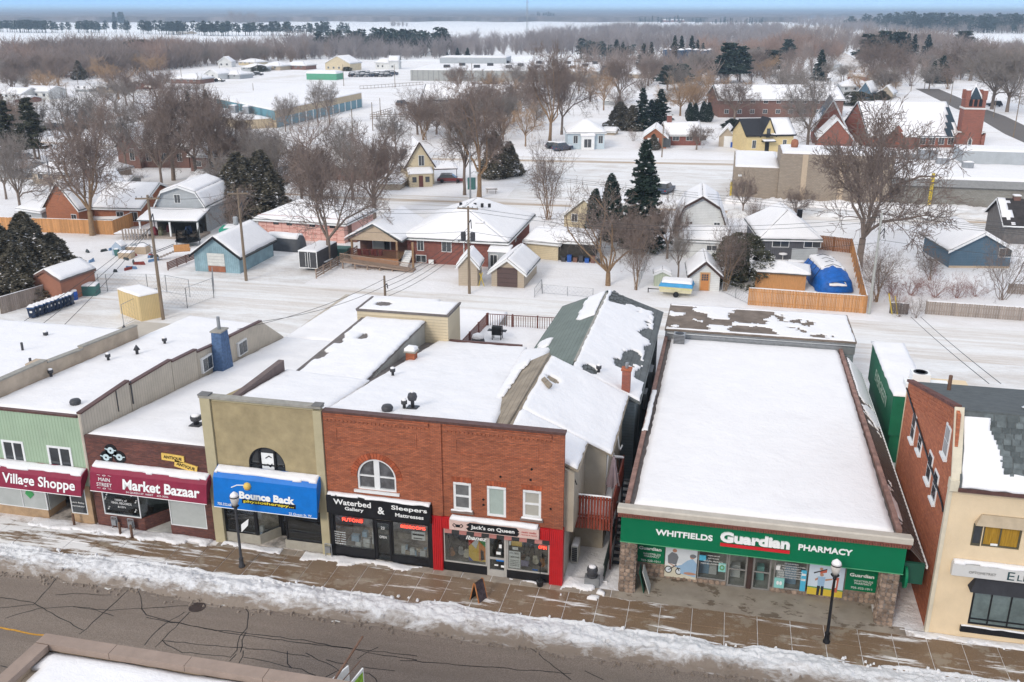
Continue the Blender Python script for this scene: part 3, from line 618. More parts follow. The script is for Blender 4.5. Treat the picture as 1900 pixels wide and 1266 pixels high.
def rec(x, z, r):
    m = MB(); m.cm = 0
    def disc(rr, yy):
        n = 28;m.add([(x,yy,z)]+[(x+rr*math.cos(2*math.pi*i/n),yy,z+rr*math.sin(2*math.pi*i/n)) for i in range(n)]+[(x+rr*math.cos(2*math.pi*i/n),FY-.01,z+rr*math.sin(2*math.pi*i/n)) for i in range(n)],
            [(0,1+(i+1) % n,1+i) for i in range(n)]+[(1+i,1+(i+1) % n,n+1+(i+1) % n,n+1+i) for i in range(n)])
    disc(r*1.9, FY-.04); m.cm = 1; disc(r, FY-.06); m.cm = 0; disc(r*.3, FY-.07); m.cm = 1
    m.tube((x-r*1.7,FY-.065,z+r*.5),(x-r*.5,FY-.065,z+r*.1),.03,.03,4);m.tube((x+r*.5,FY-.065,z+r*.1),(x+r*1.8,FY-.065,z+r*.2),.03,.03,4)
    return m
for (x, z) in ((-32.27, 4.98), (-32.62, 4.52), (-31.78, 4.62)):
    part('record_emblem', rec(x, z, .20), [BLACK, M('pale_blue_emblem', (.55, .66, .68), .6, .1)], b2)
for (x, z, a) in ((-28.42, 4.95, -.05), (-27.68, 4.52, -.22)):
    m = MB();c_,s_ = math.cos(a),math.sin(a);q = [(x+u*c_-v*s_,z+u*s_+v*c_) for u,v in ((-.68,-.2),(.68,-.2),(.68,.2),(-.68,.2))];m.prism(q[::-1],'y',FY-.09,FY-.02)
    bd = part('sign_board',m,YEL2,b2);text('ANTIQUE',(x,FY-.1,z),1.1,.22,BLACK,bd,(math.pi/2,-a,0),.02)
m = MB();m.box(-33.35,-31.05,FY,FY+.22,0,.82);m.hexa([(-31.05,FY,0),(-30.8,FY,0),(-29.85,FY+1.5,0),(-30.1,FY+1.5,0)],[(-31.05,FY,.82),(-30.8,FY,.82),(-29.85,FY+1.5,.82),(-30.1,FY+1.5,.82)]);m.box(-29.15,-26.87,FY,FY+.22,0,.66);part('brick_base',m,BRKD,b2)
f = framed(b2, -33.35, -31.0, .82, 2.6, FY+.02, WHITE, GLD, .06, name='shop_window')
for s_,x,z,w_,h_ in (("1000's of",-32.15,1.85,.75,.12),('VINYL RECORDS',-32.15,1.65,1.3,.14),("& CD's",-32.15,1.42,.5,.12)): text(s_,(x,FY+.01,z),w_,h_,WHL,f)
for x,z in ((-33.0,2.1),(-32.75,2.3),(-33.15,1.8),(-31.4,2.2),(-31.2,1.8),(-31.3,1.2),(-33.0,1.2)):
    m = MB();m.tube((x,FY+.01,z),(x+.02,FY+.01,z+.17),.012,.012,4);m.lathe([(.045,0),(.045,.03)],(x-.03,FY+.015,z-.01),8);m.tube((x+.02,FY+.01,z+.17),(x+.1,FY+.01,z+.13),.012,.012,4);part('note_sticker',m,WHL,f)
m = MB();m.hexa([(-31.0,FY+.06,.84),(-30.97,FY+.04,.84),(-30.0,FY+1.5,.84),(-30.03,FY+1.52,.84)],[(-31.0,FY+.06,2.6),(-30.97,FY+.04,2.6),(-30.0,FY+1.5,2.6),(-30.03,FY+1.52,2.6)]);part('shop_window',m,GLD,b2)
framed(b2, -29.95, -29.1, .03, 2.35, FY+1.6, WHITE, PANE, .1, name='door', rails=[1.05])
m = MB(); m.box(-29.12, -29.06, FY+.1, FY+1.6, .66, 2.6); part('pane', m, PANEL, b2)
framed(b2,-29.12,-26.86,.66,2.6,FY+.02,WHITE,PANEL,.05,name='shop_window');room(b2,-33.8,-26.4,ROOML,2.6)
# long low roof between and the things on it
# ---------------- building 3: olive stucco, blue awning
b3 = root('shop_building','two-storey olive stucco shop with blue awning and arched window','shop building',-23,FY)
A3 = (-22.84, 1.06, 5.08)
m = MB();wall_open(m,-25.75,-19.95,2.6,8.55,FY,FY+.3,[(A3[0]-A3[1],A3[0]+A3[1],4.42,A3[2]+A3[1])]);spandrel(m,A3[0],A3[1],A3[2],FY+.001,FY+.299);part('front_wall',m,OLIVE,b3)
part('corner_pilaster',MB().box(-26.35,-25.77,FY-.12,FY+.3,0,8.72),OLIVEL,b3);part('corner_pilaster',MB().box(-19.93,-19.47,FY-.12,FY+.3,0,8.60),OLIVEL,b3)
m = MB();m.box(-26.4,-19.45,FY-.15,FY+.32,8.73,8.86);part('coping',m,COPG,b3);m = MB();m.box(-26.42,-25.8,FY-.17,FY+.34,8.87,8.93);m.box(-19.95,-19.43,FY-.17,FY+.34,8.865,8.92);part('coping_block',m,M('grey_block',(.16,.155,.15),.7,.2),b3)
m = MB(); m.box(-25.76, -19.94, FY+.02, FY+.28, 8.56, 8.72); part('frieze', m, OLIVEL, b3)
m = MB(); n = 16
m.box(-23.86, -21.82, FY+.16, FY+.2, 4.46, 5.1)
m.add([(A3[0],FY+.16,A3[2])]+[(A3[0]+1.0*math.cos(math.pi*i/n),FY+.16,A3[2]+1.0*math.sin(math.pi*i/n)) for i in range(n+1)],[(0,i+2,i+1) for i in range(n)]);wp = part('window',m,PANE,b3)
def archframe(xc, r, zs, zb, mulls, rail, mat, wd=.07):
    m = MB()
    for i in range(n):
        a, c_ = math.pi*i/n, math.pi*(i+1)/n; R0, R1 = r, r-wd
        m.hexa([(xc+R0*math.cos(a),FY+.05,zs+R0*math.sin(a)),(xc+R0*math.cos(a),FY+.18,zs+R0*math.sin(a)),(xc+R1*math.cos(a),FY+.18,zs+R1*math.sin(a)),(xc+R1*math.cos(a),FY+.05,zs+R1*math.sin(a))],
               [(xc+R0*math.cos(c_),FY+.05,zs+R0*math.sin(c_)),(xc+R0*math.cos(c_),FY+.18,zs+R0*math.sin(c_)),(xc+R1*math.cos(c_),FY+.18,zs+R1*math.sin(c_)),(xc+R1*math.cos(c_),FY+.05,zs+R1*math.sin(c_))])
    m.box(xc-r,xc-r+wd,FY+.05,FY+.18,zb,zs);m.box(xc+r-wd,xc+r,FY+.05,FY+.18,zb,zs);m.box(xc-r+wd,xc+r-wd,FY+.04,FY+.18,zb,zb+wd)
    for q,ww in mulls: h_ = math.sqrt(max(.01,r*r-(q-xc)**2));m.box(q-ww/2,q+ww/2,FY+.07,FY+.17,zb+wd,zs+h_-wd*.6)
    if rail: m.box(xc-r+wd, xc+r-wd, FY+.08, FY+.165, rail-.035, rail+.035)
    return m
part('frame', archframe(A3[0], A3[1], A3[2], 4.42, [(-23.3, .1), (-22.4, .1)], 5.05, BLACK), BLACK, wp)
m = MB(); m.box(-23.2, -22.5, FY+.13, FY+.15, 4.5, 5.75); part('blind', m, WHL, wp)
m = MB();m.path([(-22.95,FY+.12,5.45),(-22.75,FY+.12,5.6),(-22.6,FY+.12,5.5)],.03,4);m.path([(-23.05,FY+.12,5.0),(-22.85,FY+.12,5.1),(-22.7,FY+.12,4.95),(-22.6,FY+.12,5.15)],.035,4);part('scroll_lettering',m,BLACK,wp)
body(b3, -26.3, -19.5, 49, 8.2, 7.1, OLIVE, 2.6)
aw, an, fc = awning(b3, -25.72, -19.75, 4.75, 2.72, 40.55, BLUE)
y_, z_ = fc(.50); text('Bounce Back', (-22.6, y_, z_), 3.2, .42, WHL, aw, (an, 0, 0), .05)
y_,z_ = fc(.30);m = MB();m.hexa([(-24.05,y_,z_-.12),(-20.95,y_,z_-.12),(-20.95,y_+.02,z_-.12),(-24.05,y_+.02,z_-.12)],[(-24.05,y_+.02,z_+.12),(-20.95,y_+.02,z_+.12),(-20.95,y_+.04,z_+.12),(-24.05,y_+.04,z_+.12)]);part('name_strip',m,BLACK,aw)
text('physiotherapy...',(-22.5,y_-.01,z_),2.9,.2,M('yellow_lettering',(.75,.6,.05),.5,.05),aw,(an,0,0),.02)
y_,z_ = fc(.12);text('705.322.6832',(-25.0,y_,z_),1.0,.15,WHL,aw,(an,0,0),.01);y_,z_ = fc(.06);text('22 Queen St. W',(-20.7,y_,z_),1.3,.15,WHL,aw,(an,0,0),.01)
m = MB();y_,z_ = fc(.82);m.lathe([(.02,-.22),(.16,-.16),(.22,0),(.16,.16),(.02,.22)],(-23.7,y_,z_),14);part('ball_emblem',m,YEL2,aw,True)
m = MB();m.path([(-24.65,fc(.72)[0],fc(.72)[1]),(-24.3,fc(.82)[0],fc(.82)[1]),(-23.9,fc(.84)[0],fc(.84)[1])],.03,4);part('bounce_line',m,WHL,aw)
PLG = M('pale_grey_panel', (.36, .33, .27), .8, .12)
m = MB();m.box(-25.75,-24.0,FY+.05,FY+.3,0,.66);m.hexa([(-24.0,FY+.05,0),(-23.7,FY+.05,0),(-22.95,FY+1.2,0),(-23.25,FY+1.2,0)],[(-24.0,FY+.05,.66),(-23.7,FY+.05,.66),(-22.95,FY+1.2,.66),(-23.25,FY+1.2,.66)]);m.box(-22.2,-19.95,FY+.05,FY+.3,0,.62);part('base',m,PLG,b3)
framed(b3,-25.75,-23.9,.66,2.75,FY+.07,BLACK,GLS,.08,name='shop_window');framed(b3,-22.1,-19.96,.62,2.75,FY+.07,BLACK,GLD,.08,rails=[1.2],name='shop_window')
m = MB();m.hexa([(-23.88,FY+.1,.68),(-23.8,FY+.06,.68),(-23.0,FY+1.2,.68),(-23.08,FY+1.22,.68)],[(-23.88,FY+.1,2.7),(-23.8,FY+.06,2.7),(-23.0,FY+1.2,2.7),(-23.08,FY+1.22,2.7)]);part('shop_window',m,GLS,b3)
m = MB();m.box(-23.92,-23.78,FY+.04,FY+.18,.66,2.75);m.box(-23.08,-22.95,FY+1.15,FY+1.28,.02,2.75);part('post',m,BLACK,b3)
framed(b3,-22.95,-22.2,.03,2.3,FY+1.2,BLACK,GLD,.12,name='door',rails=[1.0]);room(b3,-26.1,-19.7,ROOM,2.6)
# ---------------- building 4 and 5: the twin brick fronts
def brickpair(rt, x0, x1, ops, arch=None):
    m = MB(); wall_open(m, x0, x1, 3.28, 8.55, FY, FY+.3, ops)
    if arch: spandrel(m, *arch, FY+.001, FY+.299)
    part('front_wall', m, BRK, rt)
b4 = root('shop_building','red brick shop with arched white window over a black storefront','shop building',-16.5,FY)
A4 = (-16.65, 1.07, 5.05)
brickpair(b4, -19.45, -13.62, [(A4[0]-A4[1], A4[0]+A4[1], 4.3, A4[2]+A4[1])], A4)
for i in range(23):
    a, c_ = math.pi*(i+.06)/23, math.pi*(i+.94)/23; m = MB(); r0, r1 = 1.09, 1.42
    m.prism([(A4[0]+r1*math.cos(a),A4[2]+r1*math.sin(a)),(A4[0]+r0*math.cos(a),A4[2]+r0*math.sin(a)),(A4[0]+r0*math.cos(c_),A4[2]+r0*math.sin(c_)),(A4[0]+r1*math.cos(c_),A4[2]+r1*math.sin(c_))],'y',FY-.035,FY+.02)
    part('arch_brick', m, M('arch_brick_red', (.36, .09, .04), .9, .3, 5, rnd=.25), b4)
m = MB();m.box(A4[0]-1.0,A4[0]+1.0,FY+.15,FY+.18,4.36,5.05);m.add([(A4[0],FY+.15,A4[2])]+[(A4[0]+1.0*math.cos(math.pi*i/n),FY+.15,A4[2]+1.0*math.sin(math.pi*i/n)) for i in range(n+1)],[(0,i+2,i+1) for i in range(n)]);wp = part('window',m,M('grey_window_glass',(.10,.10,.105),.1,.5,2.5,spec=.8),b4)
part('frame', archframe(*A4, 4.3, [(A4[0], .3)], 5.08, WHITE, .1), WHITE, wp)
m = MB(); m.box(-17.9, -15.4, FY-.12, FY+.05, 4.16, 4.29); part('sill', m, WHITE, b4)
body(b4, -19.48, -13.62, 61, 8.2, 5.5, BRK, 2.6)
def corb(rt, x0, x1):                      # raised panel and tooth course near the top of the front
    m = MB(); a, b_ = x0+.65, x1-.75
    for (p,q,r_,s_) in ((a,b_,7.72,7.80),(a,b_,6.95,7.03),(a,a+.09,7.03,7.72),(b_-.09,b_,7.03,7.72)): m.box(p,q,FY-.028,FY+.01,r_,s_)
    m.box(x0+.1, x1-.1, FY-.05, FY+.01, 8.2, 8.32); m.box(x0+.1, x1-.1, FY-.075, FY+.01, 8.325, 8.44)
    x = x0+.15
    while x < x1-.2: m.box(x, x+.11, FY-.05, FY+.01, 8.09, 8.195); x += .22
    part('brick_relief', m, BRK, rt)
corb(b4, -19.45, -13.62)
m = MB(); m.box(-19.42, -13.62, FY-.08, FY+.34, 8.551, 8.66); part('coping', m, COPING, b4)
m = MB(); m.box(-19.42, -13.66, FY-.34, FY+.02, 2.88, 3.88); sg = part('sign_board', m, BLACK, b4)
ps([(-19.4,FY-.32,3.89),(-13.7,FY-.32,3.89),(-13.7,FY-.02,3.95),(-19.4,FY-.02,3.95)],b4,.1,.08,lambda u,v,n_: v > .5-n_*.9,8,name='snow_cover')
ys = FY-.36
for s_,x,z,w_,h_ in (('Waterbed',-17.95,3.6,2.1,.32),('Gallery',-17.85,3.22,1.05,.26),('&',-16.35,3.36,.38,.42),('Sleepers',-14.8,3.6,1.95,.32),('Mattresses',-14.8,3.22,1.55,.22)): text(s_,(x,ys,z),w_,h_,WHL,sg,bold=.02)
m = MB();m.box(-19.45,-19.25,FY-.02,FY+.3,0,2.87);m.box(-13.9,-13.64,FY-.02,FY+.3,0,2.87);m.box(-19.25,-13.9,FY+.0,FY+.3,2.6,2.87);m.box(-19.25,-16.95,FY+.02,FY+.25,0,.62);m.box(-15.98,-13.9,FY+.02,FY+.25,0,.5);part('storefront_surround',m,BLACK,b4)
f1 = framed(b4,-19.25,-16.95,.62,2.6,FY+.04,BLACK,GLS,.07,name='shop_window');f2 = framed(b4,-15.97,-13.9,.5,2.6,FY+.04,BLACK,GLS,.07,name='shop_window');fd = framed(b4,-16.93,-16.0,.03,2.5,FY+.05,BLACK,GLD,.13,name='door')
NEON = emit('red_neon', (1, .06, .03), 3.0)
text('FUTONS',(-18.15,FY-.0,2.36),1.15,.2,NEON,f1);text('BEDROOMS',(-14.75,FY-.0,2.36),1.35,.17,NEON,f2)
for i,s_ in enumerate(('Mattresses','Platform Beds','Pillow Tops','Support Toppers','Bunk Beds','Sheets')): text(s_,(-18.9,FY+.0,1.55-i*.14),.62,.07,WHL,f1,name='window_list')
text('23', (-16.46, FY+.02, 2.1), .2, .16, WHL, fd); text('OPEN', (-16.46, FY+.02, 1.55), .4, .15, WHL, fd)
m = MB();m.box(-14.95,-14.2,FY+.3,FY+.33,1.45,1.95);c_ = part('card_sign',m,WHL,b4);m = MB();m.box(-14.9,-14.25,FY+.29,FY+.3,1.72,1.82);m.box(-14.85,-14.35,FY+.29,FY+.3,1.52,1.58);part('card_print',m,BLACK,c_)
room(b4, -19.4, -13.7, ROOM, 2.6)
b5 = root('shop_building','red brick shop with three upper windows and red ribbed pillars','shop building',-10,FY)
W5 = [(-12.5, -11.55, 3.75, 5.32), (-10.72, -9.72, 3.58, 5.3), (-8.85, -7.9, 3.75, 5.3)]
brickpair(b5, -13.6, -6.78, W5)
part('brick_pier',MB().box(-13.62,-13.05,FY-.09,FY-.002,3.3,8.54),BRK,b5);part('brick_pier',MB().box(-7.35,-6.76,FY-.06,FY-.002,3.3,8.54),BRK,b5)
corb(b5, -13.0, -7.3)
m = MB(); m.box(-13.62, -6.72, FY-.10, FY+.34, 8.551, 8.67); part('coping', m, COPING, b5)
BL = M('pale_blind', (.40, .38, .33), .6, .06); BLG = M('green_grey_blind', (.36, .42, .38), .4, .06)
for i, o_ in enumerate(W5):
    f = framed(b5,*o_,FY+.02,WHITE,(M('screened_glass',(.15,.15,.15),.2,.2),BLG,BL)[i],.13,rails=[] if i == 1 else [(o_[2]+o_[3])/2])
    xc = (o_[0]+o_[1])/2;m = MB();m.prism([(o_[0],o_[3]-.13)]+[(xc+.5*(o_[1]-o_[0])*math.cos(a),o_[3]-.14+.16*math.sin(a)) for a in np.linspace(math.pi,0,9)][::1]+[(o_[1],o_[3]-.13)],'y',FY-.01,FY+.04);part('frame_head',m,WHITE,f)
    if i != 1: s_ = MB();s_.box(o_[0]-.12,o_[1]+.12,FY-.12,FY+.02,o_[2]-.16,o_[2]-.02);part('sill',s_,M('grey_stone_sill',(.2,.15,.13),.9,.2),f);ps([(o_[0]-.08,FY-.11,o_[2]-.02),(o_[1]+.08,FY-.11,o_[2]-.02),(o_[1]+.08,FY+.0,o_[2]-.02),(o_[0]-.08,FY+.0,o_[2]-.02)],f,.09,.06,seed=i,name='sill_snow')
    for k in range(7):
        a0 = -0.34+k*.1;m = MB();xx = o_[0]-.05+k*(o_[1]-o_[0]+.1)/7;m.hexa([(xx,FY-.02,o_[3]+.02),(xx+.13,FY-.02,o_[3]+.02),(xx+.13,FY+.01,o_[3]+.02),(xx,FY+.01,o_[3]+.02)],[(xx+a0*.1,FY-.02,o_[3]+.3),(xx+.13+a0*.1,FY-.02,o_[3]+.3),(xx+.13+a0*.1,FY+.01,o_[3]+.3),(xx+a0*.1,FY+.01,o_[3]+.3)])
        part('lintel_brick', m, MATS['arch_brick_red'], b5)
for (x,z) in ((-8.4,6.5),(-8.45,5.9),(-10.0,5.9),(-10.9,4.5),(-7.4,4.4),(-10.9,4.2)): m = MB();m.lathe([(.06,0),(.06,.03)],(0,0,0),8);m.v = [(v[0]+x,FY-.012-v[2],v[1]+z) for v in m.v];part('anchor_plate',m,BLACK,b5)
body(b5, -13.6, -6.78, 45.3, 6.3, 6.2, M('pale_side_render', (.50, .46, .40), .9, .1), 2.6)
def ribbed(x0, x1, z0, z1, y=FY-.1, d=.4):
    m = MB(); m.box(x0, x1, y, y+d, z0, z1); k = x0+.03
    while k < x1-.05: m.box(k, k+.055, y-.035, y-.001, z0+.01, z1-.01); k += .105
    return m
for a in ((-13.66,-13.12,0,3.27),(-7.42,-6.74,0,3.27),(-13.1,-12.68,2.6,3.25),(-7.93,-7.44,2.6,3.25)): part('red_pillar' if a[2] == 0 else 'red_fascia',ribbed(*a),REDP,b5)
m = MB();m.box(-12.66,-7.95,FY-.32,FY+.0,2.72,3.27);sg = part('sign_board',m,M('pinkish_sign_panel',(.62,.45,.40),.6,.12,3),b5)
m = MB();m.prism([(-11.65,2.76),(-9.05,2.76),(-8.95,2.95),(-9.05,3.0),(-8.95,3.05),(-9.1,3.24),(-11.55,3.24),(-11.75,3.1),(-11.6,3.0),(-11.75,2.9)],'y',FY-.335,FY-.318);part('name_panel',m,BLACK,sg)
text("Jack's on Queen",(-10.35,FY-.345,3.0),2.3,.28,WHL,sg,bold=.02);text('music studio',(-8.45,FY-.345,3.08),.75,.09,NEON if 0 else REDP,sg);text('records & repairs',(-8.45,FY-.345,2.92),.8,.07,REDP,sg)
m = MB()
for s_ in (-1,1): m.path([(-12.2,FY-.33,2.95),(-12.2+s_*.2,FY-.33,3.1),(-12.2+s_*.28,FY-.33,3.0),(-12.2+s_*.15,FY-.33,2.88)],.02,4)
m.box(-12.32, -12.08, FY-.335, FY-.32, 2.9, 3.05); part('emblem', m, BLACK, sg)
ps([(-12.6,FY-.31,3.275),(-8.0,FY-.31,3.275),(-8.0,FY-.01,3.4),(-12.6,FY-.01,3.4)],sg,.12,.08,lambda u,v,n_: v > .3-n_*.6,12,name='snow_cover')
for k in range(14):                        # striped valance
    x = -13.0+k*.4;m = MB();m.hexa([(x,FY-.12,2.36),(x+.39,FY-.12,2.36),(x+.39,FY-.1,2.36),(x,FY-.1,2.36)],[(x,FY-.02,2.62),(x+.39,FY-.02,2.62),(x+.39,FY,2.62),(x,FY,2.62)]);part('valance_strip',m,BLACK if k % 2 else M('dusty_pink_cloth',(.42,.18,.16),.8,.1),b5)
m = MB();m.box(-13.1,-10.75,FY,FY+.2,0,.55);m.box(-9.68,-7.44,FY,FY+.2,0,.52);part('base',m,BLACK,b5)
SILV = M('aluminium_frame', (.42, .40, .37), .4, .1)
f1 = framed(b5,-13.08,-10.76,.55,2.6,FY+.02,SILV,GLS,.06,name='shop_window');f2 = framed(b5,-9.67,-7.45,.52,2.6,FY+.02,SILV,GLS,.06,name='shop_window');fd = framed(b5,-10.74,-9.69,.03,2.55,FY+.01,SILV,GLD,.14,rails=[1.1],name='door')
m = MB(); m.box(-10.6, -9.83, FY-.01, FY+.06, .03, .42); part('kick_plate', m, SILV, fd)
for (x,z,w_,h_,c_) in ((-10.1,1.75,.14,.2,WHL),(-10.25,1.35,.24,.16,WHL),(-10.25,.95,.4,.2,BLUE),(-10.35,.66,.2,.08,WHL),(-10.0,.6,.2,.12,WHL)): m = MB();m.box(x,x+w_,FY+.02,FY+.035,z,z+h_);part('door_notice',m,c_,fd)
text('Ibanez', (-11.3, FY-.005, 2.18), 1.15, .25, WHL, f1, shear=.3, bold=.02)
pc = [M('poster_'+n_,c_,.5,.08) for n_,c_ in (('red',(.5,.05,.03)),('yellow',(.75,.5,.06)),('blue',(.08,.12,.4)),('green',(.1,.35,.12)),('orange',(.7,.25,.04)),('white',(.7,.7,.7)))]
m = MB();m.box(-11.75,-10.82,FY+.09,FY+.1,.75,2.0);pst = part('poster',m,pc[1],f1)   # plain colourful stand-in
for k,(c_,q) in enumerate(((0,[(-11.75,2.0),(-11.4,2.0),(-11.75,1.6)]),(5,[(-11.4,2.0),(-11.2,2.0),(-11.35,1.5),(-11.6,1.75)]),(3,[(-11.2,2.0),(-10.82,2.0),(-10.82,1.6)]),(4,[(-11.2,2.0),(-10.82,1.6),(-10.82,.9),(-11.2,.8)]),(2,[(-11.1,1.5),(-10.95,1.4),(-10.9,.9),(-11.1,.8)]),(2,[(-11.75,1.0),(-11.5,.75),(-11.75,.75)]))):
    m = MB();m.prism(q,'y',FY+.078,FY+.088-.001*k);part('poster_shape',m,pc[c_],pst) if 0 else onto(m.build('poster_shape',pc[c_],pst),pst)
m = MB(); m.box(-9.6, -8.98, FY+.09, FY+.1, .62, 1.62); ms = part('notice', m, WHL, f2)
for s_, z, h_ in (('MUSIC', 1.5, .1), ('LESSONS', 1.28, .09)): text(s_, (-9.29, FY+.08, z), .5, h_, BLACK, ms)
for z in (1.08, .98, .88, .78): text('GUITAR BASS DRUMS PIANO', (-9.29, FY+.08, z), .5, .035, BLACK, ms)
for (x,z,w_,h_,c_) in ((-9.45,1.95,.55,.3,YEL2),(-9.4,1.72,.3,.15,WHL),(-8.95,.8,.4,.35,M('mauve_print',(.22,.2,.3),.6,.3,5)),(-8.35,.62,.3,.09,BLUE),(-9.6,1.95,.12,.25,WHL)): m = MB();m.box(x,x+w_,FY+.088,FY+.099,z,z+h_);part('notice',m,c_,f2)
text('OPEN', (-7.8, FY+.0, 2.1), .42, .18, NEON, f2); room(b5, -13.55, -6.85, ROOM, 2.6)
# guitars and amplifiers behind the glass
def guitar(x, y, z, c_, a):
    m = MB();m.lathe([(.17,0),(.17,.07)],(0,0,0),14);m.lathe([(.13,0),(.13,.07)],(0,.22,0),14);m.cm = 1;m.box(-.025,.025,.3,.85,.05,.08);m.box(-.05,.05,.85,1.0,.04,.07)
    o = m.build('guitar', [c_, BLACK]); o.location = (x, y, z); o.rotation_euler = (R(80), R(a), 0); return o
gcol = [M('guitar_finish_'+n_,c_,.3,.1) for n_,c_ in (('sunburst',(.3,.12,.03)),('grey',(.3,.3,.3)),('cream',(.55,.5,.4)))]
for i, x in enumerate((-12.8, -12.35, -12.0, -9.0, -8.75, -8.3, -7.9)):
    tag(guitar(x,FY+.6+.2*(i % 2),.75,gcol[i % 3],(i*37) % 30-15),('sunburst','grey','cream')[i % 3]+' guitar inside the '+('left' if i < 3 else 'right')+' window of the shop with red pillars','guitar','guitars in the shop window')
dm = [M('display_'+n_,c_,.7,.2,4) for n_,c_ in (('white',(.6,.62,.63)),('blue',(.3,.45,.6)),('tan',(.4,.33,.25)),('dark',(.06,.06,.07)))]
def disp(x, y, z, w_, d_, h_, c_, lab, grp):
    m = MB();m.hexa([(0,0,0),(w_,0,0),(w_,d_,0),(0,d_,0)],[(.02,.02,h_),(w_-.02,.02,h_),(w_-.02,d_-.02,h_),(.02,d_-.02,h_)]);m.box(w_*.3,w_*.7,-.004,0,h_*.3,h_*.6);o = m.build('display_box',c_);o.location = (x,y,z);tag(o,lab,'box',grp)
for i,(x,z,w_,h_) in enumerate(((-18.3,.12,.35,.6),(-17.9,.12,.4,.75),(-17.5,.12,.3,.5),(-18.5,.75,.45,.35),(-17.35,.63,.28,.75),(-18.0,.9,.3,.3),(-17.75,.12,.3,.55))):
    disp(x,FY+.5+.15*(i % 3),z,w_,.3,h_,dm[(0,0,2,1,0,1,0)[i]],('white','white','tan','blue','white','blue','white')[i]+' packaged box in the window under FUTONS, '+('left','middle','right','upper left','far right','upper middle','centre')[i],'boxes in the left black storefront window')
for i in range(14):
    disp(-15.7+.14*i,FY+.4+.3*random.random(),.12,.2+.15*random.random(),.2,.3+.4*random.random(),dm[(i*5) % 4],('white','blue','tan','dark')[(i*5) % 4]+' small item heaped in the window under the BEDROOMS sign','items in the right black storefront window')
for i in range(9):
    disp(-25.5+.2*i,FY+.5+.4*random.random(),.12+.3*(i % 2),.25,.2,.35,dm[(i*3) % 3],('white','blue','tan')[(i*3) % 3]+' item on show in the window under the blue awning','items under the blue awning')
# ---------------- roofs and rear wings behind the twin fronts
GREYW = siding('grey_weathered_siding',(.33,.32,.29),'x',.3,.5,.15);CLAP = siding('cream_lap_siding',(.62,.52,.36),'z',.22,.9,.06)
DROOF = M('bare_dark_roofing', (.16, .14, .13), .9, .25, 2, .4, 25)
m = MB();m.box(-25.6,-25.25,43.2,49,6.9,8.15);part('side_parapet',m,M('brown_grey_flashing',(.15,.11,.10),.7,.2),b3)
m = MB();m.prism([(49,0),(61,0),(61,7.0),(49,7.0)],'x',-25.0,-20.25);part('rear_wall',m,GREYW,b3)
m = MB(); m.box(-25.05, -20.2, 48.95, 61.05, 7.003, 7.1); part('rear_roof', m, DROOF, b3)
def k3(u, v, n_):
    L = (u > .05+.16*np.clip((n_-.35)*4, 0, 1)*(v > .12)*(v < .75))
    hole = (np.hypot((u-.36-.1*(v-.7))*1.3, (v-.66)*1.2) < .10+.16*(n_-.45))
    return L & ~hole
ps([(-25.0, 49.05, 7.1), (-20.25, 49.05, 7.1), (-20.25, 61, 7.1), (-25.0, 61, 7.1)], b3, .17, .16, k3, 21)
part('blocked_window', MB().box(-20.23, -20.12, 50.4, 51.6, 6.2, 6.9), GREYW, b3)
m = MB(); m.box(-25.4, -18.55, 61.1, 64.2, 0, 7.55); part('rear_addition', m, CLAP, b3)
m = MB();m.box(-25.45,-18.5,61.06,64.3,7.553,7.64);m.box(-25.47,-25.32,61.04,64.32,7.641,7.73);m.box(-25.31,-18.48,61.03,61.15,7.642,7.72);m.box(-18.62,-18.47,61.16,64.32,7.641,7.73);part('addition_roof',m,DROOF,b3)
ps([(-25.3,61.2,7.64),(-18.65,61.2,7.64),(-18.65,64.2,7.64),(-25.3,64.2,7.64)],b3,.1,.12,lambda u,v,n_: np.hypot((u-.2)*3,(v-.55)*1.3) > .16+.5*(n_-.4),24)
m = MB();m.box(-24.4,-17.9,64.31,77,0,3.0);part('rear_wing',m,GREYW,b3);ps([(-24.4,64.4,3.0),(-17.9,64.4,3.0),(-17.9,77,3.0),(-24.4,77,3.0)],b3,.2,.3,seed=27)
m = MB();m.prism([(41.75,5),(61,5),(61,5.45),(41.75,8.0)],'x',-13.6,-11.8);part('rear_wall',m,TANR,b4)
ps([(-19.9, 41.74, 8.08), (-10.5, 41.74, 8.08), (-12.9, 61.4, 5.5), (-19.4, 61.4, 5.5)], b4, .2, .25, seed=30)
ps([(-25.2, 41.74, 8.1), (-19.9, 41.74, 8.1), (-19.9, 49.2, 7.12), (-25.2, 49.2, 7.35)], b3, .2, .25, seed=31)
m = MB();m.hexa([(-20.22,49,6),(-19.9,49,6),(-19.4,61,4.5),(-20.22,61,4.5)],[(-20.22,49,7.1),(-19.9,49,7.1),(-19.4,61,5.55),(-20.22,61,5.55)]);part('valley_roof',m,DROOF,b4)
m = MB(); m.box(-19.3, -13.2, 61.3, 61.5, 5.3, 5.78); part('rear_coping', m, COPING, b4)
m = MB();m.box(-19.6,-19.0,54.9,55.5,5.9,7.0);ch = part('chimney',m,BRK,b4);m = MB();m.box(-19.7,-18.9,54.8,55.6,7.0,7.1);part('chimney_cap',m,COPG,ch);ps([(-19.65,54.85,7.1),(-18.95,54.85,7.1),(-18.95,55.55,7.1),(-19.65,55.55,7.1)],ch,.3,.1,seed=3,name='snow_cap')
m = MB(); m.box(-19.7, -18.9, 54.8, 55.6, 5.8, 6.35); part('flashing', m, WHL, ch)
for (x,y,k) in ((-15.5,44.2,'turbine'),(-16.6,43.3,'dome'),(-15.9,44.0,'cap'),(-18.9,50.5,'cap')): vent(b4,x,y,8.25-(y-41.7)*.132,k,'roof_vent')
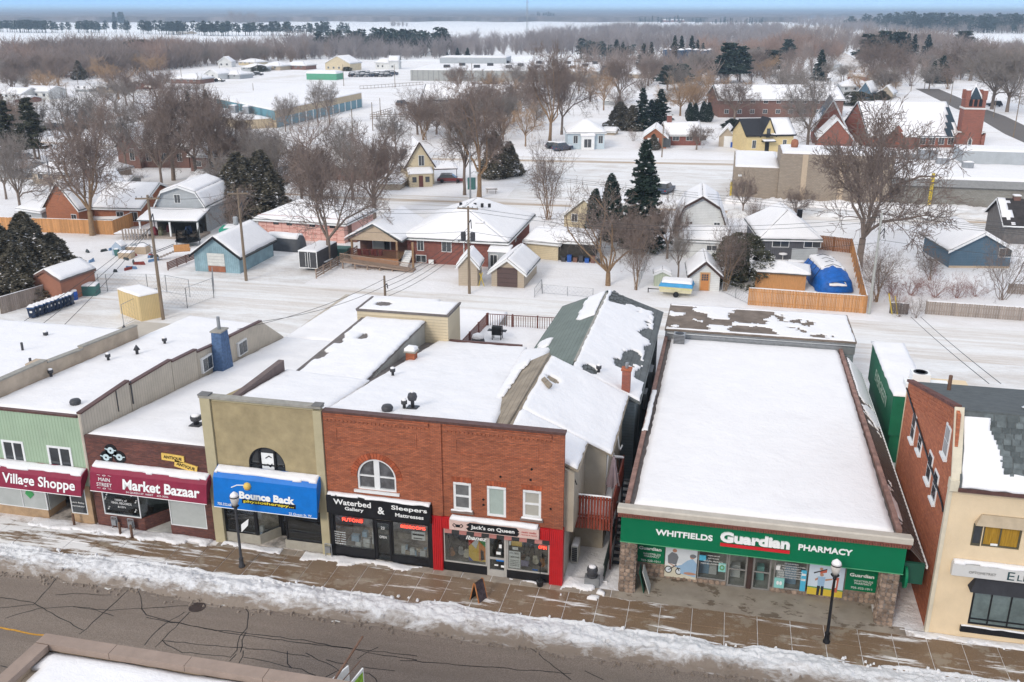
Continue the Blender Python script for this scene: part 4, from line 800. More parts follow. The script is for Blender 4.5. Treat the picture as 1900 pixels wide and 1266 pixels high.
# gabled roof behind the right twin
SHT = siding('sandy_brown_shingles',(.30,.25,.19),'z',.14,.6,.25,.9,(.15,.12,.1));SHG = siding('green_grey_shingles',(.17,.20,.18),'z',.13,.5,.15,.9,(.1,.12,.1))
PALER = M('beige_render', (.38, .33, .26), .9, .12, 1, .2, 12)
m = MB();m.prism([(-11.6,3),(-5.15,3),(-5.15,5.8),(-9.9,7.8),(-11.6,7.1)],'y',45.4,53.2);m.prism([(-6.78,3),(-6.3,3),(-6.3,6.3),(-6.78,6.5)],'y',41.75,45.38);m.box(-11.6,-5.2,45.41,53.19,0,2.99);part('gable_wall',m,PALER,b5)
m = MB();m.slab([(-11.7,41.9,7.25),(-9.95,41.9,8.02),(-9.75,53.6,8.15),(-11.9,53.6,7.0)][::1],.12);part('roof_slope',m,SHT,b5)
m = MB();m.slab([(-9.95,41.9,8.0),(-6.15,41.9,6.3),(-6.15,45.2,6.3),(-9.9,45.2,8.0)],.12);m.slab([(-9.92,45.2,8.0),(-4.85,45.2,5.73),(-4.85,53.4,5.73),(-9.8,53.6,8.0)],.12);part('roof_slope',m,SHT,b5)
ps([(-9.75,41.95,8.04),(-6.2,41.95,6.44),(-6.2,45.1,6.44),(-9.75,45.1,8.04)],b5,.16,.15,None,33)
ps([(-9.75,45.1,8.04),(-4.9,45.2,5.88),(-4.9,53.35,5.88),(-9.7,53.5,8.04)],b5,.16,.15,lambda u,v,n_: (np.hypot((u-.14)*5,(v-.62)*9) > .5+.8*(n_-.5)),34)
m = MB();m.slab([(-9.5,49.3,8.05),(-8.9,48.6,7.9),(-8.8,49.0,7.9),(-9.4,49.7,8.05)],.15);part('bare_ridge_patch',m,SHT,b5)
ps([(-11.85,45.5,7.3),(-10.95,45.5,7.72),(-10.7,53.4,7.85),(-11.95,53.5,7.2)],b5,.12,.13,lambda u,v,n_: u < .25+.75*v+.6*(n_-.5),36)
ps([(-12.1, 53.0, 6.9), (-10.5, 53.6, 7.4), (-10.9, 60.5, 5.9), (-13.0, 61.0, 5.4)], b5, .25, .25, seed=35)
m = MB();m.path([(-5.0,45.5,5.7),(-5.0,53.3,5.7)],.07,6);m.path([(-5.1,45.6,5.7),(-5.2,45.5,3)],.05,6);part('gutter',m,WHL,b5)
m = MB();m.path([(-5.1,49.5,5.6),(-4.9,49.5,4.2),(-4.9,49.9,3.9),(-4.8,50.2,4.1)],.05,6);part('vent_pipe',m,WHL,b5)
m = MB(); m.path([(-6.6, 42.1, 6.5), (-6.2, 41.95, 5.6)], .03, 5); part('cable', m, BLACK, b5)
b6 = root('house','green-grey shingled house behind the brick shops, half its roof under snow, brick chimney','house',-8.4,62)
BG = siding('blue_grey_siding', (.16, .19, .20), 'z', .2, .6, .1)
m = MB();m.prism([(-12.2,0),(-4.45,0),(-4.45,5.3),(-8.45,7.0),(-12.2,5.3)],'y',53.75,72.2);part('wall',m,BG,b6)
m = MB();m.slab([(-8.45,53.6,7.12),(-4.15,53.6,5.3),(-4.15,72.6,5.3),(-8.45,71.6,7.12)],.12);m.slab([(-12.6,53.9,5.3),(-8.45,53.6,7.12),(-8.45,71.6,7.12),(-12.2,72.4,5.3)],.12);rf = part('roof',m,SHING,b6)
m = MB();m.slab([(-12.63,54.2,5.42),(-8.5,53.9,7.25),(-8.5,71.3,7.25),(-12.2,72.2,5.42)],.02);part('shingles',m,SHG,rf)
def kr(u, v, n_):
    bare = (np.hypot((u-.66)*2.6,(v-.30)*5.5) < .55+1.4*(n_-.5)) | (v > .87-.5*(n_-.5)) & (u > .05) | (u > .86+.3*(n_-.4)-.12*(abs(v-.66) < .07)) & (v > .16) | (np.hypot((u-.22)*5,(v-.055)*16) < .6)
    return ~bare
ps([(-8.4,53.75,7.27),(-4.22,53.75,5.47),(-4.22,72.4,5.47),(-8.4,71.5,7.27)],b6,.13,.13,kr,37,name='roof_snow')
ps([(-12.5,54.0,5.47),(-8.6,53.75,7.27),(-8.6,71.5,7.27),(-12.2,72.2,5.47)],b6,.13,.15,lambda u,v,n_: (v > .62) & (v < .97) & (u > .62+.4*(.5-n_)) | (v < .16) & (u < .8) & (n_ > .42) | (np.hypot((u-.2)*3,(v-.45)*6) < .7*n_),38)
m = MB(); m.box(-8.52, -8.36, 55, 70.5, 7.26, 7.34); part('ridge_cap', m, COPG, b6)
shn = MB()
for i in range(18):
    for j in range(52):
        if ((i*7+j*13) % 5) < 3:
            u = (j+.5*(i % 2))/52;y = 54+u*17.8;k = i/18;x = -8.3+4.1*k;z = 7.25-1.82*k;shn.hexa([(x,y,z-.01),(x+.2,y,z-.1),(x+.2,y+.3,z-.1),(x,y+.3,z-.01)],[(x,y,z+.015),(x+.2,y,z-.06),(x+.2,y+.3,z-.06),(x,y+.3,z+.015)])
o = part('shingle_tabs', shn, SHING, b6); o['kind'] = 'stuff'
m = MB();m.box(-5.35,-4.85,53.9,54.45,5.3,7.3);ch = part('chimney',m,BRKS if 0 else brick('chimney_brick',(.38,.10,.06),(.28,.07,.05),(.3,.2,.16),dirt=.15),b6);m = MB();m.box(-5.42,-4.78,53.85,54.5,7.3,7.4);part('chimney_cap',m,BRK,ch);m = MB();m.lathe([(.1,0),(.1,.35)],(-5.1,54.2,7.4),8);part('flue',m,GALV,ch)
vent(b6, -6.9, 54.8, 6.7, 'cap')
m = MB();m.path([(-4.38,56,5.2),(-4.38,56.1,1)],.04,5);m.box(-4.42,-4.2,59.5,60.6,2.5,3.6);m.box(-4.42,-4.1,63,64.5,2.4,3.9);part('side_window',m,GALV,b6)
m = MB(); m.box(-4.1, -3.95, 66.1, 66.2, 3.9, 4.7)
# rear sun deck with brown railings
BRW = M('brown_deck_stain', (.13, .045, .035), .7, .25, 4)
dk = root('rear_deck','snow-covered rooftop terrace with dark brown picket railing behind the brick shops','terrace',-15.5,67)
m = MB();m.box(-19.2,-13.1,62.0,73.3,0,2.95);part('base',m,BRW,dk);ps([(-19.2,62,2.95),(-13.1,62,2.95),(-13.1,73.3,2.95),(-19.2,73.3,2.95)],dk,.25,.3,seed=41)
def railing(rt, a, b_, z0, h_, mat, step=.17, nm='railing', solid=False, zs=0., post=2.0):
    a = Vector(a); b_ = Vector(b_); L = (b_-a).length; d = (b_-a)/L; m = MB(); np_ = max(1, int(L/post))
    def bx(p, w_, q0, q1, zz0, zz1):
        nn = Vector((-d.y,d.x))*w_;A = a+d*(p-q0);B_ = a+d*(p+q1);m.hexa([(A.x-nn.x,A.y-nn.y,zz0+zs*p),(B_.x-nn.x,B_.y-nn.y,zz0+zs*p),(B_.x+nn.x,B_.y+nn.y,zz0+zs*p),(A.x+nn.x,A.y+nn.y,zz0+zs*p)],[(A.x-nn.x,A.y-nn.y,zz1+zs*p),(B_.x-nn.x,B_.y-nn.y,zz1+zs*p),(B_.x+nn.x,B_.y+nn.y,zz1+zs*p),(A.x+nn.x,A.y+nn.y,zz1+zs*p)])
    for i in range(np_+1): bx(L*i/np_, .055, .055, .055, z0, z0+h_+.12)
    k = step
    while k < L: bx(k,.02,.022 if not solid else step*.47,.022 if not solid else step*.47,z0+.1,z0+h_-.03);k += step
    for zz in (z0+.08, z0+h_):
        nn = Vector((-d.y,d.x))*.035;m.hexa([(a.x-nn.x,a.y-nn.y,zz),(b_.x-nn.x,b_.y-nn.y,zz+zs*L),(b_.x+nn.x,b_.y+nn.y,zz+zs*L),(a.x+nn.x,a.y+nn.y,zz)],[(a.x-nn.x,a.y-nn.y,zz+.05),(b_.x-nn.x,b_.y-nn.y,zz+.05+zs*L),(b_.x+nn.x,b_.y+nn.y,zz+.05+zs*L),(a.x+nn.x,a.y+nn.y,zz+.05)])
    o = part(nm, m, mat, rt); o['kind'] = 'stuff' if L/step > 300 else 'thing'; del o['kind']; return o
railing(dk,(-18.6,72.8),(-12.3,73.0),3.0,1.15,BRW,.2);railing(dk,(-19.0,63.0),(-18.7,72.8),3.0,1.1,BRW,.2)
railing(dk,(-12.6,64.5),(-12.2,73.0),3.0,1.5,BRW,.14,solid=True);railing(dk,(-12.1,73.1),(-9,76),2.2,1.2,BRW,.2)
bbq = root('barbecue','black barbecue on the snowy rear terrace beside the railing','barbecue',-17.0,69.5,z=3.1)
m = MB();m.box(-.4,.4,-.3,.3,.5,.85);m.prism([(-.3,.85),(.3,.85),(.25,1.15),(0,1.25),(-.25,1.15)],'x',-.4,.4);m.box(-.75,-.42,-.25,.25,.8,.85);m.box(.42,.75,-.25,.25,.8,.85);part('body',m,BLACK,bbq).location = (0,0,0);m = MB()
for x, y in ((-.35, -.25), (.35, -.25), (.35, .25), (-.35, .25)): m.box(x-.03, x+.03, y-.03, y+.03, 0, .5)
part('stand', m, BLACK, bbq).location = (0, 0, 0)
cv = root('covered_barbecue','rounded dark covered object with snow on top beside the black barbecue','covered barbecue',-18.1,67.6,z=3.1)
m = MB();m.lathe([(.5,0),(.55,.5),(.4,.9),(.1,1.05)],(0,0,0),12);part('cover',m,DKMETAL,cv,True).location = (0,0,0);m = MB();m.lathe([(.5,.78),(.42,1.0),(.1,1.15)],(0,0,0),12);part('snow_cover',m,SNOW,cv,True).location = (0,0,0)
# ---------------- red balcony deck in the side passage
RB_ = M('red_brown_board', (.24, .05, .03), .7, .2, 3, rnd=.22)
bd_ = root('balcony','raised red-brown boarded balcony in the passage between brick shop and pharmacy','balcony',-5.6,44,z=0)
DZ = 3.0
m = MB(); m.box(-6.75, -4.55, 43.4, 48.6, DZ-.15, DZ); part('deck_floor', m, BRW, bd_)
ps([(-6.7,43.4,DZ),(-4.7,43.4,DZ),(-4.7,48.5,DZ),(-6.7,48.5,DZ)],bd_,.22,.12,seed=44,name='snow_cover')
bm = MB().box(0, .115, 0, .03, 0, 1.95).mesh('board', RB_)
for i in range(14): obj('board',bm,bd_).location = Vector((-6.73+i*.155,43.3,DZ-.62+random.uniform(-.02,.02)))-bd_.location
bm2 = MB().box(0, .03, 0, .1, 0, 1.3).mesh('slat', RB_)
m = MB(); m.box(-6.75, -4.55, 43.34, 43.39, DZ+1.1, DZ+1.18); m.box(-6.75, -4.55, 43.34, 43.39, DZ+.1, DZ+.18)
for y in (43.4, 45.9, 48.4): m.box(-4.58, -4.48, y, y+.1, 0, DZ+1.3)
m.box(-4.58,-4.5,43.4,48.4,DZ+1.1,DZ+1.18);m.box(-6.0,-4.6,48.35,48.45,DZ+1.1,DZ+1.18);part('frame',m,BRW,bd_)
for i in range(30): obj('slat', bm2, bd_, None).location = Vector((-4.52, 43.55+i*.165, DZ-.1))-bd_.location
for i in range(8): obj('slat', bm2, bd_, None).location = Vector((-5.75+i*.15, 48.4, DZ-.1))-bd_.location
ps([(-5.9,48.3,DZ+1.18),(-4.5,48.3,DZ+1.18),(-4.5,48.5,DZ+1.18),(-5.9,48.5,DZ+1.18)],bd_,.1,.06,seed=4,name='snow_cover');ps([(-6.75,43.3,DZ+1.33),(-4.6,43.3,DZ+1.33),(-4.6,43.4,DZ+1.33),(-6.75,43.4,DZ+1.33)],bd_,.05,.05,seed=5,name='snow_cover')
m = MB()
for i in range(14): y = 48.3-i*.33; zz = DZ-.05-i*.21; m.box(-4.42, -3.9, y-.3, y, zz-.04, zz)
m.hexa([(-4.46,43.6,.1),(-4.42,43.6,.1),(-4.42,48.4,DZ),(-4.46,48.4,DZ)],[(-4.46,43.6,.35),(-4.42,43.6,.35),(-4.42,48.4,DZ+.2),(-4.46,48.4,DZ+.2)]);part('stair',m,BLACK,bd_)
um = root('patio_umbrella','closed mauve patio umbrella standing on the red-brown balcony','umbrella',-4.75,45.3,z=DZ)
m = MB();m.tube((0,0,0),(0,0,2.9),.025,.025,6);m.lathe([(.3,0),(.3,.06),(.05,.12)],(0,0,0),10);part('pole',m,GALV,um).location = (0,0,0)
m = MB(); n_ = 16; pr = [(.05, 2.75), (.1, 2.5), (.14, 2.1), (.22, 1.5), (.3, 1.0), (.12, .95)]; vs = []
for r_, z in pr:
    for i in range(n_): a = 2*math.pi*i/n_;q = r_*(1+.3*(-1)**i*min(1,(2.75-z)));vs.append((q*math.cos(a),q*math.sin(a),z))
m.add(vs,[(k*n_+i,(k+1)*n_+i,(k+1)*n_+(i+1) % n_,k*n_+(i+1) % n_) for k in range(len(pr)-1) for i in range(n_)]);part('canopy',m,M('mauve_canvas',(.25,.19,.20),.9,.15),um).location = (0,0,0)
rb_ = root('covered_barrel','round lidded bin wrapped in plastic under a snow dome on the balcony','bin',-6.05,47.2,z=DZ+.1)
m = MB();m.lathe([(.45,0),(.5,.4),(.48,.8),(.45,.9)],(0,0,0),14);part('body',m,M('crumpled_plastic',(.3,.31,.33),.35,.3,5,.6,8),rb_,True).location = (0,0,0);m = MB();m.lathe([(.48,.88),(.46,1.1),(.25,1.28),(.05,1.32)],(0,0,0),14);part('snow_cap',m,SNOW,rb_,True).location = (0,0,0)
ac = root('heat_pump','upright beige heat pump unit beside the pale side wall in the passage','heat pump',-6.45,43.9)
m = MB();m.box(-.18,.18,-.45,.45,.12,1.15);part('case',m,M('beige_case',(.55,.53,.48),.5,.08),ac).location = (0,0,0);m = MB()
m.box(-.14, .14, -.47, -.452, .2, 1.05); part('grille', m, BLACK, ac).location = (0, 0, 0)
g_ = MB().box(-.13, .13, -.49, -.472, -.01, .012).mesh('louvre', GALV)
for k in range(7): obj('louvre', g_, ac, (0, 0, .26+k*.12))
ps([(-.18,-.45,1.15),(.18,-.45,1.15),(.18,.45,1.15),(-.18,.45,1.15)],ac,.1,.08,seed=2,name='snow_cover').location = (0,0,0)
ub = root('utility_cabinet','grey utility meter cabinet with round top at the passage mouth','utility cabinet',-5.25,41.75)
m = MB();m.box(-.38,.38,-.22,.22,0,.55);part('base',m,GALV,ub).location = (0,0,0);m = MB();m.lathe([(.27,.55),(.27,1.05),(.24,1.1)],(0,0,0),16);m.lathe([(.29,.62),(.29,.67)],(0,0,0),16);m.lathe([(.29,.9),(.29,.95)],(0,0,0),16);part('drum',m,DKMETAL,ub,True).location = (0,0,0);m = MB();m.lathe([(.2,1.1),(.18,1.17),(.05,1.2)],(0,0,0),12);part('snow_cap',m,SNOW,ub,True).location = (0,0,0)
pf = root('picket_fence', 'dark green-black picket fence running down the snowy passage', 'fence', -4.6, 43)
m = MB(); 
for k in range(34): m.box(-4.72, -4.68, 42.3+k*.14, 42.36+k*.14, .05, 1.15)
m.box(-4.76,-4.73,42.3,47.1,.9,.96);m.box(-4.76,-4.73,42.3,47.1,.25,.31);o = part('pickets',m,M('dark_green_wood',(.03,.045,.04),.8,.2),pf)
pl = root('planter','black pot with a small topiary lamp beside the right red pillar','planter',-7.85,41.05)
m = MB();m.lathe([(.14,0),(.2,.3),(.22,.34),(.16,.34)],(0,0,0),12);part('pot',m,BLACK,pl,True).location = (0,0,0);m = MB();m.tube((0,0,.3),(0,0,1.25),.03,.02,6);m.lathe([(.03,1.2),(.09,1.28),(.07,1.4),(.01,1.45)],(0,0,0),8);part('stem',m,BLACK,pl).location = (0,0,0)
def aboard(loc, rz, lab, c1, c2, w_=.62, h_=1.05, trim=None, spread=.3):
    a = root('sandwich_board', lab, 'sandwich board', loc[0], loc[1]); a.rotation_euler = (0, 0, rz)
    for s_, c_ in ((-1, c1), (1, c2)):
        m = MB();m.hexa([(-w_/2,s_*spread-.015,0),(w_/2,s_*spread-.015,0),(w_/2,s_*spread+.015,0),(-w_/2,s_*spread+.015,0)],[(-w_/2,s_*.03-.015,h_),(w_/2,s_*.03-.015,h_),(w_/2,s_*.03+.015,h_),(-w_/2,s_*.03+.015,h_)]);p_ = m.build('panel',c_,a)
        if trim:
            m = MB()
            for x in (-w_/2-.03,w_/2-.01): m.hexa([(x,s_*spread-.03,0),(x+.04,s_*spread-.03,0),(x+.04,s_*spread+.03,0),(x,s_*spread+.03,0)],[(x,s_*.03-.03,h_+.03),(x+.04,s_*.03-.03,h_+.03),(x+.04,s_*.03+.03,h_+.03),(x,s_*.03+.03,h_+.03)])
            m.build('frame', trim, p_)
    return a
aboard(at(888,1112),R(65),'wooden sandwich board with dark panel standing on the wet pavement',M('dark_print',(.06,.045,.05),.6,.8,6),BLACK,trim=M('orange_wood',(.42,.17,.06),.7,.15))
wl = root('sandwich_board','white board leaning in the corner by the left stone pillar','sandwich board',-2.75,42.05)
for k,(dx,c_) in enumerate(((0,M('off_white_board',(.5,.5,.47),.7,.08)),(.28,M('dark_green_paint',(.015,.08,.05),.6,.1)))): m = MB();m.hexa([(.45-dx,-.5,0),(.49-dx,-.5,0),(.49-dx,.35,0),(.45-dx,.35,0)],[(.05-dx*.6,-.45,1.25),(.09-dx*.6,-.45,1.25),(.09-dx*.6,.3,1.25),(.05-dx*.6,.3,1.25)]);m.build('panel',c_,wl)
for i,(x,lab) in enumerate(((-32.6,'grey gas meter on the brick base under the left maroon-awning window'),(-31.55,'grey gas meter between two bollards by the brick base'),(-19.55,'grey gas meter at the foot of the olive pilaster'))):
    gm = root('gas_meter', lab, 'gas meter', x, FY-.22)
    m = MB();m.box(-.14,.14,-.1,.12,.35,.7);part('case',m,GALV,gm).location = (0,0,0);m = MB();m.path([(-.18,0,0),(-.18,0,.85),(.18,0,.85),(.18,0,.0)],.03,6);part('pipe',m,GALV,gm).location = (0,0,0)
for i,(x,y,lab) in enumerate(((-31.95,40.7,'rusty bollard left of the gas meter by the brick shop'),(-31.15,40.6,'rusty bollard right of the gas meter by the brick shop'),(-35.1,40.95,'short rusty twin post on snow under the small notice window'))):
    bo = root('bollard',lab,'bollard',x,y);m = MB();m.lathe([(.07,0),(.07,.8),(.05,.86),(.01,.88)],(0,0,0),10);part('post',m,M('rusty_steel',(.16,.09,.06),.8,.3),bo,True).location = (0,0,0)
# ---------------- the pharmacy
GRN = M('green_sign_vinyl',(.0,.15,.062),.4,.06,1);STONE = M('field_stone',(.26,.19,.145),.9,.4,2.5,.5,14,rnd=.38)
ph = root('pharmacy','wide single-storey pharmacy with green sign band and field-stone pillars under a flat snow roof','pharmacy',2.7,43.2)
SY = 43.2
m = MB();m.box(-3.75,9.3,45.6,70,0,3.9);m.box(-3.75,9.3,SY+.1,45.6,3.05,4.2);m.box(-3.75,-3.3,41.9,45.59,0,3.04);m.box(8.8,9.3,41.9,45.59,0,3.04);part('wall',m,M('weathered_block',(.27,.22,.18),.9,.2),ph)
m = MB();wall_open(m,-3.29,8.79,0,3.04,SY,SY+.15,[(-1.62,7.2,.28,2.9),(1.5,3.66,0,2.9)]);part('stone_front_wall',m,M('stone_mortar',(.20,.17,.15),.95,.2),ph)
m = MB();m.box(-3.84,9.42,41.25,42.1,3.1,4.55);part('sign_band',m,GRN,ph);sb = bpy.data.objects[[o.name for o in bpy.data.objects if o.name.startswith('sign_band')][-1]]
m = MB(); m.box(-3.3, 8.8, 42.11, 43.19, 3.06, 3.12); part('soffit', m, WHITE, ph)
m = MB();m.prism([(41.22,4.70),(41.22,4.95),(41.3,5.0),(41.95,4.86),(41.95,4.70)],'x',-4.05,9.65);part('parapet_cap',m,M('pale_stone_cap',(.50,.45,.38),.9,.12,1.5),ph)
rf_ = M('red_brown_tile',(.20,.07,.05),.8,.25,6);tm = MB().prism([(-.045,0),(.045,0),(.045,.09),(0,.115),(-.045,.09)],'y',0,.1).mesh('tile',rf_)
for k in range(113): obj('tile', tm, ph, Vector((-3.95+k*.12, 41.1, 4.54))-ph.location)
m = MB(); m.box(-4.0, 9.6, 41.23, 42.1, 4.555, 4.695); part('fascia_lip', m, rf_, ph)
m = MB();m.box(-3.86,9.44,41.22,41.24,3.08,3.12);part('band_edge',m,M('light_green_edge',(.1,.35,.18),.5,.05),ph)
yt = 41.235
text('WHITFIELDS',(-.75,yt,3.86),2.75,.32,WHL,sb,bold=.03,ext=.02);text('PHARMACY',(5.85,yt,3.93),2.45,.32,WHL,sb,bold=.03,ext=.02)
text('Guardian', (2.6, yt-.03, 4.03), 3.25, .56, WHL, sb, bold=.05, ext=.04)
m = MB();m.box(1.0,4.25,41.18,41.24,3.52,3.68);part('underline',m,M('bright_red_bar',(.6,.02,.03),.4,.05),sb)
m = MB();m.prism([(42.2,3.9),(70,3.9),(70,4.0),(42.2,4.57)],'x',-3.6,9.2);part('roof',m,DROOF,ph)
ps([(-3.3,42.2,4.62),(8.95,42.2,4.62),(9.05,70,4.05),(-3.25,70,4.05)],ph,.2,.35,seed=50,amp=.12,name='roof_snow')
CBR = M('rusty_brown_coping', (.26, .15, .12), .7, .4, 2)
for (x0, x1) in ((-3.78, -3.54), (9.1, 9.34)):
    for k in range(7):
        y = 42.35+k*3.96;a_,b__ = 4.85-(y-42)*.02,4.85-(y+3.9-42)*.02;m = MB();m.hexa([(x0,y,a_-.5),(x1,y,a_-.5),(x1,y+3.93,b__-.5),(x0,y+3.93,b__-.5)],[(x0,y,a_),(x1,y,a_),(x1,y+3.93,b__),(x0,y+3.93,b__)]);part('coping_piece',m,CBR,ph)
ps([(-3.76,50,4.7),(-3.45,50,4.7),(-3.45,58,4.55),(-3.76,58,4.55)],ph,.07,.12,lambda u,v,n_: n_ > .4,51,name='snow_cover')
m = MB();m.slab([(9.36,42.2,4.35),(10.62,42.2,3.05),(10.62,68,3.05),(9.36,68,4.35)],.05);k = 42.4
while k < 68: m.slab([(9.4, k, 4.37), (10.6, k, 3.12), (10.6, k+.05, 3.12), (9.4, k+.05, 4.37)], .04); k += .4
part('side_roof', m, M('brown_metal_roof', (.11, .085, .075), .6, .2), ph)
m = MB(); m.box(10.6, 10.68, 42.15, 68, 3.0, 3.14); part('gutter', m, WHL, ph)
ps([(9.45,55,4.33),(10.55,55,3.2),(10.55,68,3.2),(9.45,68,4.33)],ph,.07,.12,lambda u,v,n_: v > .35-.9*(n_-.4),53,name='side_roof_snow');ps([(9.4,42.3,4.4),(10.0,42.3,3.8),(10.2,49,3.6),(9.4,49,4.4)],ph,.06,.1,lambda u,v,n_: (n_ > .44) & (u < .6),54,name='side_roof_snow')
m = MB();m.box(9.3,10.5,42.0,42.18,2.2,3.3);part('side_panel',m,M('dark_green_paint',(.015,.08,.05),.6),ph)
m = MB();m.lathe([(.42,0),(.42,.12)],(0,0,0),22);m.v = [(9.55+v[2],41.6+v[0],2.75+v[1]*1.3) for v in m.v];rs = part('round_sign',m,GRN,ph);m = MB();m.lathe([(.36,.12),(.36,.13)],(0,0,0),22);m.v = [(9.55+v[2],41.6+v[0],2.75+v[1]*1.3) for v in m.v];part('sign_face',m,WHL,rs)
# rear addition of the pharmacy with its thin wind-blown snow
m = MB();m.box(-3.7,10.2,70.0,76.6,0,4.75);part('rear_addition',m,siding('blue_grey_panel',(.22,.26,.28),'z',.3,.4),ph);m = MB();m.box(-3.8,10.3,69.9,76.7,4.76,4.9);part('addition_roof',m,M('brown_flat_roofing',(.17,.135,.11),.95,.35,.8),ph)
ps([(-3.7,70.0,4.9),(10.2,70.0,4.9),(10.2,76.6,4.9),(-3.7,76.6,4.9)],ph,.05,.16,lambda u,v,n_: (n_ > .57-.5*np.clip(u-.5,0,1)) | (v > .95) | (u > .93) | (v < .04),55,name='addition_snow')
m = MB();m.box(-3.75,10.25,69.94,69.99,3.9,4.74);m.path([(-3.6,69.8,4.62),(10.2,69.8,4.6)],.06,5);part('gutter',m,GALV,ph)
def acu(x, y, z, lab):
    a = root('air_conditioner',lab,'air conditioner',x,y,z=z);m = MB();m.box(-.42,.42,-.38,.38,0,.78);part('case',m,GALV,a).location = (0,0,0);m = MB();m.lathe([(.33,.785),(.33,.80),(.1,.81)],(0,0,0),16);part('fan_grille',m,BLACK,a).location = (0,0,0)
    lv = MB()
    for k in range(6): lv.box(-.4, .4, -.40, -.385, .1+k*.11, .14+k*.11)
    part('louvre', lv, DKMETAL, a).location = (0, 0, 0); return a
acu(-2.6, 68.7, 4.25, 'grey air conditioner at the back of the pharmacy roof')
for (x,y) in ((3.1,54.7),(1.0,67.5),(3.0,61)): m = MB();m.lathe([(.07,0),(.07,.12)],(x,y,4.55-(y-42)*.015),8);part('roof_drain',m,DKMETAL,ph)
# stones of the pillars and the low wall
sms = []
for k in range(12):
    m = MB(); rr_ = random.Random(k); n_ = 7; P_ = []
    for i in range(n_):
        a = 2*math.pi*i/n_+rr_.uniform(-.25,.25);q = rr_.uniform(.42,.54);P_.append((max(-.5,min(.5,q*math.cos(a)*1.15)),max(-.5,min(.5,q*math.sin(a)*1.15))))
    m.add([(x,0,z) for x,z in P_]+[(x*.8,-.05,z*.8) for x,z in P_]+[(0,-.062,0)],[(i,(i+1) % n_,(i+1) % n_+n_,i+n_) for i in range(n_)]+[(i+n_,(i+1) % n_+n_,2*n_) for i in range(n_)]);sms.append(m.mesh('stone',STONE))
def stonefield(rt, x0, x1, z0, z1, y, face='y', cw=.27, chh=.24):
    nx = max(1, round((x1-x0)/cw)); nz = max(1, round((z1-z0)/chh)); dx = (x1-x0)/nx; dz = (z1-z0)/nz
    for j in range(nz):
        off = random.uniform(-.3, .3)*dx if nx > 2 else 0
        for i in range(nx):
            c = x0+(i+.5)*dx+off*(0 < i < nx-1);zc = z0+(j+.5)*dz;o = obj('stone',random.choice(sms),rt);sw = dx*random.uniform(.92,1.12);sh = dz*random.uniform(.95,1.12);o.scale = (sw,random.uniform(.7,1.3),sh)
            L = Vector((c, y, zc)) if face == 'y' else Vector((y, c, zc)); o.location = L-rt.location
            if face == 'x+': o.rotation_euler = (0, 0, R(90))
            if face == 'x-': o.rotation_euler = (0, 0, R(-90))
part('pillar_core',MB().box(-3.82,-3.08,41.5,42.3,0,3.09),MATS['stone_mortar'],ph);part('pillar_core',MB().box(8.6,9.36,41.5,42.3,0,3.09),MATS['stone_mortar'],ph)
stonefield(ph,-3.82,-3.08,0.02,3.05,41.5);stonefield(ph,8.6,9.36,0.02,3.05,41.5);stonefield(ph,41.5,42.3,.02,3.05,-3.08,'x+');stonefield(ph,41.5,42.3,.02,3.05,8.6,'x-');stonefield(ph,41.5,42.3,.02,3.05,-3.82,'x-')
stonefield(ph,-3.2,-1.65,.04,1.0,SY);stonefield(ph,7.25,8.75,.04,.8,SY);stonefield(ph,-1.6,1.5,.03,.28,SY,chh=.2);stonefield(ph,3.7,7.2,.03,.26,SY,chh=.2)
m = MB();m.box(-3.29,8.79,45.3,45.5,.05,3.0);m.box(-3.29,8.79,SY+.2,45.3,.0,.06);part('shop_interior',m,ROOML,ph)
yq = SY-.05
for (x0, x1, zb) in ((-3.2, -1.7, .9), (7.25, 8.72, .72)):
    m = MB();m.box(x0,x1,yq-.03,yq+.03,zb,2.95);gp = part('green_panel',m,GRN,ph);xc = (x0+x1)/2;dz = -.12 if x0 > 0 else 0
    text('Guardian',(xc,yq-.04,1.74+dz),1.15,.19,WHL,gp,bold=.03);text('WHITFIELDS',(xc+.1,yq-.04,1.42+dz),.9,.11,WHL,gp);text('PHARMACY',(xc+.1,yq-.04,1.28+dz),.8,.11,WHL,gp);text('705-322-1011',(xc+.05,yq-.04,1.02+dz),1.0,.11,WHL,gp)
FRM = M('grey_storefront_frame', (.25, .24, .23), .5, .1)
for (x0,x1,z0,ml_) in ((0.0,1.48,.3,[]),(3.8,5.4,.28,[])): framed(ph,x0,x1,z0,2.9,SY-.02,FRM,GLS,.06,name='shop_window')
for (x0,x1) in ((1.52,2.48),(2.76,3.66)): framed(ph,x0,x1,.03,2.9,SY+.02,FRM,GLS,.08,name='door',rails=[1.05])
m = MB(); m.box(2.5, 2.74, SY-.05, SY+.2, 0, 2.95); part('door_post', m, TRIMBR, ph)
# two printed banners: people built from simple flat colour shapes, as print
pm = {k: M('print_'+k,c_,.6,.04) for k,c_ in dict(sky=(.55,.63,.72),pale=(.62,.66,.70),skin=(.45,.24,.16),grey=(.17,.18,.2),blue=(.30,.45,.62),white=(.75,.75,.75),dark=(.03,.03,.035),sand=(.6,.56,.45),yellow=(.62,.45,.05),red=(.5,.12,.08),teal=(.25,.55,.52),green=(.12,.3,.12),cyan=(.08,.42,.62)).items()}
def print_on(rt, nm, x0, x1, z0, z1, bgm, shapes, y=SY-.06):
    m = MB(); m.box(x0, x1, y, y+.03, z0, z1); b_ = part(nm, m, pm[bgm], rt)
    for i, (c_, pts) in enumerate(shapes):
        P_ = [(x0+(x1-x0)*p[0],z0+(z1-z0)*p[1]) for p in pts];m = MB();n_ = len(P_);yy = y-.004-.001*i;m.add([(p[0],yy,p[1]) for p in P_],[tuple(range(n_))]);part('print_shape',m,pm[c_],b_)
    return b_
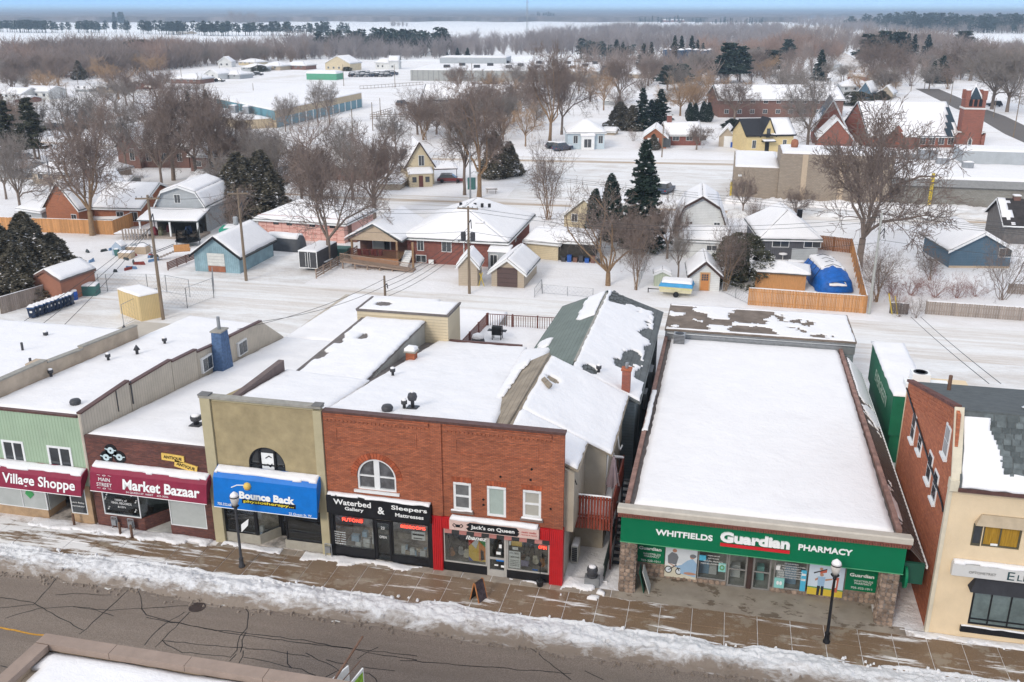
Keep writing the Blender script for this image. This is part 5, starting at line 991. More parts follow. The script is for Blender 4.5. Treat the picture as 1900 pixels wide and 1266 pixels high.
def ell(cx,cy,rx,ry,n_=14): return [(cx+rx*math.cos(2*math.pi*i/n_),cy+ry*math.sin(2*math.pi*i/n_)) for i in range(n_)]
print_on(ph,'banner',-1.66,-.04,.2,2.9,'pale',[('sand',[(0,0),(1,0),(1,.2),(0,.25)]),('white',[(0,.25),(1,.2),(1,.3),(0,.33)]),
  ('grey',[(.1,.3),(.36,.28),(.42,.45),(.36,.52),(.2,.55),(.08,.46)]),('skin',ell(.29,.585,.07,.04)),('skin',[(.1,.3),(.14,.3),(.36,.25),(.34,.22)]),
  ('dark',ell(.12,.16,.12,.08)),('pale',ell(.12,.16,.09,.06)),('dark',ell(.45,.14,.11,.075)),('pale',ell(.45,.14,.085,.055)),('dark',[(.1,.15),(.14,.15),(.36,.26),(.33,.27)]),('dark',[(.45,.15),(.48,.15),(.36,.28),(.33,.28)]),
  ('blue',[(.5,.1),(.98,.05),(1,.35),(.86,.45),(.7,.4),(.5,.28)]),('blue',[(.3,.24),(.6,.2),(.75,.3),(.72,.36),(.5,.29)]),('skin',ell(.85,.49,.08,.045)),('grey',ell(.87,.51,.1,.04)),('skin',ell(.8,.12,.2,.03))])
print_on(ph,'banner',5.48,7.18,.2,2.9,'sky',[('yellow',[(0,0),(1,0),(1,.15),(0,.17)]),('green',[(0,.15),(1,.13),(1,.16),(0,.175)]),('blue',[(.28,.2),(.46,.2),(.48,.4),(.26,.4)]),('dark',[(.27,.0),(.34,.0),(.36,.2),(.27,.2)]),('dark',[(.39,.0),(.46,.0),(.46,.2),(.38,.2)]),('skin',ell(.37,.44,.055,.032)),
  ('skin',[(.2,.3),(.27,.33),(.27,.38),(.19,.34)]),('red',[(.32,.46),(.5,.5),(.5,.56),(.3,.52)]),('skin',ell(.34,.565,.05,.028)),('dark',[(.14,.45),(.5,.56),(.5,.58),(.14,.48)]),('red',[(.68,.1),(.84,.1),(.86,.42),(.7,.42)]),('white',[(.7,.2),(.8,.2),(.8,.36),(.7,.36)]),('skin',ell(.76,.46,.055,.032)),('skin',[(.48,.32),(.68,.36),(.68,.39),(.48,.36)]),('dark',[(.7,.0),(.75,.0),(.76,.1),(.69,.1)])])
w1 = [o for o in kids(ph) if o.name.startswith('shop_window')]
for i,s_ in enumerate(('HOME DECOR','GIFTWARE','NATURAL PRODUCTS','HOME HEALTHCARE/OSTOMY')): text(s_,(.78,SY-.05,1.72-i*.16),(.6,.55,.95,1.25)[i],.075,WHL,w1[0],name='window_list')
for i,s_ in enumerate(('FOR OUR PATIENTS:','FREE MEDICATION CONSULTATION','FREE RX DELIVERY','FREE BLISTER PACKAGING','BLOOD PRESSURE SCREENING','DIABETES MANAGEMENT','AND MONTHLY EVERY WEDNESDAY')): text(s_,(4.62,SY-.05,1.78-i*.135),(.7,1.35,.9,1.15,1.2,1.1,1.3)[i],.07,WHL,w1[1],name='window_list')
print_on(ph,'recycling_notice',1.05,1.42,.85,1.35,'teal',[('green',ell(.5,.5,.35,.32)),('teal',ell(.5,.5,.18,.16))],SY-.05)
print_on(ph,'window_notice',3.86,4.35,.32,.9,'teal',[('white',ell(.35,.5,.14,.2)),('white',ell(.65,.5,.14,.2))],SY-.05);print_on(ph,'window_notice',5.12,5.38,.3,1.5,'cyan',[('white',[(.1,.5),(.9,.5),(.9,.6),(.1,.6)]),('white',[(.1,.75),(.9,.75),(.9,.85),(.1,.85)])],SY-.05)
print_on(ph,'window_notice',3.88,4.08,1.35,1.6,'white',[],SY-.05);print_on(ph,'window_notice',.03,.4,1.35,1.65,'cyan',[],SY+.0)
text('OPEN', (3.1, SY+.0, 1.62), .3, .09, WHL, ph) if 0 else None
for i,(x,z,w_,h_,c_) in enumerate(((.1,.1,.5,.9,'blue'),(.6,.1,.4,.5,'white'),(1.7,.1,.5,.7,'white'),(3.0,.1,.4,.8,'teal'),(4.4,.1,.6,1.0,'blue'),(4.0,.1,.4,.7,'white'))):
    disp(x,SY+.8,z,w_,.4,h_,pm[c_],'pale stand or box just inside the pharmacy glass','stands inside the pharmacy')
# concrete forecourt of the pharmacy
m = MB(); m.box(-3.05, 8.58, 41.45, 43.19, -.02, .05); m.box(-3.8, 9.4, 40.86, 41.49, -.02, .045)
m_,t,b,o = nodes('stained_forecourt');p = pos(t);c = mixc(t,ramp(t,noise(t,p,1.2,5),.3,.7),(.27,.225,.18),(.36,.31,.25))
c = mixc(t,ramp(t,noise(t,pos(t,(.8,1.2,1)),.9,6,.7),.56,.60,(0,0,0,1),(.85,.85,.85,1)),c,(.12,.085,.055));t.links.new(c,b.inputs['Base Color']);b.inputs['Roughness'].default_value = .7
tag(m.build('forecourt', m_), kind='structure')
# ---------------- right-hand cream building with brick side
cb = root('corner_building','cream stucco building with orange brick side wall and shingled front roof slope','building',13,FY)
m = MB();wall_open(m,10.98,24,0,7.75,FY,FY+.3,[(12.55,14.15,4.95,6.1),(12.6,16.6,.75,3.0)]);part('front_wall',m,CREAM,cb)
m = MB();m.prism([(FY+.02,0),(53.2,0),(53.2,8.3),(42.8,11.1),(42.2,11.0),(FY+.02,7.9)],'x',10.86,11.0)
part('side_wall',m,BRKS,cb);m = MB();m.box(11.01,24,FY+2.6,53,0,7.7);m.box(11.01,24,FY+.31,FY+2.59,3.4,7.7);m.prism([(FY+.35,7.7),(53,7.7),(53,8.1),(42.9,10.7),(FY+.5,8.0)],'x',11.01,24);part('wall',m,BRKS,cb)
m = MB();m.slab([(11.15,41.1,7.85),(24,41.1,7.85),(24,42.8,10.9),(11.15,42.8,10.9)],.1);m.slab([(11.15,42.8,10.9),(24,42.8,10.9),(24,53.3,8.2),(11.15,53.3,8.2)],.1);rf = part('roof',m,M('grey_asphalt_shingle',(.105,.115,.115),.95,.2,2,.5,20),cb)
tabm = [MB().hexa([(0,0,0),(w_,0,0),(w_,.3,0),(0,.3,0)],[(0,-.01,.035),(w_,-.01,.035),(w_,.3,.012),(0,.3,.012)]).mesh('shingle',M('shingle_grey',(.11,.125,.125),.95,.25,4,rnd=.35)) for w_ in (.3,.38,.46)]
sl = math.atan2(3.05, 1.7); L = math.hypot(3.05, 1.7)
for j in range(13):
    x = 11.9+random.random()*.2
    while x < 18.2:
        k = random.randrange(3); d_ = .12+j*.255
        o = obj('shingle',tabm[k],rf);o.location = (x,41.1+d_*math.cos(sl)-.1*math.sin(sl),7.85+d_*math.sin(sl)+.1*math.cos(sl));o.rotation_euler = (sl,0,0);x += (.36,.44,.52)[k]
def ks(u,v,n_): return (v < .16+.12*n_) & (u < 1) & ~((u > .03) & (u < .13) & (v < .14)) | (u < .10+.16*(1-v)+.15*(n_-.5)) & (v < .93)
ps([(11.25, 41.05, 7.95), (19, 41.05, 7.95), (19, 42.75, 10.98), (11.25, 42.75, 10.98)], cb, .09, .09, ks, 61)
ps([(12.5,44,10.75),(15.5,44,10.75),(15.5,50,9.2),(12.5,50,9.2)],cb,.08,.12,lambda u,v,n_: np.hypot(u-.8,(v-.15)*2.5) < .3*n_+.05,62)
m = MB();m.slab([(10.8,41.25,8.0),(11.2,41.25,8.0),(11.2,42.7,11.15),(10.8,42.7,11.15)],.12);part('rake_trim',m,M('cream_trim',(.62,.55,.42),.8,.1),cb)
m = MB(); m.box(10.75, 11.12, 41.05, 41.5, 7.75, 8.25); part('corner_block', m, MATS['cream_trim'], cb)
m = MB();m.box(11.1,24,41.0,41.15,7.76,7.95);part('eaves_gutter',m,COPING,cb);m = MB();m.box(10.8,10.97,FY-.06,FY+.2,0,7.75);part('corner_strip',m,MATS['cream_trim'],cb)
m = MB();m.hexa([(10.76,42.7,11.1),(11.1,42.7,11.1),(11.1,53.2,8.3),(10.76,53.2,8.3)],[(10.76,42.7,11.25),(11.1,42.7,11.25),(11.1,53.2,8.45),(10.76,53.2,8.45)]);part('brick_coping',m,BRKD,cb)
m = MB()
for k in range(5):
    for (a,b_) in ((43.2,47.6),(48,52.6)): za = 11.0-(a-42.7)*.267-.25-k*.22;zb = 11.0-(b_-42.7)*.267-.25-k*.22;m.hexa([(10.83,a,za),(10.859,a,za),(10.859,b_,zb),(10.83,b_,zb)],[(10.83,a,za+.1),(10.859,a,za+.1),(10.859,b_,zb+.1),(10.83,b_,zb+.1)])
part('corbel_course', m, BRKS, cb)
SX = 10.86
for (pts) in ([(1692,765),(1700,822)],[(1707,805),(1709,842)],[(1756,790),(1760,846)],[(1724,836),(1728,898)],[(1734,870),(1738,935)]):
    d0 = ray(*pts[0]);t0 = SX/d0[0];y0,z0 = d0[1]*t0,CH+d0[2]*t0;d1 = ray(*pts[1]);t1 = SX/d1[0];z1 = CH+d1[2]*t1;y1 = d1[1]*t1
    m = MB(); hh = 1.5 if pts[0][0] != 1707 else .9; zc = (z0+z1)/2; yc = (y0+y1)/2
    m.box(SX-.05,SX+.02,yc-.45,yc+.45,zc-hh/2,zc+hh/2);f = part('window',m,WHITE,cb);m = MB();m.box(SX-.06,SX-.052,yc-.36,yc+.36,zc-hh/2+.1,zc-.03);m.box(SX-.06,SX-.052,yc-.36,yc+.36,zc+.03,zc+hh/2-.1);part('pane',m,PANE,f)
    m = MB(); m.box(SX-.16, SX, yc-.5, yc+.5, zc-hh/2-.12, zc-hh/2-.01); part('sill', m, WHITE, f)
m = MB();m.path([(10.8,53.2,7.9),(10.78,42,6.6),(10.78,41.6,6.4)],.05,6);part('cable_conduit',m,BLACK,cb)
m = MB();m.hexa([(12.1,FY-.35,6.15),(14.6,FY-.35,6.15),(14.6,FY,6.15),(12.1,FY,6.15)],[(12.35,FY-.1,6.6),(14.6,FY-.1,6.6),(14.6,FY,6.6),(12.35,FY,6.6)]);part('window_hood',m,M('beige_hood',(.45,.36,.25),.8,.1),cb)
m = MB();m.box(12.1,12.5,FY-.02,FY+.1,4.95,6.1);part('shutter',m,M('dark_olive_frame',(.09,.08,.05),.6,.2),cb)
m = MB(); m.box(12.15, 12.45, FY-.04, FY-.021, 5.1, 5.95); part('louvre_pane', m, PANE, cb)
f = framed(cb,12.55,14.15,4.95,6.1,FY+.05,M('dark_olive_frame'),M('mustard_curtain',(.36,.20,.02),.7,.35,5,stretch=(3,3,.2)),.08,mull=[13.3]);m = MB();m.box(12.95,13.25,FY+.03,FY+.06,5.02,5.12);part('small_notice',m,WHL,f)
m = MB();m.box(11.45,24,FY-.3,FY-.002,3.45,4.05);sg = part('sign_board',m,M('pale_lightbox',(.60,.59,.57),.4,.04),cb)
text('OPTOMETRIST',(12.75,FY-.315,3.72),1.15,.13,M('grey_lettering',(.12,.12,.12),.5,.05),sg);text('E',(13.95,FY-.315,3.75),.3,.42,M('dark_teal_lettering',(.02,.06,.07),.5,.05),sg);text('LMVALE',(15.1,FY-.315,3.7),1.75,.3,MATS['dark_teal_lettering'],sg)
ps([(11.5,FY-.29,4.055),(20,FY-.29,4.055),(20,FY,4.15),(11.5,FY,4.15)],sg,.1,.09,lambda u,v,n_: v > .4-n_*.7,64,name='snow_cover')
m = MB();m.hexa([(12.3,FY-.6,2.85),(20,FY-.6,2.85),(20,FY,2.85),(12.3,FY,2.85)],[(12.6,FY-.15,3.38),(20,FY-.15,3.38),(20,FY,3.38),(12.6,FY,3.38)]);part('awning',m,M('charcoal_awning',(.03,.03,.035),.8,.2),cb)
framed(cb,12.62,16.58,.76,3.0,FY+.04,BLACK,M('teal_grey_glass',(.13,.17,.17),.12,.35,1.2,spec=.8),.08,mull=[13.45,14.3,15.15,16],rails=[1.05],name='shop_window')
m = MB();m.box(12.3,20,FY-.14,FY-.002,.38,.68);part('window_ledge',m,BLACK,cb);ps([(12.35,FY-.13,.69),(20,FY-.13,.69),(20,FY-.01,.69),(12.35,FY-.01,.69)],cb,.06,.07,seed=65,name='snow_cover')
tp = root('air_conditioner','snow-capped air conditioner behind the shingled corner building','air conditioner',12.3,55.5,z=7.2);m = MB();m.box(-1.2,1.2,-.5,.5,0,.3);m.box(-.9,.1,-.45,.45,.3,.9);part('case',m,WHL,tp).location = (0,0,0);m = MB();m.lathe([(.4,.9),(.4,.93),(.3,.93),(.3,.9)],(-.4,0,0),16);part('fan_ring',m,BLACK,tp).location = (0,0,0)
m = MB(); m.box(-.7, 2.5, -1.5, 1.6, -7.2, -.01); part('stand_roof', m, CREAM, tp).location = (0, 0, 0)
m = MB();m.lathe([(.1,0),(.1,.9),(.08,.9)],(12.3,50.3,9.0),8);part('vent_pipe',m,M('rusty_steel'),cb)
ev = root('storage_box','green side-lettered box building with snow roof behind the pharmacy','box building',12.7,65)
m = MB();m.box(11.45,13.6,59.9,70.2,2.0,4.8);m.box(11.6,13.5,60.1,70,0,1.99);part('wall',m,M('deep_green_panel',(.01,.13,.065),.5,.12,.8),ev);ps([(11.4,59.8,4.8),(13.65,59.8,4.8),(13.65,70.3,4.8),(11.4,70.3,4.8)],ev,.22,.25,seed=66)
text('EVERGREEN',(11.43,64.6,3.5),5.2,.85,M('faded_sign_letter',(.4,.5,.42),.6,.1),ev,(math.pi/2,0,-math.pi/2),bold=.0).location = Vector((11.43,64.6,3.5))-ev.location
# ---------------- near building across the street, bottom left
fg = root('foreground_building','flat snow roof with beige parapet cap in the near left corner','building',-15,18)
m = MB(); m.box(-22.2, 12, 4, 23.7, RZ, 6.5); part('wall', m, TANR, fg)
CAPM = M('beige_cap_flashing', (.30, .225, .18), .7, .12, 1.5)
for k in range(12): x = -22.57+k*2.9;m = MB();m.box(x,x+2.88,23.5,24.02,6.75,7.0);part('cap_piece',m,CAPM,fg)
for k in range(7): y = 4+k*2.8;m = MB();m.box(-22.57,-22.05,y-.1,y+2.66,6.745,6.995);part('cap_piece',m,CAPM,fg)
m = MB();m.box(-22.4,12,23.62,23.9,6.4,6.75);m.box(-22.45,-22.15,4,23.6,6.4,6.74);part('parapet',m,TANR,fg)
ps([(-22.1,4,6.55),(12,4,6.55),(12,23.55,6.55),(-22.1,23.55,6.55)],fg,.22,.3,lambda u,v,n_: (u > .012*(n_ > .45)),68,amp=.2)
hs = root('hanging_sign','projecting V-shaped shop sign with green print on a rusty arm','sign',-11.6,24.0,z=5.9)
hx = MB();hx.tube((-.2,0,.6),(.05,2.6,.9),.05,.04,8);hx.tube((0,.2,.55),(.05,2.3,.1),.02,.02,6);hx.build('arm',M('rusty_steel'),hs)
for s_, (xa, xb) in enumerate(((-.75, -.2), (.1, .35))):
    m = MB();m.hexa([(xa,0,-.6),(xa+.05,0,-.6),(xb+.05,1.7,-.6),(xb,1.7,-.6)],[(xa,0,.3),(xa+.05,0,.3),(xb+.05,1.7,.3),(xb,1.7,.3)]);sp_ = m.build('sign_panel',WHL,hs)
    if s_ == 1: q = MB();q.hexa([(.165,.05,-.5),(.17,.05,-.5),(.41,1.6,-.5),(.405,1.6,-.5)],[(.165,.05,.2),(.17,.05,.2),(.41,1.6,.2),(.405,1.6,.2)]);q.build('print',M('lime_green_print',(.28,.5,.05),.6,.5,4),sp_)
# ---------------- street lamps
def lamp(base, lab, banner=False):
    L = root('street_lamp', lab, 'street lamp', *base)
    m = MB();m.lathe([(.17,0),(.17,.12),(.12,.2),(.11,.5),(.13,.55),(.075,.65),(.06,3.45),(.09,3.5),(.09,3.6)],(0,0,0),12);m.build('post',BLACK if not banner else DKMETAL,L,True)
    m = MB();m.lathe([(.10,3.6),(.17,3.66),(.2,3.7),(.12,3.73)],(0,0,0),12);m.build('lamp_base',BLACK,L,True)
    m = MB();m.lathe([(.12,3.73),(.20,3.95),(.235,4.15),(.22,4.22)],(0,0,0),14);m.build('lamp_shade',M('frosted_lamp_glass',(.55,.52,.48),.3,.15,5),L,True)
    m = MB();m.lathe([(.25,4.22),(.22,4.3),(.1,4.42),(.03,4.52)],(0,0,0),12);c_ = m.build('lamp_cap',DKMETAL,L,True);m = MB();m.lathe([(.235,4.27),(.2,4.38),(.1,4.47),(.03,4.53)],(0,0,0),12);m.build('snow_cap',SNOW,c_,True)
    if banner:
        m = MB();m.path([(0,0,2.95),(.62,.15,3.0)],.018,5);m.path([(0,0,3.15),(.5,.12,3.2)],.015,5);m.path([(-.3,-.05,2.95),(.9,.2,3.0)],.012,5);m.build('bracket',BLACK,L)
        m = MB();q = [(.18,2.15),(.55,2.55),(.62,2.95),(.2,2.6)];m.add([(x,.05*x*3,z) for x,z in q]+[(x,.05*x*3+.03,z) for x,z in q],[(0,1,2,3),(7,6,5,4),(0,4,5,1),(1,5,6,2),(2,6,7,3),(3,7,4,0)]);m.build('banner',WHL,L)
    return L
lamp(at(449,1053),'grey street lamp with small banner in front of the blue awning',True);lamp(at(1533,1193),'black street lamp in front of the pharmacy')
# ================================================================ THE BLOCK BEHIND
def local(rt, mb, nm, mat, parent=None, smooth=False): return mb.build(nm, mat, parent or rt, smooth)
def wbox(h, face, u, z, w_, hh, W, D, fm=None, pm=None, nm='window'):
    m = MB(); p = MB(); e = .05
    if face == 'F': m.box(u,u+w_,-e,.02,z,z+hh);p.box(u+.07,u+w_/2-.025,-e-.02,-e-.001,z+.07,z+hh-.07);p.box(u+w_/2+.025,u+w_-.07,-e-.02,-e-.001,z+.07,z+hh-.07)
    elif face == 'R': m.box(W-.02,W+e,u,u+w_,z,z+hh);p.box(W+e+.001,W+e+.02,u+.07,u+w_-.07,z+.07,z+hh-.07)
    else: m.box(-e, .02, u, u+w_, z, z+hh); p.box(-e-.02, -e-.001, u+.07, u+w_-.07, z+.07, z+hh-.07)
    f = m.build(nm, fm or WHITE, h); p.build('pane', pm or PANE, f); return f
def house(label,a,b,depth,eave,ridge,axis='x',wall=None,roof=None,wins=(),doors=(),chim=None,over=.4,hip=0,cat='house',name='house',group=None,trim=None,res=.5,sn=.16,z0=0,rt=None,keep=None,off=0,bare=None,gam=0):
    """a, b: world points of the front-left and front-right ground corners"""
    W = math.hypot(b[0]-a[0], b[1]-a[1]); ang = math.atan2(b[1]-a[1], b[0]-a[0])
    if rt is None: h = thing(name, label, cat, (a[0], a[1], z0), ang, group)
    else: h = rt
    D = depth; m = MB(); wl = wall or TANR; rm = roof or SHING; tr = trim or WHITE
    if hip: m.box(0, W, 0, D, 0, eave)
    elif axis == 'x': m.prism([(0, 0), (D, 0), (D, eave), (D/2+off, ridge-.1), (0, eave)], 'x', 0, W)
    elif gam: gz = eave+(ridge-eave)*.68;m.prism([(0,0),(W,0),(W,eave),(W*(1-gam),gz),(W/2,ridge-.1),(W*gam,gz),(0,eave)],'y',0,D)
    else: m.prism([(0, 0), (W, 0), (W, eave), (W/2+off, ridge-.1), (0, eave)], 'y', 0, D)
    m.build('wall', wl, h); t = .12; S = []
    if hip:
        o_ = over; k = hip*min(W, D)/2; zl = eave-o_*(ridge-eave)/k*.6
        if W >= D: r0,r1 = (k,D/2,ridge),(W-k,D/2,ridge);A,B,C,E = (-o_,-o_,zl),(W+o_,-o_,zl),(W+o_,D+o_,zl),(-o_,D+o_,zl);S = [(A,B,r1,r0),(C,E,r0,r1),(B,C,r1,r1),(E,A,r0,r0)]
        else: r0,r1 = (W/2,k,ridge),(W/2,D-k,ridge);A,B,C,E = (-o_,-o_,zl),(W+o_,-o_,zl),(W+o_,D+o_,zl),(-o_,D+o_,zl);S = [(B,C,r1,r0),(E,A,r0,r1),(A,B,r0,r0),(C,E,r1,r1)]
    elif axis == 'x':
        y_ = D/2+off; sl1 = (ridge-eave)/y_; sl2 = (ridge-eave)/(D-y_)
        S = [((-over,-over,eave-over*sl1),(W+over,-over,eave-over*sl1),(W+over,y_,ridge),(-over,y_,ridge)),((W+over,D+over,eave-over*sl2),(-over,D+over,eave-over*sl2),(-over,y_,ridge),(W+over,y_,ridge))]
    elif gam:
        q_ = [(W+over*.5, eave-.4), (W*(1-gam), gz), (W/2, ridge), (W*gam, gz), (-over*.5, eave-.4)]
        S = [((q_[i][0],-over,q_[i][1]),(q_[i][0],D+over,q_[i][1]),(q_[i+1][0],D+over,q_[i+1][1]),(q_[i+1][0],-over,q_[i+1][1])) for i in range(4)]
    else:
        x_ = W/2+off; sl1 = (ridge-eave)/x_; sl2 = (ridge-eave)/(W-x_)
        S = [((W+over,-over,eave-over*sl2),(W+over,D+over,eave-over*sl2),(x_,D+over,ridge),(x_,-over,ridge)),((-over,D+over,eave-over*sl1),(-over,-over,eave-over*sl1),(x_,-over,ridge),(x_,D+over,ridge))]
    m = MB()
    for q in S: p_ = list(q) if q[2] != q[3] else list(q[:3]); m.slab(p_, t)
    rfo = m.build('roof', rm, h)
    if sn:
        for i, q in enumerate(S):
            c = []; cen = Vector((sum(p[0] for p in q)/4, sum(p[1] for p in q)/4, sum(p[2] for p in q)/4))
            for p in q: c.append(tuple(Vector(p).lerp(cen, .02)+Vector((0, 0, t+.02))))
            snow(c,sn,res,(lambda u,v,n_,f=bare[i]: ~f(u,v,n_)) if bare and i in bare else keep,int(abs(a[0]*3+i)) % 97,h,'roof_snow')
    e = MB()                                # light fascia boards along the eaves and gables
    if not hip:
        if axis == 'y':
            for s_ in range(len(S)):
                q = S[s_]; P_ = [q[0], q[3]] if s_ == 0 or gam else [q[1], q[2]]
                for A,B in (P_,): e.hexa([(A[0],A[1]-.03,A[2]-.16),(B[0],B[1]-.03,B[2]-.16),(B[0],B[1]-.001,B[2]-.16),(A[0],A[1]-.001,A[2]-.16)],[(A[0],A[1]-.03,A[2]+.13),(B[0],B[1]-.03,B[2]+.13),(B[0],B[1]-.001,B[2]+.13),(A[0],A[1]-.001,A[2]+.13)])
            z_ = S[0][0][2]; e.box(W+over+.001, W+over+.03, -over, D+over, z_-.14, z_+.1)
        else:
            A, B = S[0][0], S[0][1]; e.box(A[0], B[0], A[1]-.03, A[1]-.001, A[2]-.14, A[2]+.1)
            for xx in (-over-.03, W+over+.001):
                for A,B in ((S[0][0],S[0][3]),(S[1][0],S[1][3])): e.hexa([(xx,A[1],A[2]-.14),(xx+.029,A[1],A[2]-.14),(xx+.029,B[1],B[2]-.14),(xx,B[1],B[2]-.14)],[(xx,A[1],A[2]+.12),(xx+.029,A[1],A[2]+.12),(xx+.029,B[1],B[2]+.12),(xx,B[1],B[2]+.12)])
    else: zl = S[0][0][2];o_ = over;e.box(-o_,W+o_,-o_-.03,-o_-.001,zl-.12,zl+.1);e.box(W+o_+.001,W+o_+.03,-o_,D+o_,zl-.12,zl+.1);e.box(-o_-.03,-o_-.001,-o_,D+o_,zl-.12,zl+.1)
    e.build('fascia', tr, rfo)
    for w_ in wins: wbox(h, *w_[:5], W, D, *(w_[5:] if len(w_) > 5 else ()))
    for d in doors: wbox(h, *d[:5], W, D, *(d[5:] if len(d) > 5 else ()), nm='door')
    if chim:
        for (x, y, s_, zt, cm) in (chim if isinstance(chim, list) else [chim]):
            m = MB();m.box(x-s_/2,x+s_/2,y-s_/2,y+s_/2,eave,zt);c_ = m.build('chimney',cm,h);m = MB();m.box(x-s_/2-.05,x+s_/2+.05,y-s_/2-.05,y+s_/2+.05,zt,zt+.08);m.build('chimney_cap',COPG,c_);m = MB();m.box(x-s_/2-.03,x+s_/2+.03,y-s_/2-.03,y+s_/2+.03,zt+.08,zt+.2);m.build('snow_cap',SNOW,c_)
    h['_W'] = W; del h['_W']; return h, W, D
def lbox(h, nm, mat, *bx):
    m = MB()
    for b_ in bx: m.box(*b_)
    return m.build(nm, mat, h)
def lsnow(h, c, t=.15, res=.3, seed=1, nm='snow_cover'): return snow(c, t, res, None, seed, h, nm)
BRKH = brick('house_red_brick',(.34,.11,.08),(.25,.08,.065),(.22,.15,.13),dirt=.15,dirtcol=(.1,.05,.045));BRKO = brick('house_orange_brick',(.45,.155,.075),(.36,.12,.06),(.36,.22,.15),dirt=.15,dirtcol=(.2,.09,.06))
BRKB = brick('house_brown_brick', (.26, .13, .10), (.2, .10, .08), (.2, .14, .12), dirt=.2)
SBLUE = siding('weathered_blue_boards',(.24,.36,.41),'x',.25,.5,.25);STAN = siding('tan_vinyl',(.46,.38,.29),'z',.2,.4);SCREAM = siding('cream_vinyl',(.62,.52,.35),'z',.22,.4);SWHITE = siding('white_boards',(.66,.66,.64),'z',.2,.4);SGREY = siding('dark_grey_boards',(.09,.09,.10),'x',.3,.5);SNAVY = siding('slate_blue_vinyl',(.085,.14,.19),'z',.2,.5);SLG = siding('pale_grey_vinyl',(.40,.42,.43),'z',.2,.4)
CEDAR = M('cedar_board',(.50,.25,.10),.75,.18,3,rnd=.16,stretch=(5,5,.6));GRYB = M('grey_fence_board',(.30,.25,.215),.85,.2,3,rnd=.15,stretch=(5,5,.6));PINK = M('pink_foam_board',(.70,.42,.36),.8,.1,2);SILV2 = M('white_door_panel',(.6,.6,.57),.5,.1,3)
def A(px, py): return at(px, py)
# --- blue garage
a, b = A(363, 503), A(446, 508)
h,W,D = house('weathered pale blue board garage with white panel door',a,b,8.5,hgt(a,470),hgt(((a[0]+b[0])/2,a[1]),440),'y',SBLUE,wins=(),name='garage',cat='garage',trim=BLACK)
f = lbox(h,'door',SILV2,(W*.3,W*.68,-.06,0,.75,2.2));lbox(f,'door_slab',M('rust_panel',(.3,.12,.07),.8,.2),(W*.3,W*.68,-.05,0,.05,.74))
m = MB()
for k in range(4): m.box(W*.3, W*.68, -.075, -.061, .8+k*.35, .82+k*.35)
m.build('door_rib', GALV, f)
# --- grey shelter tent
a = A(497,460);t_ = thing('shelter_tent','rounded charcoal fabric shelter tent with snow on top beside the pink house','tent',(*a,0),R(-5))
m = MB(); n_ = 10; vs = []; 
for k in range(9):
    y = k*.85-3.4; r_ = 1.25 if 0 < k < 8 else 1.1
    for i in range(n_+1): an_ = math.pi*i/n_;vs.append((k*.62,-math.cos(an_)*r_*.9,math.sin(an_)*1.95*(1 if k > 0 else .95)))
m.add(vs,[(k*(n_+1)+i,k*(n_+1)+i+1,(k+1)*(n_+1)+i+1,(k+1)*(n_+1)+i) for k in range(8) for i in range(n_)]+[tuple(range(n_,-1,-1)),tuple(8*(n_+1)+i for i in range(n_+1))]);m.build('canopy',M('charcoal_tarp',(.075,.08,.09),.7,.15),t_,True)
lsnow(t_, [(0, -.75, 1.55), (4.7, -.75, 1.55), (4.7, .75, 1.75), (0, .75, 1.75)], .35, .25, 7)
# --- enclosed trailer
a = A(556,503);t_ = thing('cargo_trailer','enclosed black and silver cargo trailer with snow roof by the big bare tree','trailer',(*a,0),R(-3))
m = MB();m.box(0,2.3,0,5.2,.45,2.35);m.build('body',M('dark_trailer_skin',(.06,.06,.065),.5,.2),t_);m = MB()
for q in ((0,.08,-.02,.0,.42,2.38),(1.12,1.18,-.03,0,.42,2.38),(2.22,2.3,-.02,0,.42,2.38),(0,2.3,-.021,0,2.3,2.4),(0,2.3,-.021,0,.4,.48),(.85,.9,-.05,-.03,.6,2.2),(1.4,1.45,-.05,-.03,.6,2.2)): m.box(*q)
m.build('rear_frame',WHITE,t_);lsnow(t_,[(0,0,2.36),(2.3,0,2.36),(2.3,5.2,2.36),(0,5.2,2.36)],.12,.3,3)
m = MB().lathe([(.1, 0), (.36, 0), (.36, .2), (.1, .2)], (0, 0, 0), 14).mesh('wheel', BLACK)
for y in (2.1, 2.95):
    o = obj('wheel', m, t_, (2.25, y, .36)); o.rotation_euler = (0, R(90), 0)
m = MB(); m.box(2.3, 2.55, 1.6, 3.45, .78, .84); m.build('fender', WHITE, t_)
# --- pink insulated bungalow
a, b = A(482, 441), A(640, 452)
h,W,D = house('long bungalow sheathed in pink foam boards with low hipped snow roof',a,b,9,hgt(a,405),hgt(a,405)+1.7,wall=PINK,hip=.9,wins=[('F',x,1.9,.75,.8,BLACK) for x in (2.2,4.1,7.4,10.2)],over=.5)
sm = M('red_seam_tape', (.42, .13, .10), .7, .2); m = MB(); H_ = hgt(a, 405)
for k in range(6): m.box(0, W, -.012, -.001, .35+k*.55, .39+k*.55)
for k in range(11): m.box(k*W/11+.02, k*W/11+.06, -.02, -.013, .1, H_-.2)
for k in range(34): x = random.random()*(W-.6);z = .5+random.randrange(5)*.55;m.box(x,x+.4+random.random()*.4,-.03,-.021,z,z+.07)
m.build('seam_tape', sm, h)
lbox(h,'porch_steps',BRKB,(W+.05,W+1.2,1,2.2,0,.6));lbox(h,'door',BRKB,(W,W+.06,1.0,2.1,.6,2.7))
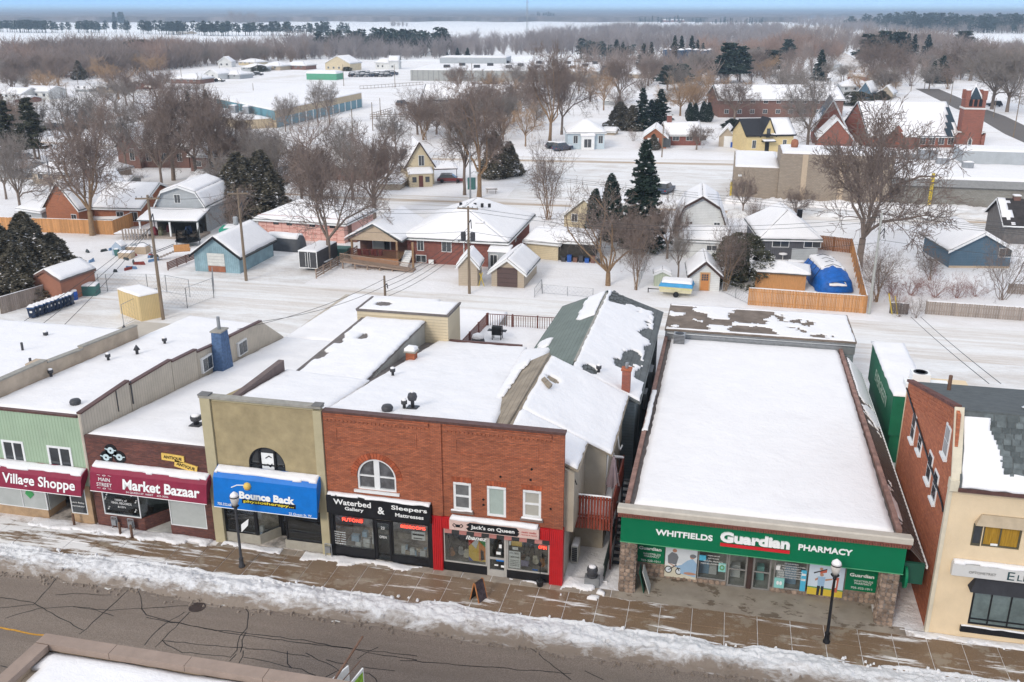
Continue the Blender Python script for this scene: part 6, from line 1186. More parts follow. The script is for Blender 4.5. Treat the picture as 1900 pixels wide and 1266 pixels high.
# --- brick bungalow with porch and ramp
a, b = A(757, 487), A(935, 497)
H_ = hgt(a, 437)
h,W,D = house('large red-brown brick bungalow with white-trimmed snow roof, covered porch and ramp',a,b,15,H_,H_+2.6,wall=BRKH,hip=.75,over=.7,res=.5,wins=[('F',x,H_-1.75,w_,1.6) for x,w_ in ((1.2,.85),(4.2,1.2))]+[('F',1.0,.1,1.3,.9),('F',7.2,.3,.5,.7),('R',1.2,H_-1.7,.8,1.5),('R',6,H_-1.6,.8,1.4)],chim=[(8.3,2.2,.9,H_+1.4,BRKH)])
lbox(h,'side_porch',SLG,(W-1.4,W+1.0,-1.9,-.01,0,2.3));lsnow(h,[(W-1.5,-2.0,2.3),(W+1.1,-2.0,2.3),(W+1.1,0,2.7),(W-1.5,0,2.7)],.15,.25,5);wbox(h,'F',W-1.2,.5,.9,1.5,W,D).location = (0,-1.9,0)
m = MB();m.path([(6.6,-.05,H_),(6.9,-.08,H_-.5),(6.9,-.08,H_-3)],.07,6);m.build('downpipe',WHITE,h)
for k in range(5): lbox(h, 'roof_vent', BLACK, (4.5+k*.9, 4.8+k*.9, 6.9, 7.2, H_+2.3, H_+2.75))
lbox(h,'roof_vent',BLACK,(3.2,3.35,3,3.15,H_+.9,H_+1.5));lbox(h,'satellite_dish',WHITE,(2.7,3.3,-.5,-.35,.1,.6))
# porch wing to the left: front gable roof on posts
pw = 5.9; gx = -pw-.3; ze = H_-.25; WOOD = M('porch_timber', (.30, .19, .11), .8, .2, 4)
m = MB();m.slab([(gx-.6,-2.7,ze),(gx+pw/2,-2.7,ze+1.9),(gx+pw/2,8,ze+1.9),(gx-.6,8,ze)][::-1],.12);m.slab([(gx+pw+.6,-2.7,ze),(gx+pw+.6,8,ze),(gx+pw/2,8,ze+1.9),(gx+pw/2,-2.7,ze+1.9)],.12);m.build('porch_roof',SHING,h)
lsnow(h,[(gx+pw/2+.03,-2.65,ze+2.03),(gx+pw/2+.03,8,ze+2.03),(gx-.55,8,ze+.17),(gx-.55,-2.65,ze+.17)][::-1],.16,.35,6,'roof_snow');lsnow(h,[(gx+pw/2-.03,-2.65,ze+2.03),(gx+pw+.55,-2.65,ze+.17),(gx+pw+.55,8,ze+.17),(gx+pw/2-.03,8,ze+2.03)],.16,.35,6,'roof_snow')
m = MB();m.prism([(gx,ze),(gx+pw,ze),(gx+pw/2,ze+1.8)],'y',-2.4,-2.3);m.build('porch_gable',M('tan_gable_panel',(.46,.36,.26),.8,.08),h)
lbox(h,'porch_back_wall',BRKB,(gx-.1,0,1.0,6,0,ze-.02));lbox(h,'patio_door',PANEL,(gx+1.6,gx+3.0,.92,.99,1.2,3.1));lbox(h,'patio_door',PANE,(gx+3.05,gx+3.7,.92,.99,1.2,3.1));lbox(h,'door_frame',WHITE,(gx+1.5,gx+1.6,.9,.99,1.2,3.2),(gx+3.7,gx+3.8,.9,.99,1.2,3.2),(gx+1.6,gx+3.7,.9,.99,3.1,3.2))
for x in (gx+.1, gx+pw-.3, gx+pw+1.6): lbox(h, 'post', WOOD, (x, x+.22, -2.4, -2.18, 0, ze))
lbox(h,'deck_floor',WOOD,(gx,gx+pw,-2.5,.9,.85,1.05));lbox(h,'deck_skirt',M('orange_timber',(.40,.19,.09),.8,.2),(gx+.3,gx+pw,-2.56,-2.51,.2,1.0))
for k in range(9): lbox(h, 'stair', WHITE, (gx+pw+.1, gx+pw+1.1, -2.4+k*.28-.3, -2.4+k*.28, k*.17, .17+k*.17))
m = MB()
for k in range(42): x = gx+.05+k*.14; m.box(x, x+.04, -2.62, -2.58, 1.05, 1.95)
m.box(gx, gx+pw, -2.64, -2.57, 1.95, 2.02); m.build('railing', BRW, h)
for i in range(6): lbox(h,'porch_chair',M('maroon_chair',(.15,.03,.03),.7,.2),(gx+.7+i*.5,gx+1.05+i*.5,-1.9+.3*(i % 2),-1.5+.3*(i % 2),1.05,1.75))
# ramp in front
m = MB();rx0,rx1 = gx-.5,gx+8.2;m.hexa([(rx0,-4.4,.75),(rx1,-4.4,.05),(rx1,-3.1,.05),(rx0,-3.1,.75)],[(rx0,-4.4,.95),(rx1,-4.4,.2),(rx1,-3.1,.2),(rx0,-3.1,.95)])
for k in range(6): x = rx0+.2+k*1.5; m.box(x, x+.14, -4.4, -4.26, 0, .85-k*.12)
m.build('ramp', M('weathered_ramp_wood', (.30, .22, .17), .9, .2), h)
m = MB(); 
for k in range(74): x = rx0+k*.118; z = .95-(x-rx0)/(rx1-rx0)*.75; m.box(x, x+.035, -4.44, -4.41, z, z+.85)
m.hexa([(rx0,-4.46,1.78),(rx1,-4.46,1.03),(rx1,-4.39,1.03),(rx0,-4.39,1.78)],[(rx0,-4.46,1.85),(rx1,-4.46,1.1),(rx1,-4.39,1.1),(rx0,-4.39,1.85)]);m.build('ramp_railing',M('weathered_ramp_wood'),h)
lbox(h, 'dumpster', M('green_bin', (.08, .17, .15), .7, .15), (gx-3.5, gx-1.2, -.5, 1.2, 0, 1.3)); 
def boardfence(lab,p,q,hh,mat,top=True,step=.19,th=.03,cat='fence',name='fence',alt=0.,post=None,bw=.9):
    a = Vector(p);b = Vector(q);L = (b-a).length;ang = math.atan2(b.y-a.y,b.x-a.x);f = thing(name,lab,cat,(a.x,a.y,0),ang)
    n_ = min(300, int(L/step)); st = L/n_; me = MB().box(0, st*bw, 0, th, 0, hh).mesh('board', mat)
    for i in range(n_):
        o = obj('board',me,f,(i*st,(alt if i % 2 else 0)+random.uniform(-.006,.006),random.uniform(-.03,.03)))
    m = MB();m.box(0,L,th+alt*.5+.01,th+.06+alt*.5,.3,.4);m.box(0,L,th+alt*.5+.01,th+.06+alt*.5,hh-.4,hh-.3);m.build('rail',mat,f)
    m = MB(); k = 0
    while k < L+.01: m.box(k-.05,k+.05,th+.07+max(alt,0),th+.17+max(alt,0),0,hh+.05);k += max(1.2,L/max(1,round(L/2.4)))
    m.build('post', post or mat, f)
    if top: snow([(0,-.01,hh+.02),(L,-.01,hh+.02),(L,th+.08,hh+.02),(0,th+.08,hh+.02)],.05,.12,None,3,f,'snow_cover',wob=.01)
    return f
def slatfence(lab, p, q, hh, mat, n_=4):
    a = Vector(p);b = Vector(q);L = (b-a).length;ang = math.atan2(b.y-a.y,b.x-a.x);f = thing('fence',lab,'fence',(a.x,a.y,0),ang);k = 0
    while k <= L+.01: m = MB();m.box(k-.05,k+.05,-.05,.05,0,hh+.1);m.build('post',mat,f);k += L/max(1,round(L/1.8))
    me = MB().box(0, L, -.08, -.052, 0, .14).mesh('rail', mat)
    for i in range(n_): obj('rail', me, f, (0, 0, .15+i*(hh-.2)/(n_-1)))
    return f
slatfence('grey split-rail fence climbing from the lane to the porch ramp',A(587,517),A(663,472),1.0,M('weathered_ramp_wood'))
# --- tan shed and tan garage by the lane
a,b = A(851,530),A(886,531);h,W,D = house('small tan shed with snow-capped gable just left of the tan garage',a,b,3.4,hgt(a,492),hgt(a,492)+1.2,'y',STAN,name='shed',cat='shed',over=.25,res=.3)
a,b = A(912,531),A(972,535);h,W,D = house('tan garage with wide brown door and snow-covered gable roof',a,b,6.5,hgt(a,502),hgt(a,502)+1.35,'y',STAN,name='garage',cat='garage',over=.35,res=.35,wins=[('R',2.5,1.2,.8,.8)])
f = lbox(h,'door',M('brown_garage_door',(.10,.065,.06),.6,.1),(W*.18,W*.8,-.07,0,.05,2.15));m = MB()
for k in range(4): m.box(W*.18, W*.8, -.08, -.071, .5+k*.5, .52+k*.5)
m.build('panel_seam', BLACK, f)
# --- cream garage with carport, cream house behind
a,b = A(977,478),A(1035,484);h,W,D = house('cream garage with snow roof beside a dark open carport',a,b,8,hgt(a,447),hgt(a,447)+.7,'x',SCREAM,name='garage',cat='garage',over=.4,off=0)
cx = A(1040,480);h,W,D = house('low open carport with snow roof full of stored things',A(1038,483),A(1100,486),6,2.3,2.9,'x',M('painted_gap_shade',(.05,.045,.04),.9,.3),name='carport',cat='carport',over=.3)  # open bay filled solid, its inner shade painted as dark colour
for i in range(7): lbox(h,'stored_box',(dm[3],MATS['blue_awning_vinyl'] if 0 else M('blue_tub',(.03,.1,.35),.5),BRKB)[i % 3],(.3+i*.7,.8+i*.7,-.7,-.2,0,.5+.3*(i % 2)))
a,b = A(1046,440),A(1120,446);h,W,D = house('small cream gabled house behind the carport with two upper windows',a,b,8,hgt(a,398),hgt(a,398)+2.3,'y',SCREAM,wins=[('F',1.0,hgt(a,398)-.9,.85,1.1),('F',3.6,hgt(a,398)-.9,.85,1.1)])
# --- white gambrel house with lean-to
a, b = A(1250, 466), A(1345, 470)
h,W,D = house('white boarded house with gambrel gable and lower addition behind the bare trees',a,b,9,hgt(a,424),hgt(a,364),'y',SWHITE,gam=.16,wins=[('F',1.3,hgt(a,420)-.6,.8,1.3),('F',4.6,hgt(a,420)-.6,.8,1.3)],trim=TRIMBR)
h,W,D = house('low white rear addition under deep snow between gambrel house and white shed',A(1262,478),A(1345,482),4,2.4,3.5,'x',SWHITE,name='extension',cat='extension',wins=[('F',3,1.0,1.3,.7)])
# --- little white shed with orange door
a, b = A(1279, 539), A(1334, 541); e_ = hgt(a, 509)
h,W,D = house('little white shed with an orange half-glazed door',a,b,5.2,e_,e_+1.35,'y',SWHITE,name='shed',cat='shed',over=.3,res=.3,trim=TRIMBR)
d = lbox(h,'door',M('orange_door',(.50,.21,.07),.6,.1),(W*.36,W*.64,-.05,0,.05,1.95));lbox(d,'door_frame',M('pale_orange_wood',(.5,.36,.22),.6),(W*.32,W*.36,-.06,0,.05,2.05),(W*.64,W*.68,-.06,0,.05,2.05),(W*.36,W*.64,-.06,0,1.951,2.05))
for i in range(3):
    for j in range(3): lbox(d,'pane',PANE,(W*.39+i*W*.078,W*.39+i*W*.078+W*.06,-.065,-.05,1.15+j*.24,1.35+j*.24))
# --- folding camper under blue tarpaulin
a = A(1222,549);t_ = thing('camping_trailer','folded cream camping trailer with snow-topped blue tarpaulin beside the white shed','camping trailer',(*a,0),R(-4))
m = MB();m.prism([(.1,.45),(3.3,.45),(3.4,.75),(0,.75)],'y',0,1.9);m.box(0,3.4,0,1.9,.751,1.05);m.build('body',M('cream_camper',(.55,.50,.33),.5,.1),t_);m = MB();m.box(.02,3.38,-.01,.0,.85,.92);m.build('stripe',M('pale_yellow_stripe',(.6,.58,.2),.6),t_)
m = MB();m.hexa([(-.05,-.05,1.051),(3.45,-.05,1.051),(3.45,1.95,1.051),(-.05,1.95,1.051)],[(.15,.2,1.5),(3.3,.2,1.5),(3.3,1.7,1.5),(.15,1.7,1.5)]);m.build('tarpaulin',M('sky_blue_tarp',(.05,.28,.52),.6,.15),t_);lsnow(t_,[(.2,.1,1.44),(3.3,.1,1.44),(3.3,1.8,1.5),(.2,1.8,1.5)],.22,.2,4)
m = MB();m.path([(0,.95,.45),(-1.3,.95,.42)],.05,5);m.lathe([(.05,0),(.05,.5)],(-1.25,.95,0),6);m.build('drawbar',BLACK,t_);o = obj('wheel',MB().lathe([(.1,0),(.3,0),(.3,.16),(.1,.16)],(0,0,0),14).mesh('wheel',BLACK),t_,(1.8,-.05,.3));o.rotation_euler = (R(90),0,0)
a = A(1213,531);h,W,D = house('tiny pale green garden shed behind the blue-topped trailer',a,A(1243,532),1.6,1.35,1.75,'y',siding('pale_green_metal',(.42,.46,.36),'x',.3),name='shed',cat='shed',over=.1,res=.2,sn=.12)
# --- dark grey house
a, b = A(1411, 481), A(1515, 483); e_ = hgt(a, 441)
h,W,D = house('dark grey boarded bungalow with snowy hipped roof and two white windows',a,b,11,e_,e_+2.6,wall=SGREY,hip=.9,over=.4,wins=[('F',1.2,1.5,2.0,1.2),('F',4.9,1.5,2.0,1.2)])
lbox(h,'corner_panel',SLG,(W-3.0,W,-.04,-.001,0,1.4),(W-.9,W,-.041,-.001,1.4,e_-.1));lbox(h,'roof_vent',BLACK,(2.0,2.15,2.5,2.65,e_+1,e_+1.6),(4.6,5.2,3.6,4.0,e_+1.7,e_+2.7))
# --- cedar fences round the yard
P0, P1, P2, P3 = A(1388, 566), A(1606, 582), A(1580, 470), A(1512, 462)
boardfence('bright cedar board fence along the lane in front of the blue-tarped boat',P0,P1,hgt(P0,535),CEDAR,step=.155,alt=.05)
boardfence('cedar fence running back from the lane behind the blue-tarped boat',P1,P2,1.85,CEDAR,step=.2);boardfence('short reddish cedar fence behind the dark grey bungalow yard',P2,P3,1.8,M('red_cedar_board',(.26,.12,.06),.8,.2,3,rnd=.15),step=.2)
a = A(1400,533);g_ = thing('gazebo','low cedar-walled garden shelter with pyramid of snow inside the fence','garden shelter',(a[0],a[1],0),R(-3));lbox(g_,'wall',CEDAR,(0,5.2,0,3.4,0,1.7));m = MB()
for q in (((-.4,-.4),(5.6,-.4)),((5.6,-.4),(5.6,3.8)),((5.6,3.8),(-.4,3.8)),((-.4,3.8),(-.4,-.4))): m.slab([(*q[0],1.75),(*q[1],1.75),(2.6,1.7,2.5)],.08)
m.build('roof', SHING, g_)
for q in (((-.4,-.4),(5.6,-.4)),((5.6,-.4),(5.6,3.8)),((5.6,3.8),(-.4,3.8)),((-.4,3.8),(-.4,-.4))): snow([(*q[0],1.85),(*q[1],1.85),(2.6,1.7,2.6),(2.6,1.7,2.6)],.16,.3,None,5,g_,'roof_snow')
# --- boat under blue tarp
a = A(1552,545);bt = thing('covered_boat','big boat under a bright blue tarpaulin with snow on its back inside the cedar fence','boat',(*a,0),R(9))
m = MB(); ny, nx = 17, 13; vs = []
for j in range(ny):
    v = j/(ny-1);y = v*8.2;hh = 2.35-.9*max(0,.22-v)/.22-.25*v;wd = (1.95 if v > .1 else 1.95-.4*(.1-v)/.1)
    for i in range(nx): an_ = math.pi*i/(nx-1);fold = 1+.05*math.sin(i*2.6+j*1.1)*(1-v*.4);vs.append((-math.cos(an_)*wd*fold*(abs(math.cos(an_))**.15 if abs(math.cos(an_)) > .01 else 0),y-(.35*math.sin(i*1.9) if j == 0 else 0),math.sin(an_)**.75*hh*fold+.05))
m.add(vs,[(j*nx+i,j*nx+i+1,(j+1)*nx+i+1,(j+1)*nx+i) for j in range(ny-1) for i in range(nx-1)]+[tuple(range(nx-1,-1,-1)),tuple((ny-1)*nx+i for i in range(nx))]);m.build('tarpaulin',M('royal_blue_tarp',(.008,.11,.42),.5,.3,2.5,.6,6),bt,True)
lsnow(bt,[(-1.25,2.4,1.95),(1.25,2.4,1.95),(1.25,8.1,1.8),(-1.25,8.1,1.8)],.5,.22,8);snow([(-.9,-.3,.9),(.9,-.3,.9),(.7,.9,1.6),(-.7,.9,1.6)],.16,.14,lambda u,v,n_: n_ > .42,9,bt,'snow_cover')
m = MB()
for k in range(4): m.path([(-1.95,2.5+k*1.5,.9),(-1.2,2.5+k*1.5,2.15),(0,2.5+k*1.5,2.55),(1.2,2.5+k*1.5,2.15),(1.95,2.5+k*1.5,.9)],.03,4)
m.build('strap', BLACK, bt)
def picnic(p, rz, lab, sc=1):
    t_ = thing('picnic_table',lab,'picnic table',(*p,0),rz);lbox(t_,'tabletop',GRYB,(-.95,.95,-.38,.38,.7,.76));lbox(t_,'bench',GRYB,(-.95,.95,-.85,-.6,.4,.45));lbox(t_,'bench',GRYB,(-.95,.95,.6,.85,.4,.45))
    for x in (-.7,.7): m = MB();m.path([(x,-.75,0),(x,0,.72),(x,.75,0)],.045,4);m.path([(x,-.8,.38),(x,.8,.38)],.04,4);m.build('leg',GRYB,t_)
    lsnow(t_, [(-.93, -.36, .76), (.93, -.36, .76), (.93, .36, .76), (-.93, .36, .76)], .12, .15, 2)
picnic(A(1476,497),0,'snow-topped picnic table in the yard of the dark grey bungalow');picnic(A(912,358),.2,'picnic table alone in snow near two bare trunks');
for i, p in enumerate(((1418, 490), (1432, 490))):
    t_ = thing('garden_chair',('left','right')[i]+' of two white garden chairs by the dark grey bungalow','chair',(*A(*p),0),R(20-40*i));lbox(t_,'seat',WHITE,(-.28,.28,-.25,.25,.38,.44));lbox(t_,'backrest',WHITE,(-.28,.28,.22,.28,.44,.95))
    for x in (-.24, .2):
        for y in (-.22, .2): lbox(t_, 'leg', WHITE, (x, x+.05, y, y+.05, 0, .38))
t_ = thing('garden_table','round white garden table capped with snow by the dark bungalow','table',(*A(1452,482),0));m = MB();m.lathe([(.04,0),(.04,.65),(.5,.66),(.5,.7)],(0,0,0),14);m.build('tabletop',WHITE,t_);m = MB();m.lathe([(.5,.7),(.45,.82),(.1,.86)],(0,0,0),14);m.build('snow_cap',SNOW,t_,True)
# --- slate-blue garage far right, grey fence, burnt-roof house
a,b = A(1760,497),A(1872,498);e_ = hgt(a,462);h,W,D = house('slate-blue sided garage with low snow gable and white window',a,b,8,e_,e_+1.9,'y',SNAVY,name='garage',cat='garage',over=.5,wins=[('F',W*.0+5.4,1.3,1.5,1.1)])
lbox(h, 'base_board', M('tan_gable_panel'), (-.02, W, -.03, -.001, 0, .25))
a,b = A(1860,452),A(1960,456);h,W,D = house('dark charred-roof house at the right edge behind the slate-blue garage',a,b,8,hgt(a,415),hgt(a,380),'x',M('grey_shakes',(.14,.13,.125),.9,.25),roof=M('charred_roof',(.045,.04,.04),.95,.4,1.2,.6,8),sn=.1,keep=lambda u,v,n_: n_ > .56,chim=(2,4,.8,hgt(a,374),BRKB))
boardfence('long weathered grey board fence beside the lane at the right edge',A(1717,583),A(1990,602),1.3,GRYB,step=.22)
boardfence('dark low panel fence by the yellow guy wires',A(1651,582),A(1684,584),1.1,M('dark_weathered_panel',(.13,.12,.115),.9),step=.25);boardfence('short grey fence beside the slate-blue garage',A(1726,467),A(1744,468),.9,GRYB,step=.2)
boardfence('grey fence behind the shrubs at the right edge of the block',A(1870,545),A(1990,553),1.1,GRYB,step=.25)
for i,p in enumerate(((1655,583),)): t_ = thing('guy_wire_guard','pair of yellow guy wire guards leaning at the lane edge','guy guard',(*A(*p),0));m = MB();m.tube((0,0,0),(-.5,.2,2.0),.06,.06,6);m.tube((.5,0,0),(0.1,.2,1.8),.05,.05,6);m.build('guard',M('safety_yellow',(.55,.40,.04),.6),t_)
t_ = thing('guy_wire_guard','crossed yellow guy wire guards by the tan shed','guy guard',(*A(890,531),0));m = MB();m.tube((-.1,0,0),(.3,.1,1.5),.05,.05,6);m.tube((.5,0,0),(0,.1,1.4),.05,.05,6);m.build('guard',M('safety_yellow'),t_)
# --- left side: orange brick house, garages, gambrel house with porch
a, b = A(178, 425), A(240, 427)
h,W,D = house('orange brick house with long snow roof and twin gables behind the cedar fence',A(90,420),A(150,425),11,3.0,6.3,'y',BRKO,over=.4,wins=[('F',4.2,.9,.9,1.1)],chim=(3.2,5.5,.8,7.2,BRKO))
h2,W2,D2 = house('',A(178,418),A(262,420),12,2.6,4.9,'x',BRKO,over=.5,rt=None,name='house',wins=[('F',3.2,.6,1.1,1.4,WHITE,PANE),('F',5.2,.6,1.1,1.4),('R',5.0,.8,1.0,1.5)]);h2['label'] = 'orange brick wing with right gable end and snow roof left of the gambrel house'
a = A(176,418);h,W,D = house('tiny blue playhouse shed with snow roof behind the cedar fence',a,A(232,420),3,.9,1.9,'x',SNAVY,name='shed',cat='shed',over=.2)
house('small white lean-to at the left foot of the orange brick house',A(40,410),A(80,416),5,1.8,2.4,'x',SLG,name='extension',cat='extension',wins=[('F',1.5,.5,1,.7)])
boardfence('cedar board fence in front of the orange brick house',A(-20,428),A(212,436),1.9,CEDAR,step=.2);boardfence('cedar fence turning back towards the gambrel house',A(212,436),A(275,408),1.9,CEDAR,step=.2)
a, b = A(296, 430), A(385, 432); e_ = hgt(a, 378)
h,W,D = house('grey shingled gambrel house with a cluttered open back porch',a,b,9,e_,hgt(a,345),'y',SLG,gam=.15,wins=[('F',2.6,e_+.1,.9,1.2)],off=0)
m = MB();m.slab([(-.9,-4.2,2.3),(W+.7,-4.2,2.3),(W+.7,0,3.1),(-.9,0,3.1)],.12);m.build('porch_roof',SHING,h);lsnow(h,[(-.85,-4.15,2.44),(W+.65,-4.15,2.44),(W+.65,0,3.24),(-.85,0,3.24)],.16,.35,4,'roof_snow')
for x in (-.7, W*.5, W+.4): lbox(h, 'post', WHITE, (x, x+.2, -4, -3.8, 0, 2.3))
lbox(h,'porch_shade_panel',M('painted_gap_shade'),(0,W,-.4,-.01,0,2.6));lbox(h,'porch_floor',GRYB,(-.7,W+.6,-4.1,-.4,.0,.3))  # dark sheet painted in for the shade under the porch roof
cl = [M('clutter_'+n_,c_,.7,.3,4) for n_,c_ in (('red',(.18,.03,.04)),('black',(.03,.03,.03)),('olive',(.14,.14,.09)),('blue',(.04,.07,.15)))]
for i in range(11): x = random.random()*(W-.8);y = -3.6+random.random()*2.6;m = MB();m.lathe([(.3+.2*random.random(),0),(.35,.4),(.2,.7+.4*random.random())],(x+.4,y,.3),7);m.build('porch_clutter',cl[i % 4],h)
YL = siding('cream_ribbed_metal', (.62, .47, .24), 'x', .22, .6, .06)
a, b, c_ = A(234, 584), A(263, 597), A(303, 583)
t_ = thing('storage_shed','cream yellow ribbed metal storage shed with flat snow roof in the fenced lot','shed',(*A(263,597),0));p_ = [(A(224,592-10)[0]-A(263,597)[0],A(224,582)[1]-A(263,597)[1]),(0,0),(A(305,588)[0]-A(263,597)[0],A(305,588)[1]-A(263,597)[1])];p_.append((p_[0][0]+p_[2][0],p_[0][1]+p_[2][1]))
m = MB();q = [p_[1],p_[2],p_[3],p_[0]];m.hexa([(x,y,0) for x,y in q],[(x,y,2.45) for x,y in q]);m.build('wall',YL,t_);q2 = [(x*1.02,y*1.02,2.46) for x,y in q];snow(q2,.16,.25,None,5,t_,'roof_snow')
a,b = A(118,563),A(180,540);h,W,D = house('plain terracotta garage wall with small gable behind the green bin',a,b,3.5,2.4,3.3,'x',M('terracotta_render',(.33,.15,.10),.9,.1,1),name='garage',cat='garage',over=.15,trim=BRKB)
a = A(148,550);t_ = thing('utility_box','dark green square utility box with snow lid by the terracotta garage','utility box',(*a,0),R(15));lbox(t_,'case',M('dark_teal_box',(.05,.14,.13),.6,.1),(0,1.7,0,1.3,0,1.05));lsnow(t_,[(0,0,1.05),(1.7,0,1.05),(1.7,1.3,1.15),(0,1.3,1.15)],.12,.2,4)
t_ = thing('barrel','bright blue barrel with snow lid at the right end of the bin row','barrel',(*A(139,556),0));m = MB();m.lathe([(.32,0),(.35,.45),(.32,.9)],(0,0,0),14);m.build('body',M('blue_barrel',(.02,.08,.35),.5),t_,True);m = MB();m.lathe([(.32,.9),(.28,1.02),(.05,1.06)],(0,0,0),12);m.build('snow_cap',SNOW,t_,True)
boardfence('tall grey-brown board fence behind the row of wheelie bins',A(5,583),A(122,548),1.7,GRYB,step=.22)
# wheelie bins
wb = MB();wb.hexa([(-.24,-.28,.1),(.24,-.28,.1),(.24,.24,.1),(-.24,.24,.1)],[(-.3,-.36,.95),(.3,-.36,.95),(.3,.34,.95),(-.3,.34,.95)])
root_ = thing('wheelie_bin','x','wheelie bin',(0,0,-50),0,'wheelie bins along the board fence');BINM = M('dark_blue_bin',(.022,.04,.085),.45,.2,rnd=.3)
b_o = wb.build('body',BINM,root_);m = MB();m.hexa([(-.32,-.4,.95),(.32,-.4,.95),(.32,.36,.95),(-.32,.36,.95)],[(-.3,-.36,1.03),(.3,-.36,1.03),(.3,.36,1.06),(-.3,.36,1.06)]);l_o = m.build('lid',M('blue_bin_lid',(.03,.08,.2),.5),root_);m = MB();m.box(-.1,.1,-.372,-.355,.55,.72);k_o = m.build('label_plate',WHITE,root_)
m = MB();m.hexa([(-.3,-.37,1.05),(.3,-.37,1.05),(.3,.34,1.07),(-.3,.34,1.07)],[(-.24,-.28,1.13),(.24,-.28,1.13),(.24,.28,1.15),(-.24,.28,1.15)]);s_o = m.build('snow_cap',SNOW,root_);ws = []
for x in (-.27,.19): m = MB();m.lathe([(.1,0),(.1,.08)],(0,0,0),10);o = m.build('wheel',BLACK,root_);o.rotation_euler = (0,R(90),0);o.location = (x,.26,.1);ws.append((o,[]))
tr_ = (root_,[(b_o,[]),(l_o,[]),(k_o,[]),(s_o,[])]+ws);p0,p1 = Vector(A(62,590)),Vector(A(131,566));wn = ['leftmost','second','third','fourth','fifth','sixth','seventh','eighth','ninth','tenth','rightmost']
for i in range(11):
    q = p0.lerp(p1,i/10);r_ = dup(tr_,(q.x,q.y,0),R(25+random.uniform(-12,12)),1.12,'%s blue wheelie bin in the row along the board fence%s' % (wn[i],'' if i in (0,10) else ', counting from the left'))
for o, s_ in tr_[1]: bpy.data.objects.remove(o)
bpy.data.objects.remove(root_)
# yard things on the left
for (p,rz,lab,dims,mt) in (((232,472),.2,'wooden crate box with snow lid in the cluttered yard',(2.6,1.5,.9),'tan_gable_panel'),((220,480),.1,'smaller snow-lidded wooden box left of the crate',(1.6,1.0,.7),'tan_gable_panel'),((213,475),0,'green refuse tub in the cluttered yard',(.5,.5,.8),'dark_teal_box')):
    t_ = thing('crate',lab,'crate',(*A(*p),0),rz);m = MB();m.hexa([(0,0,0),(dims[0],0,0),(dims[0],dims[1],0),(0,dims[1],0)],[(-.05,-.05,dims[2]),(dims[0]+.05,-.05,dims[2]),(dims[0]+.05,dims[1]+.05,dims[2]),(-.05,dims[1]+.05,dims[2])]);m.build('case',MATS[mt],t_);lsnow(t_,[(0,0,dims[2]),(dims[0],0,dims[2]),(dims[0],dims[1],dims[2]),(0,dims[1],dims[2])],.15,.2,4)
t_ = thing('playhouse','small pale blue plastic playhouse in the cluttered yard','playhouse',(*A(209,474),0));m = MB();m.prism([(0,0),(1.3,0),(1.3,1.1),(.65,1.7),(0,1.1)],'y',0,1.2);m.build('wall',M('pale_blue_plastic',(.35,.42,.5),.5),t_);lsnow(t_,[(.65,0,1.72),(1.35,0,1.12),(1.35,1.2,1.12),(.65,1.2,1.72)],.1,.2,3)
t_ = thing('pallet_stack','wooden pallets leaning on each other behind the crate in the yard','pallet stack',(*A(228,447),0),.2)
for i in range(9): lbox(t_, 'slat', GRYB, (i*.38, i*.38+.2, .05*i, .05*i+.06, .1, 1.5))
for i in range(3): lbox(t_,'snowy_board',GRYB,(-1.5+i*.3,3.2-i*.2,1.0+i*.5,1.7+i*.5,.6+i*.1,.7+i*.1));lsnow(t_,[(-1.5+i*.3,1.0+i*.5,.7+i*.1),(3.2-i*.2,1.0+i*.5,.7+i*.1),(3.2-i*.2,1.7+i*.5,.7+i*.1),(-1.5+i*.3,1.7+i*.5,.7+i*.1)],.12,.25,i)
jk = [M('junk_'+n_,c_,.8,.3) for n_,c_ in (('red',(.25,.05,.04)),('dark',(.05,.06,.06)),('grey',(.2,.2,.22)),('blue',(.15,.25,.4)))]
for i in range(26):
    x,y = random.uniform(145,290),random.uniform(462,505);m = MB();L = random.uniform(.3,1.4);m.hexa([(0,0,0),(L,0,0),(L,.25,0),(0,.25,0)],[(0.05,.05,.3),(L-.1,.05,random.uniform(.1,.5)),(L-.1,.2,.3),(.05,.2,.3)]);o = m.build('scrap',jk[i % 4]);o.location = (*A(x,y),0);o.rotation_euler = (0,0,random.random()*3);tag(o,('red','dark','grey','pale blue')[i % 4]+' scrap half buried in the cluttered yard, '+('left part' if x < 200 else 'middle' if x < 245 else 'right part'),'scrap','scrap in the cluttered yard')
t_ = thing('play_structure','brown wooden play steps with rails beside the trampoline net','play structure',(*A(325,482),0),.5);lbox(t_,'platform',CEDAR,(0,1.8,0,1.5,.9,1.0));lbox(t_,'guard_rail',CEDAR,(0,1.8,-.05,0,1.0,1.8));m = MB()
for k in range(7): m.box(-.3-k*.35, -k*.35, 0, .9, .85-k*.13, .9-k*.13)
m.build('step',GRYB,t_);m = MB();m.path([(0,0,1.7),(-2.6,0,.8)],.04,4);m.path([(0,.9,1.7),(-2.6,.9,.8)],.04,4);m.build('handrail',BLACK,t_)
t_ = thing('trampoline','trampoline with sagging dark safety net behind the blue garage','trampoline',(*A(350,455),0));m = MB();m.lathe([(1.5,.6),(1.6,.62),(1.5,.7)],(0,0,0),20)
for i in range(6): an_ = i*math.pi/3;m.tube((1.6*math.cos(an_),1.6*math.sin(an_),0),(1.6*math.cos(an_),1.6*math.sin(an_),2.1),.03,.03,5)
m.build('frame', BLACK, t_); m = MB()
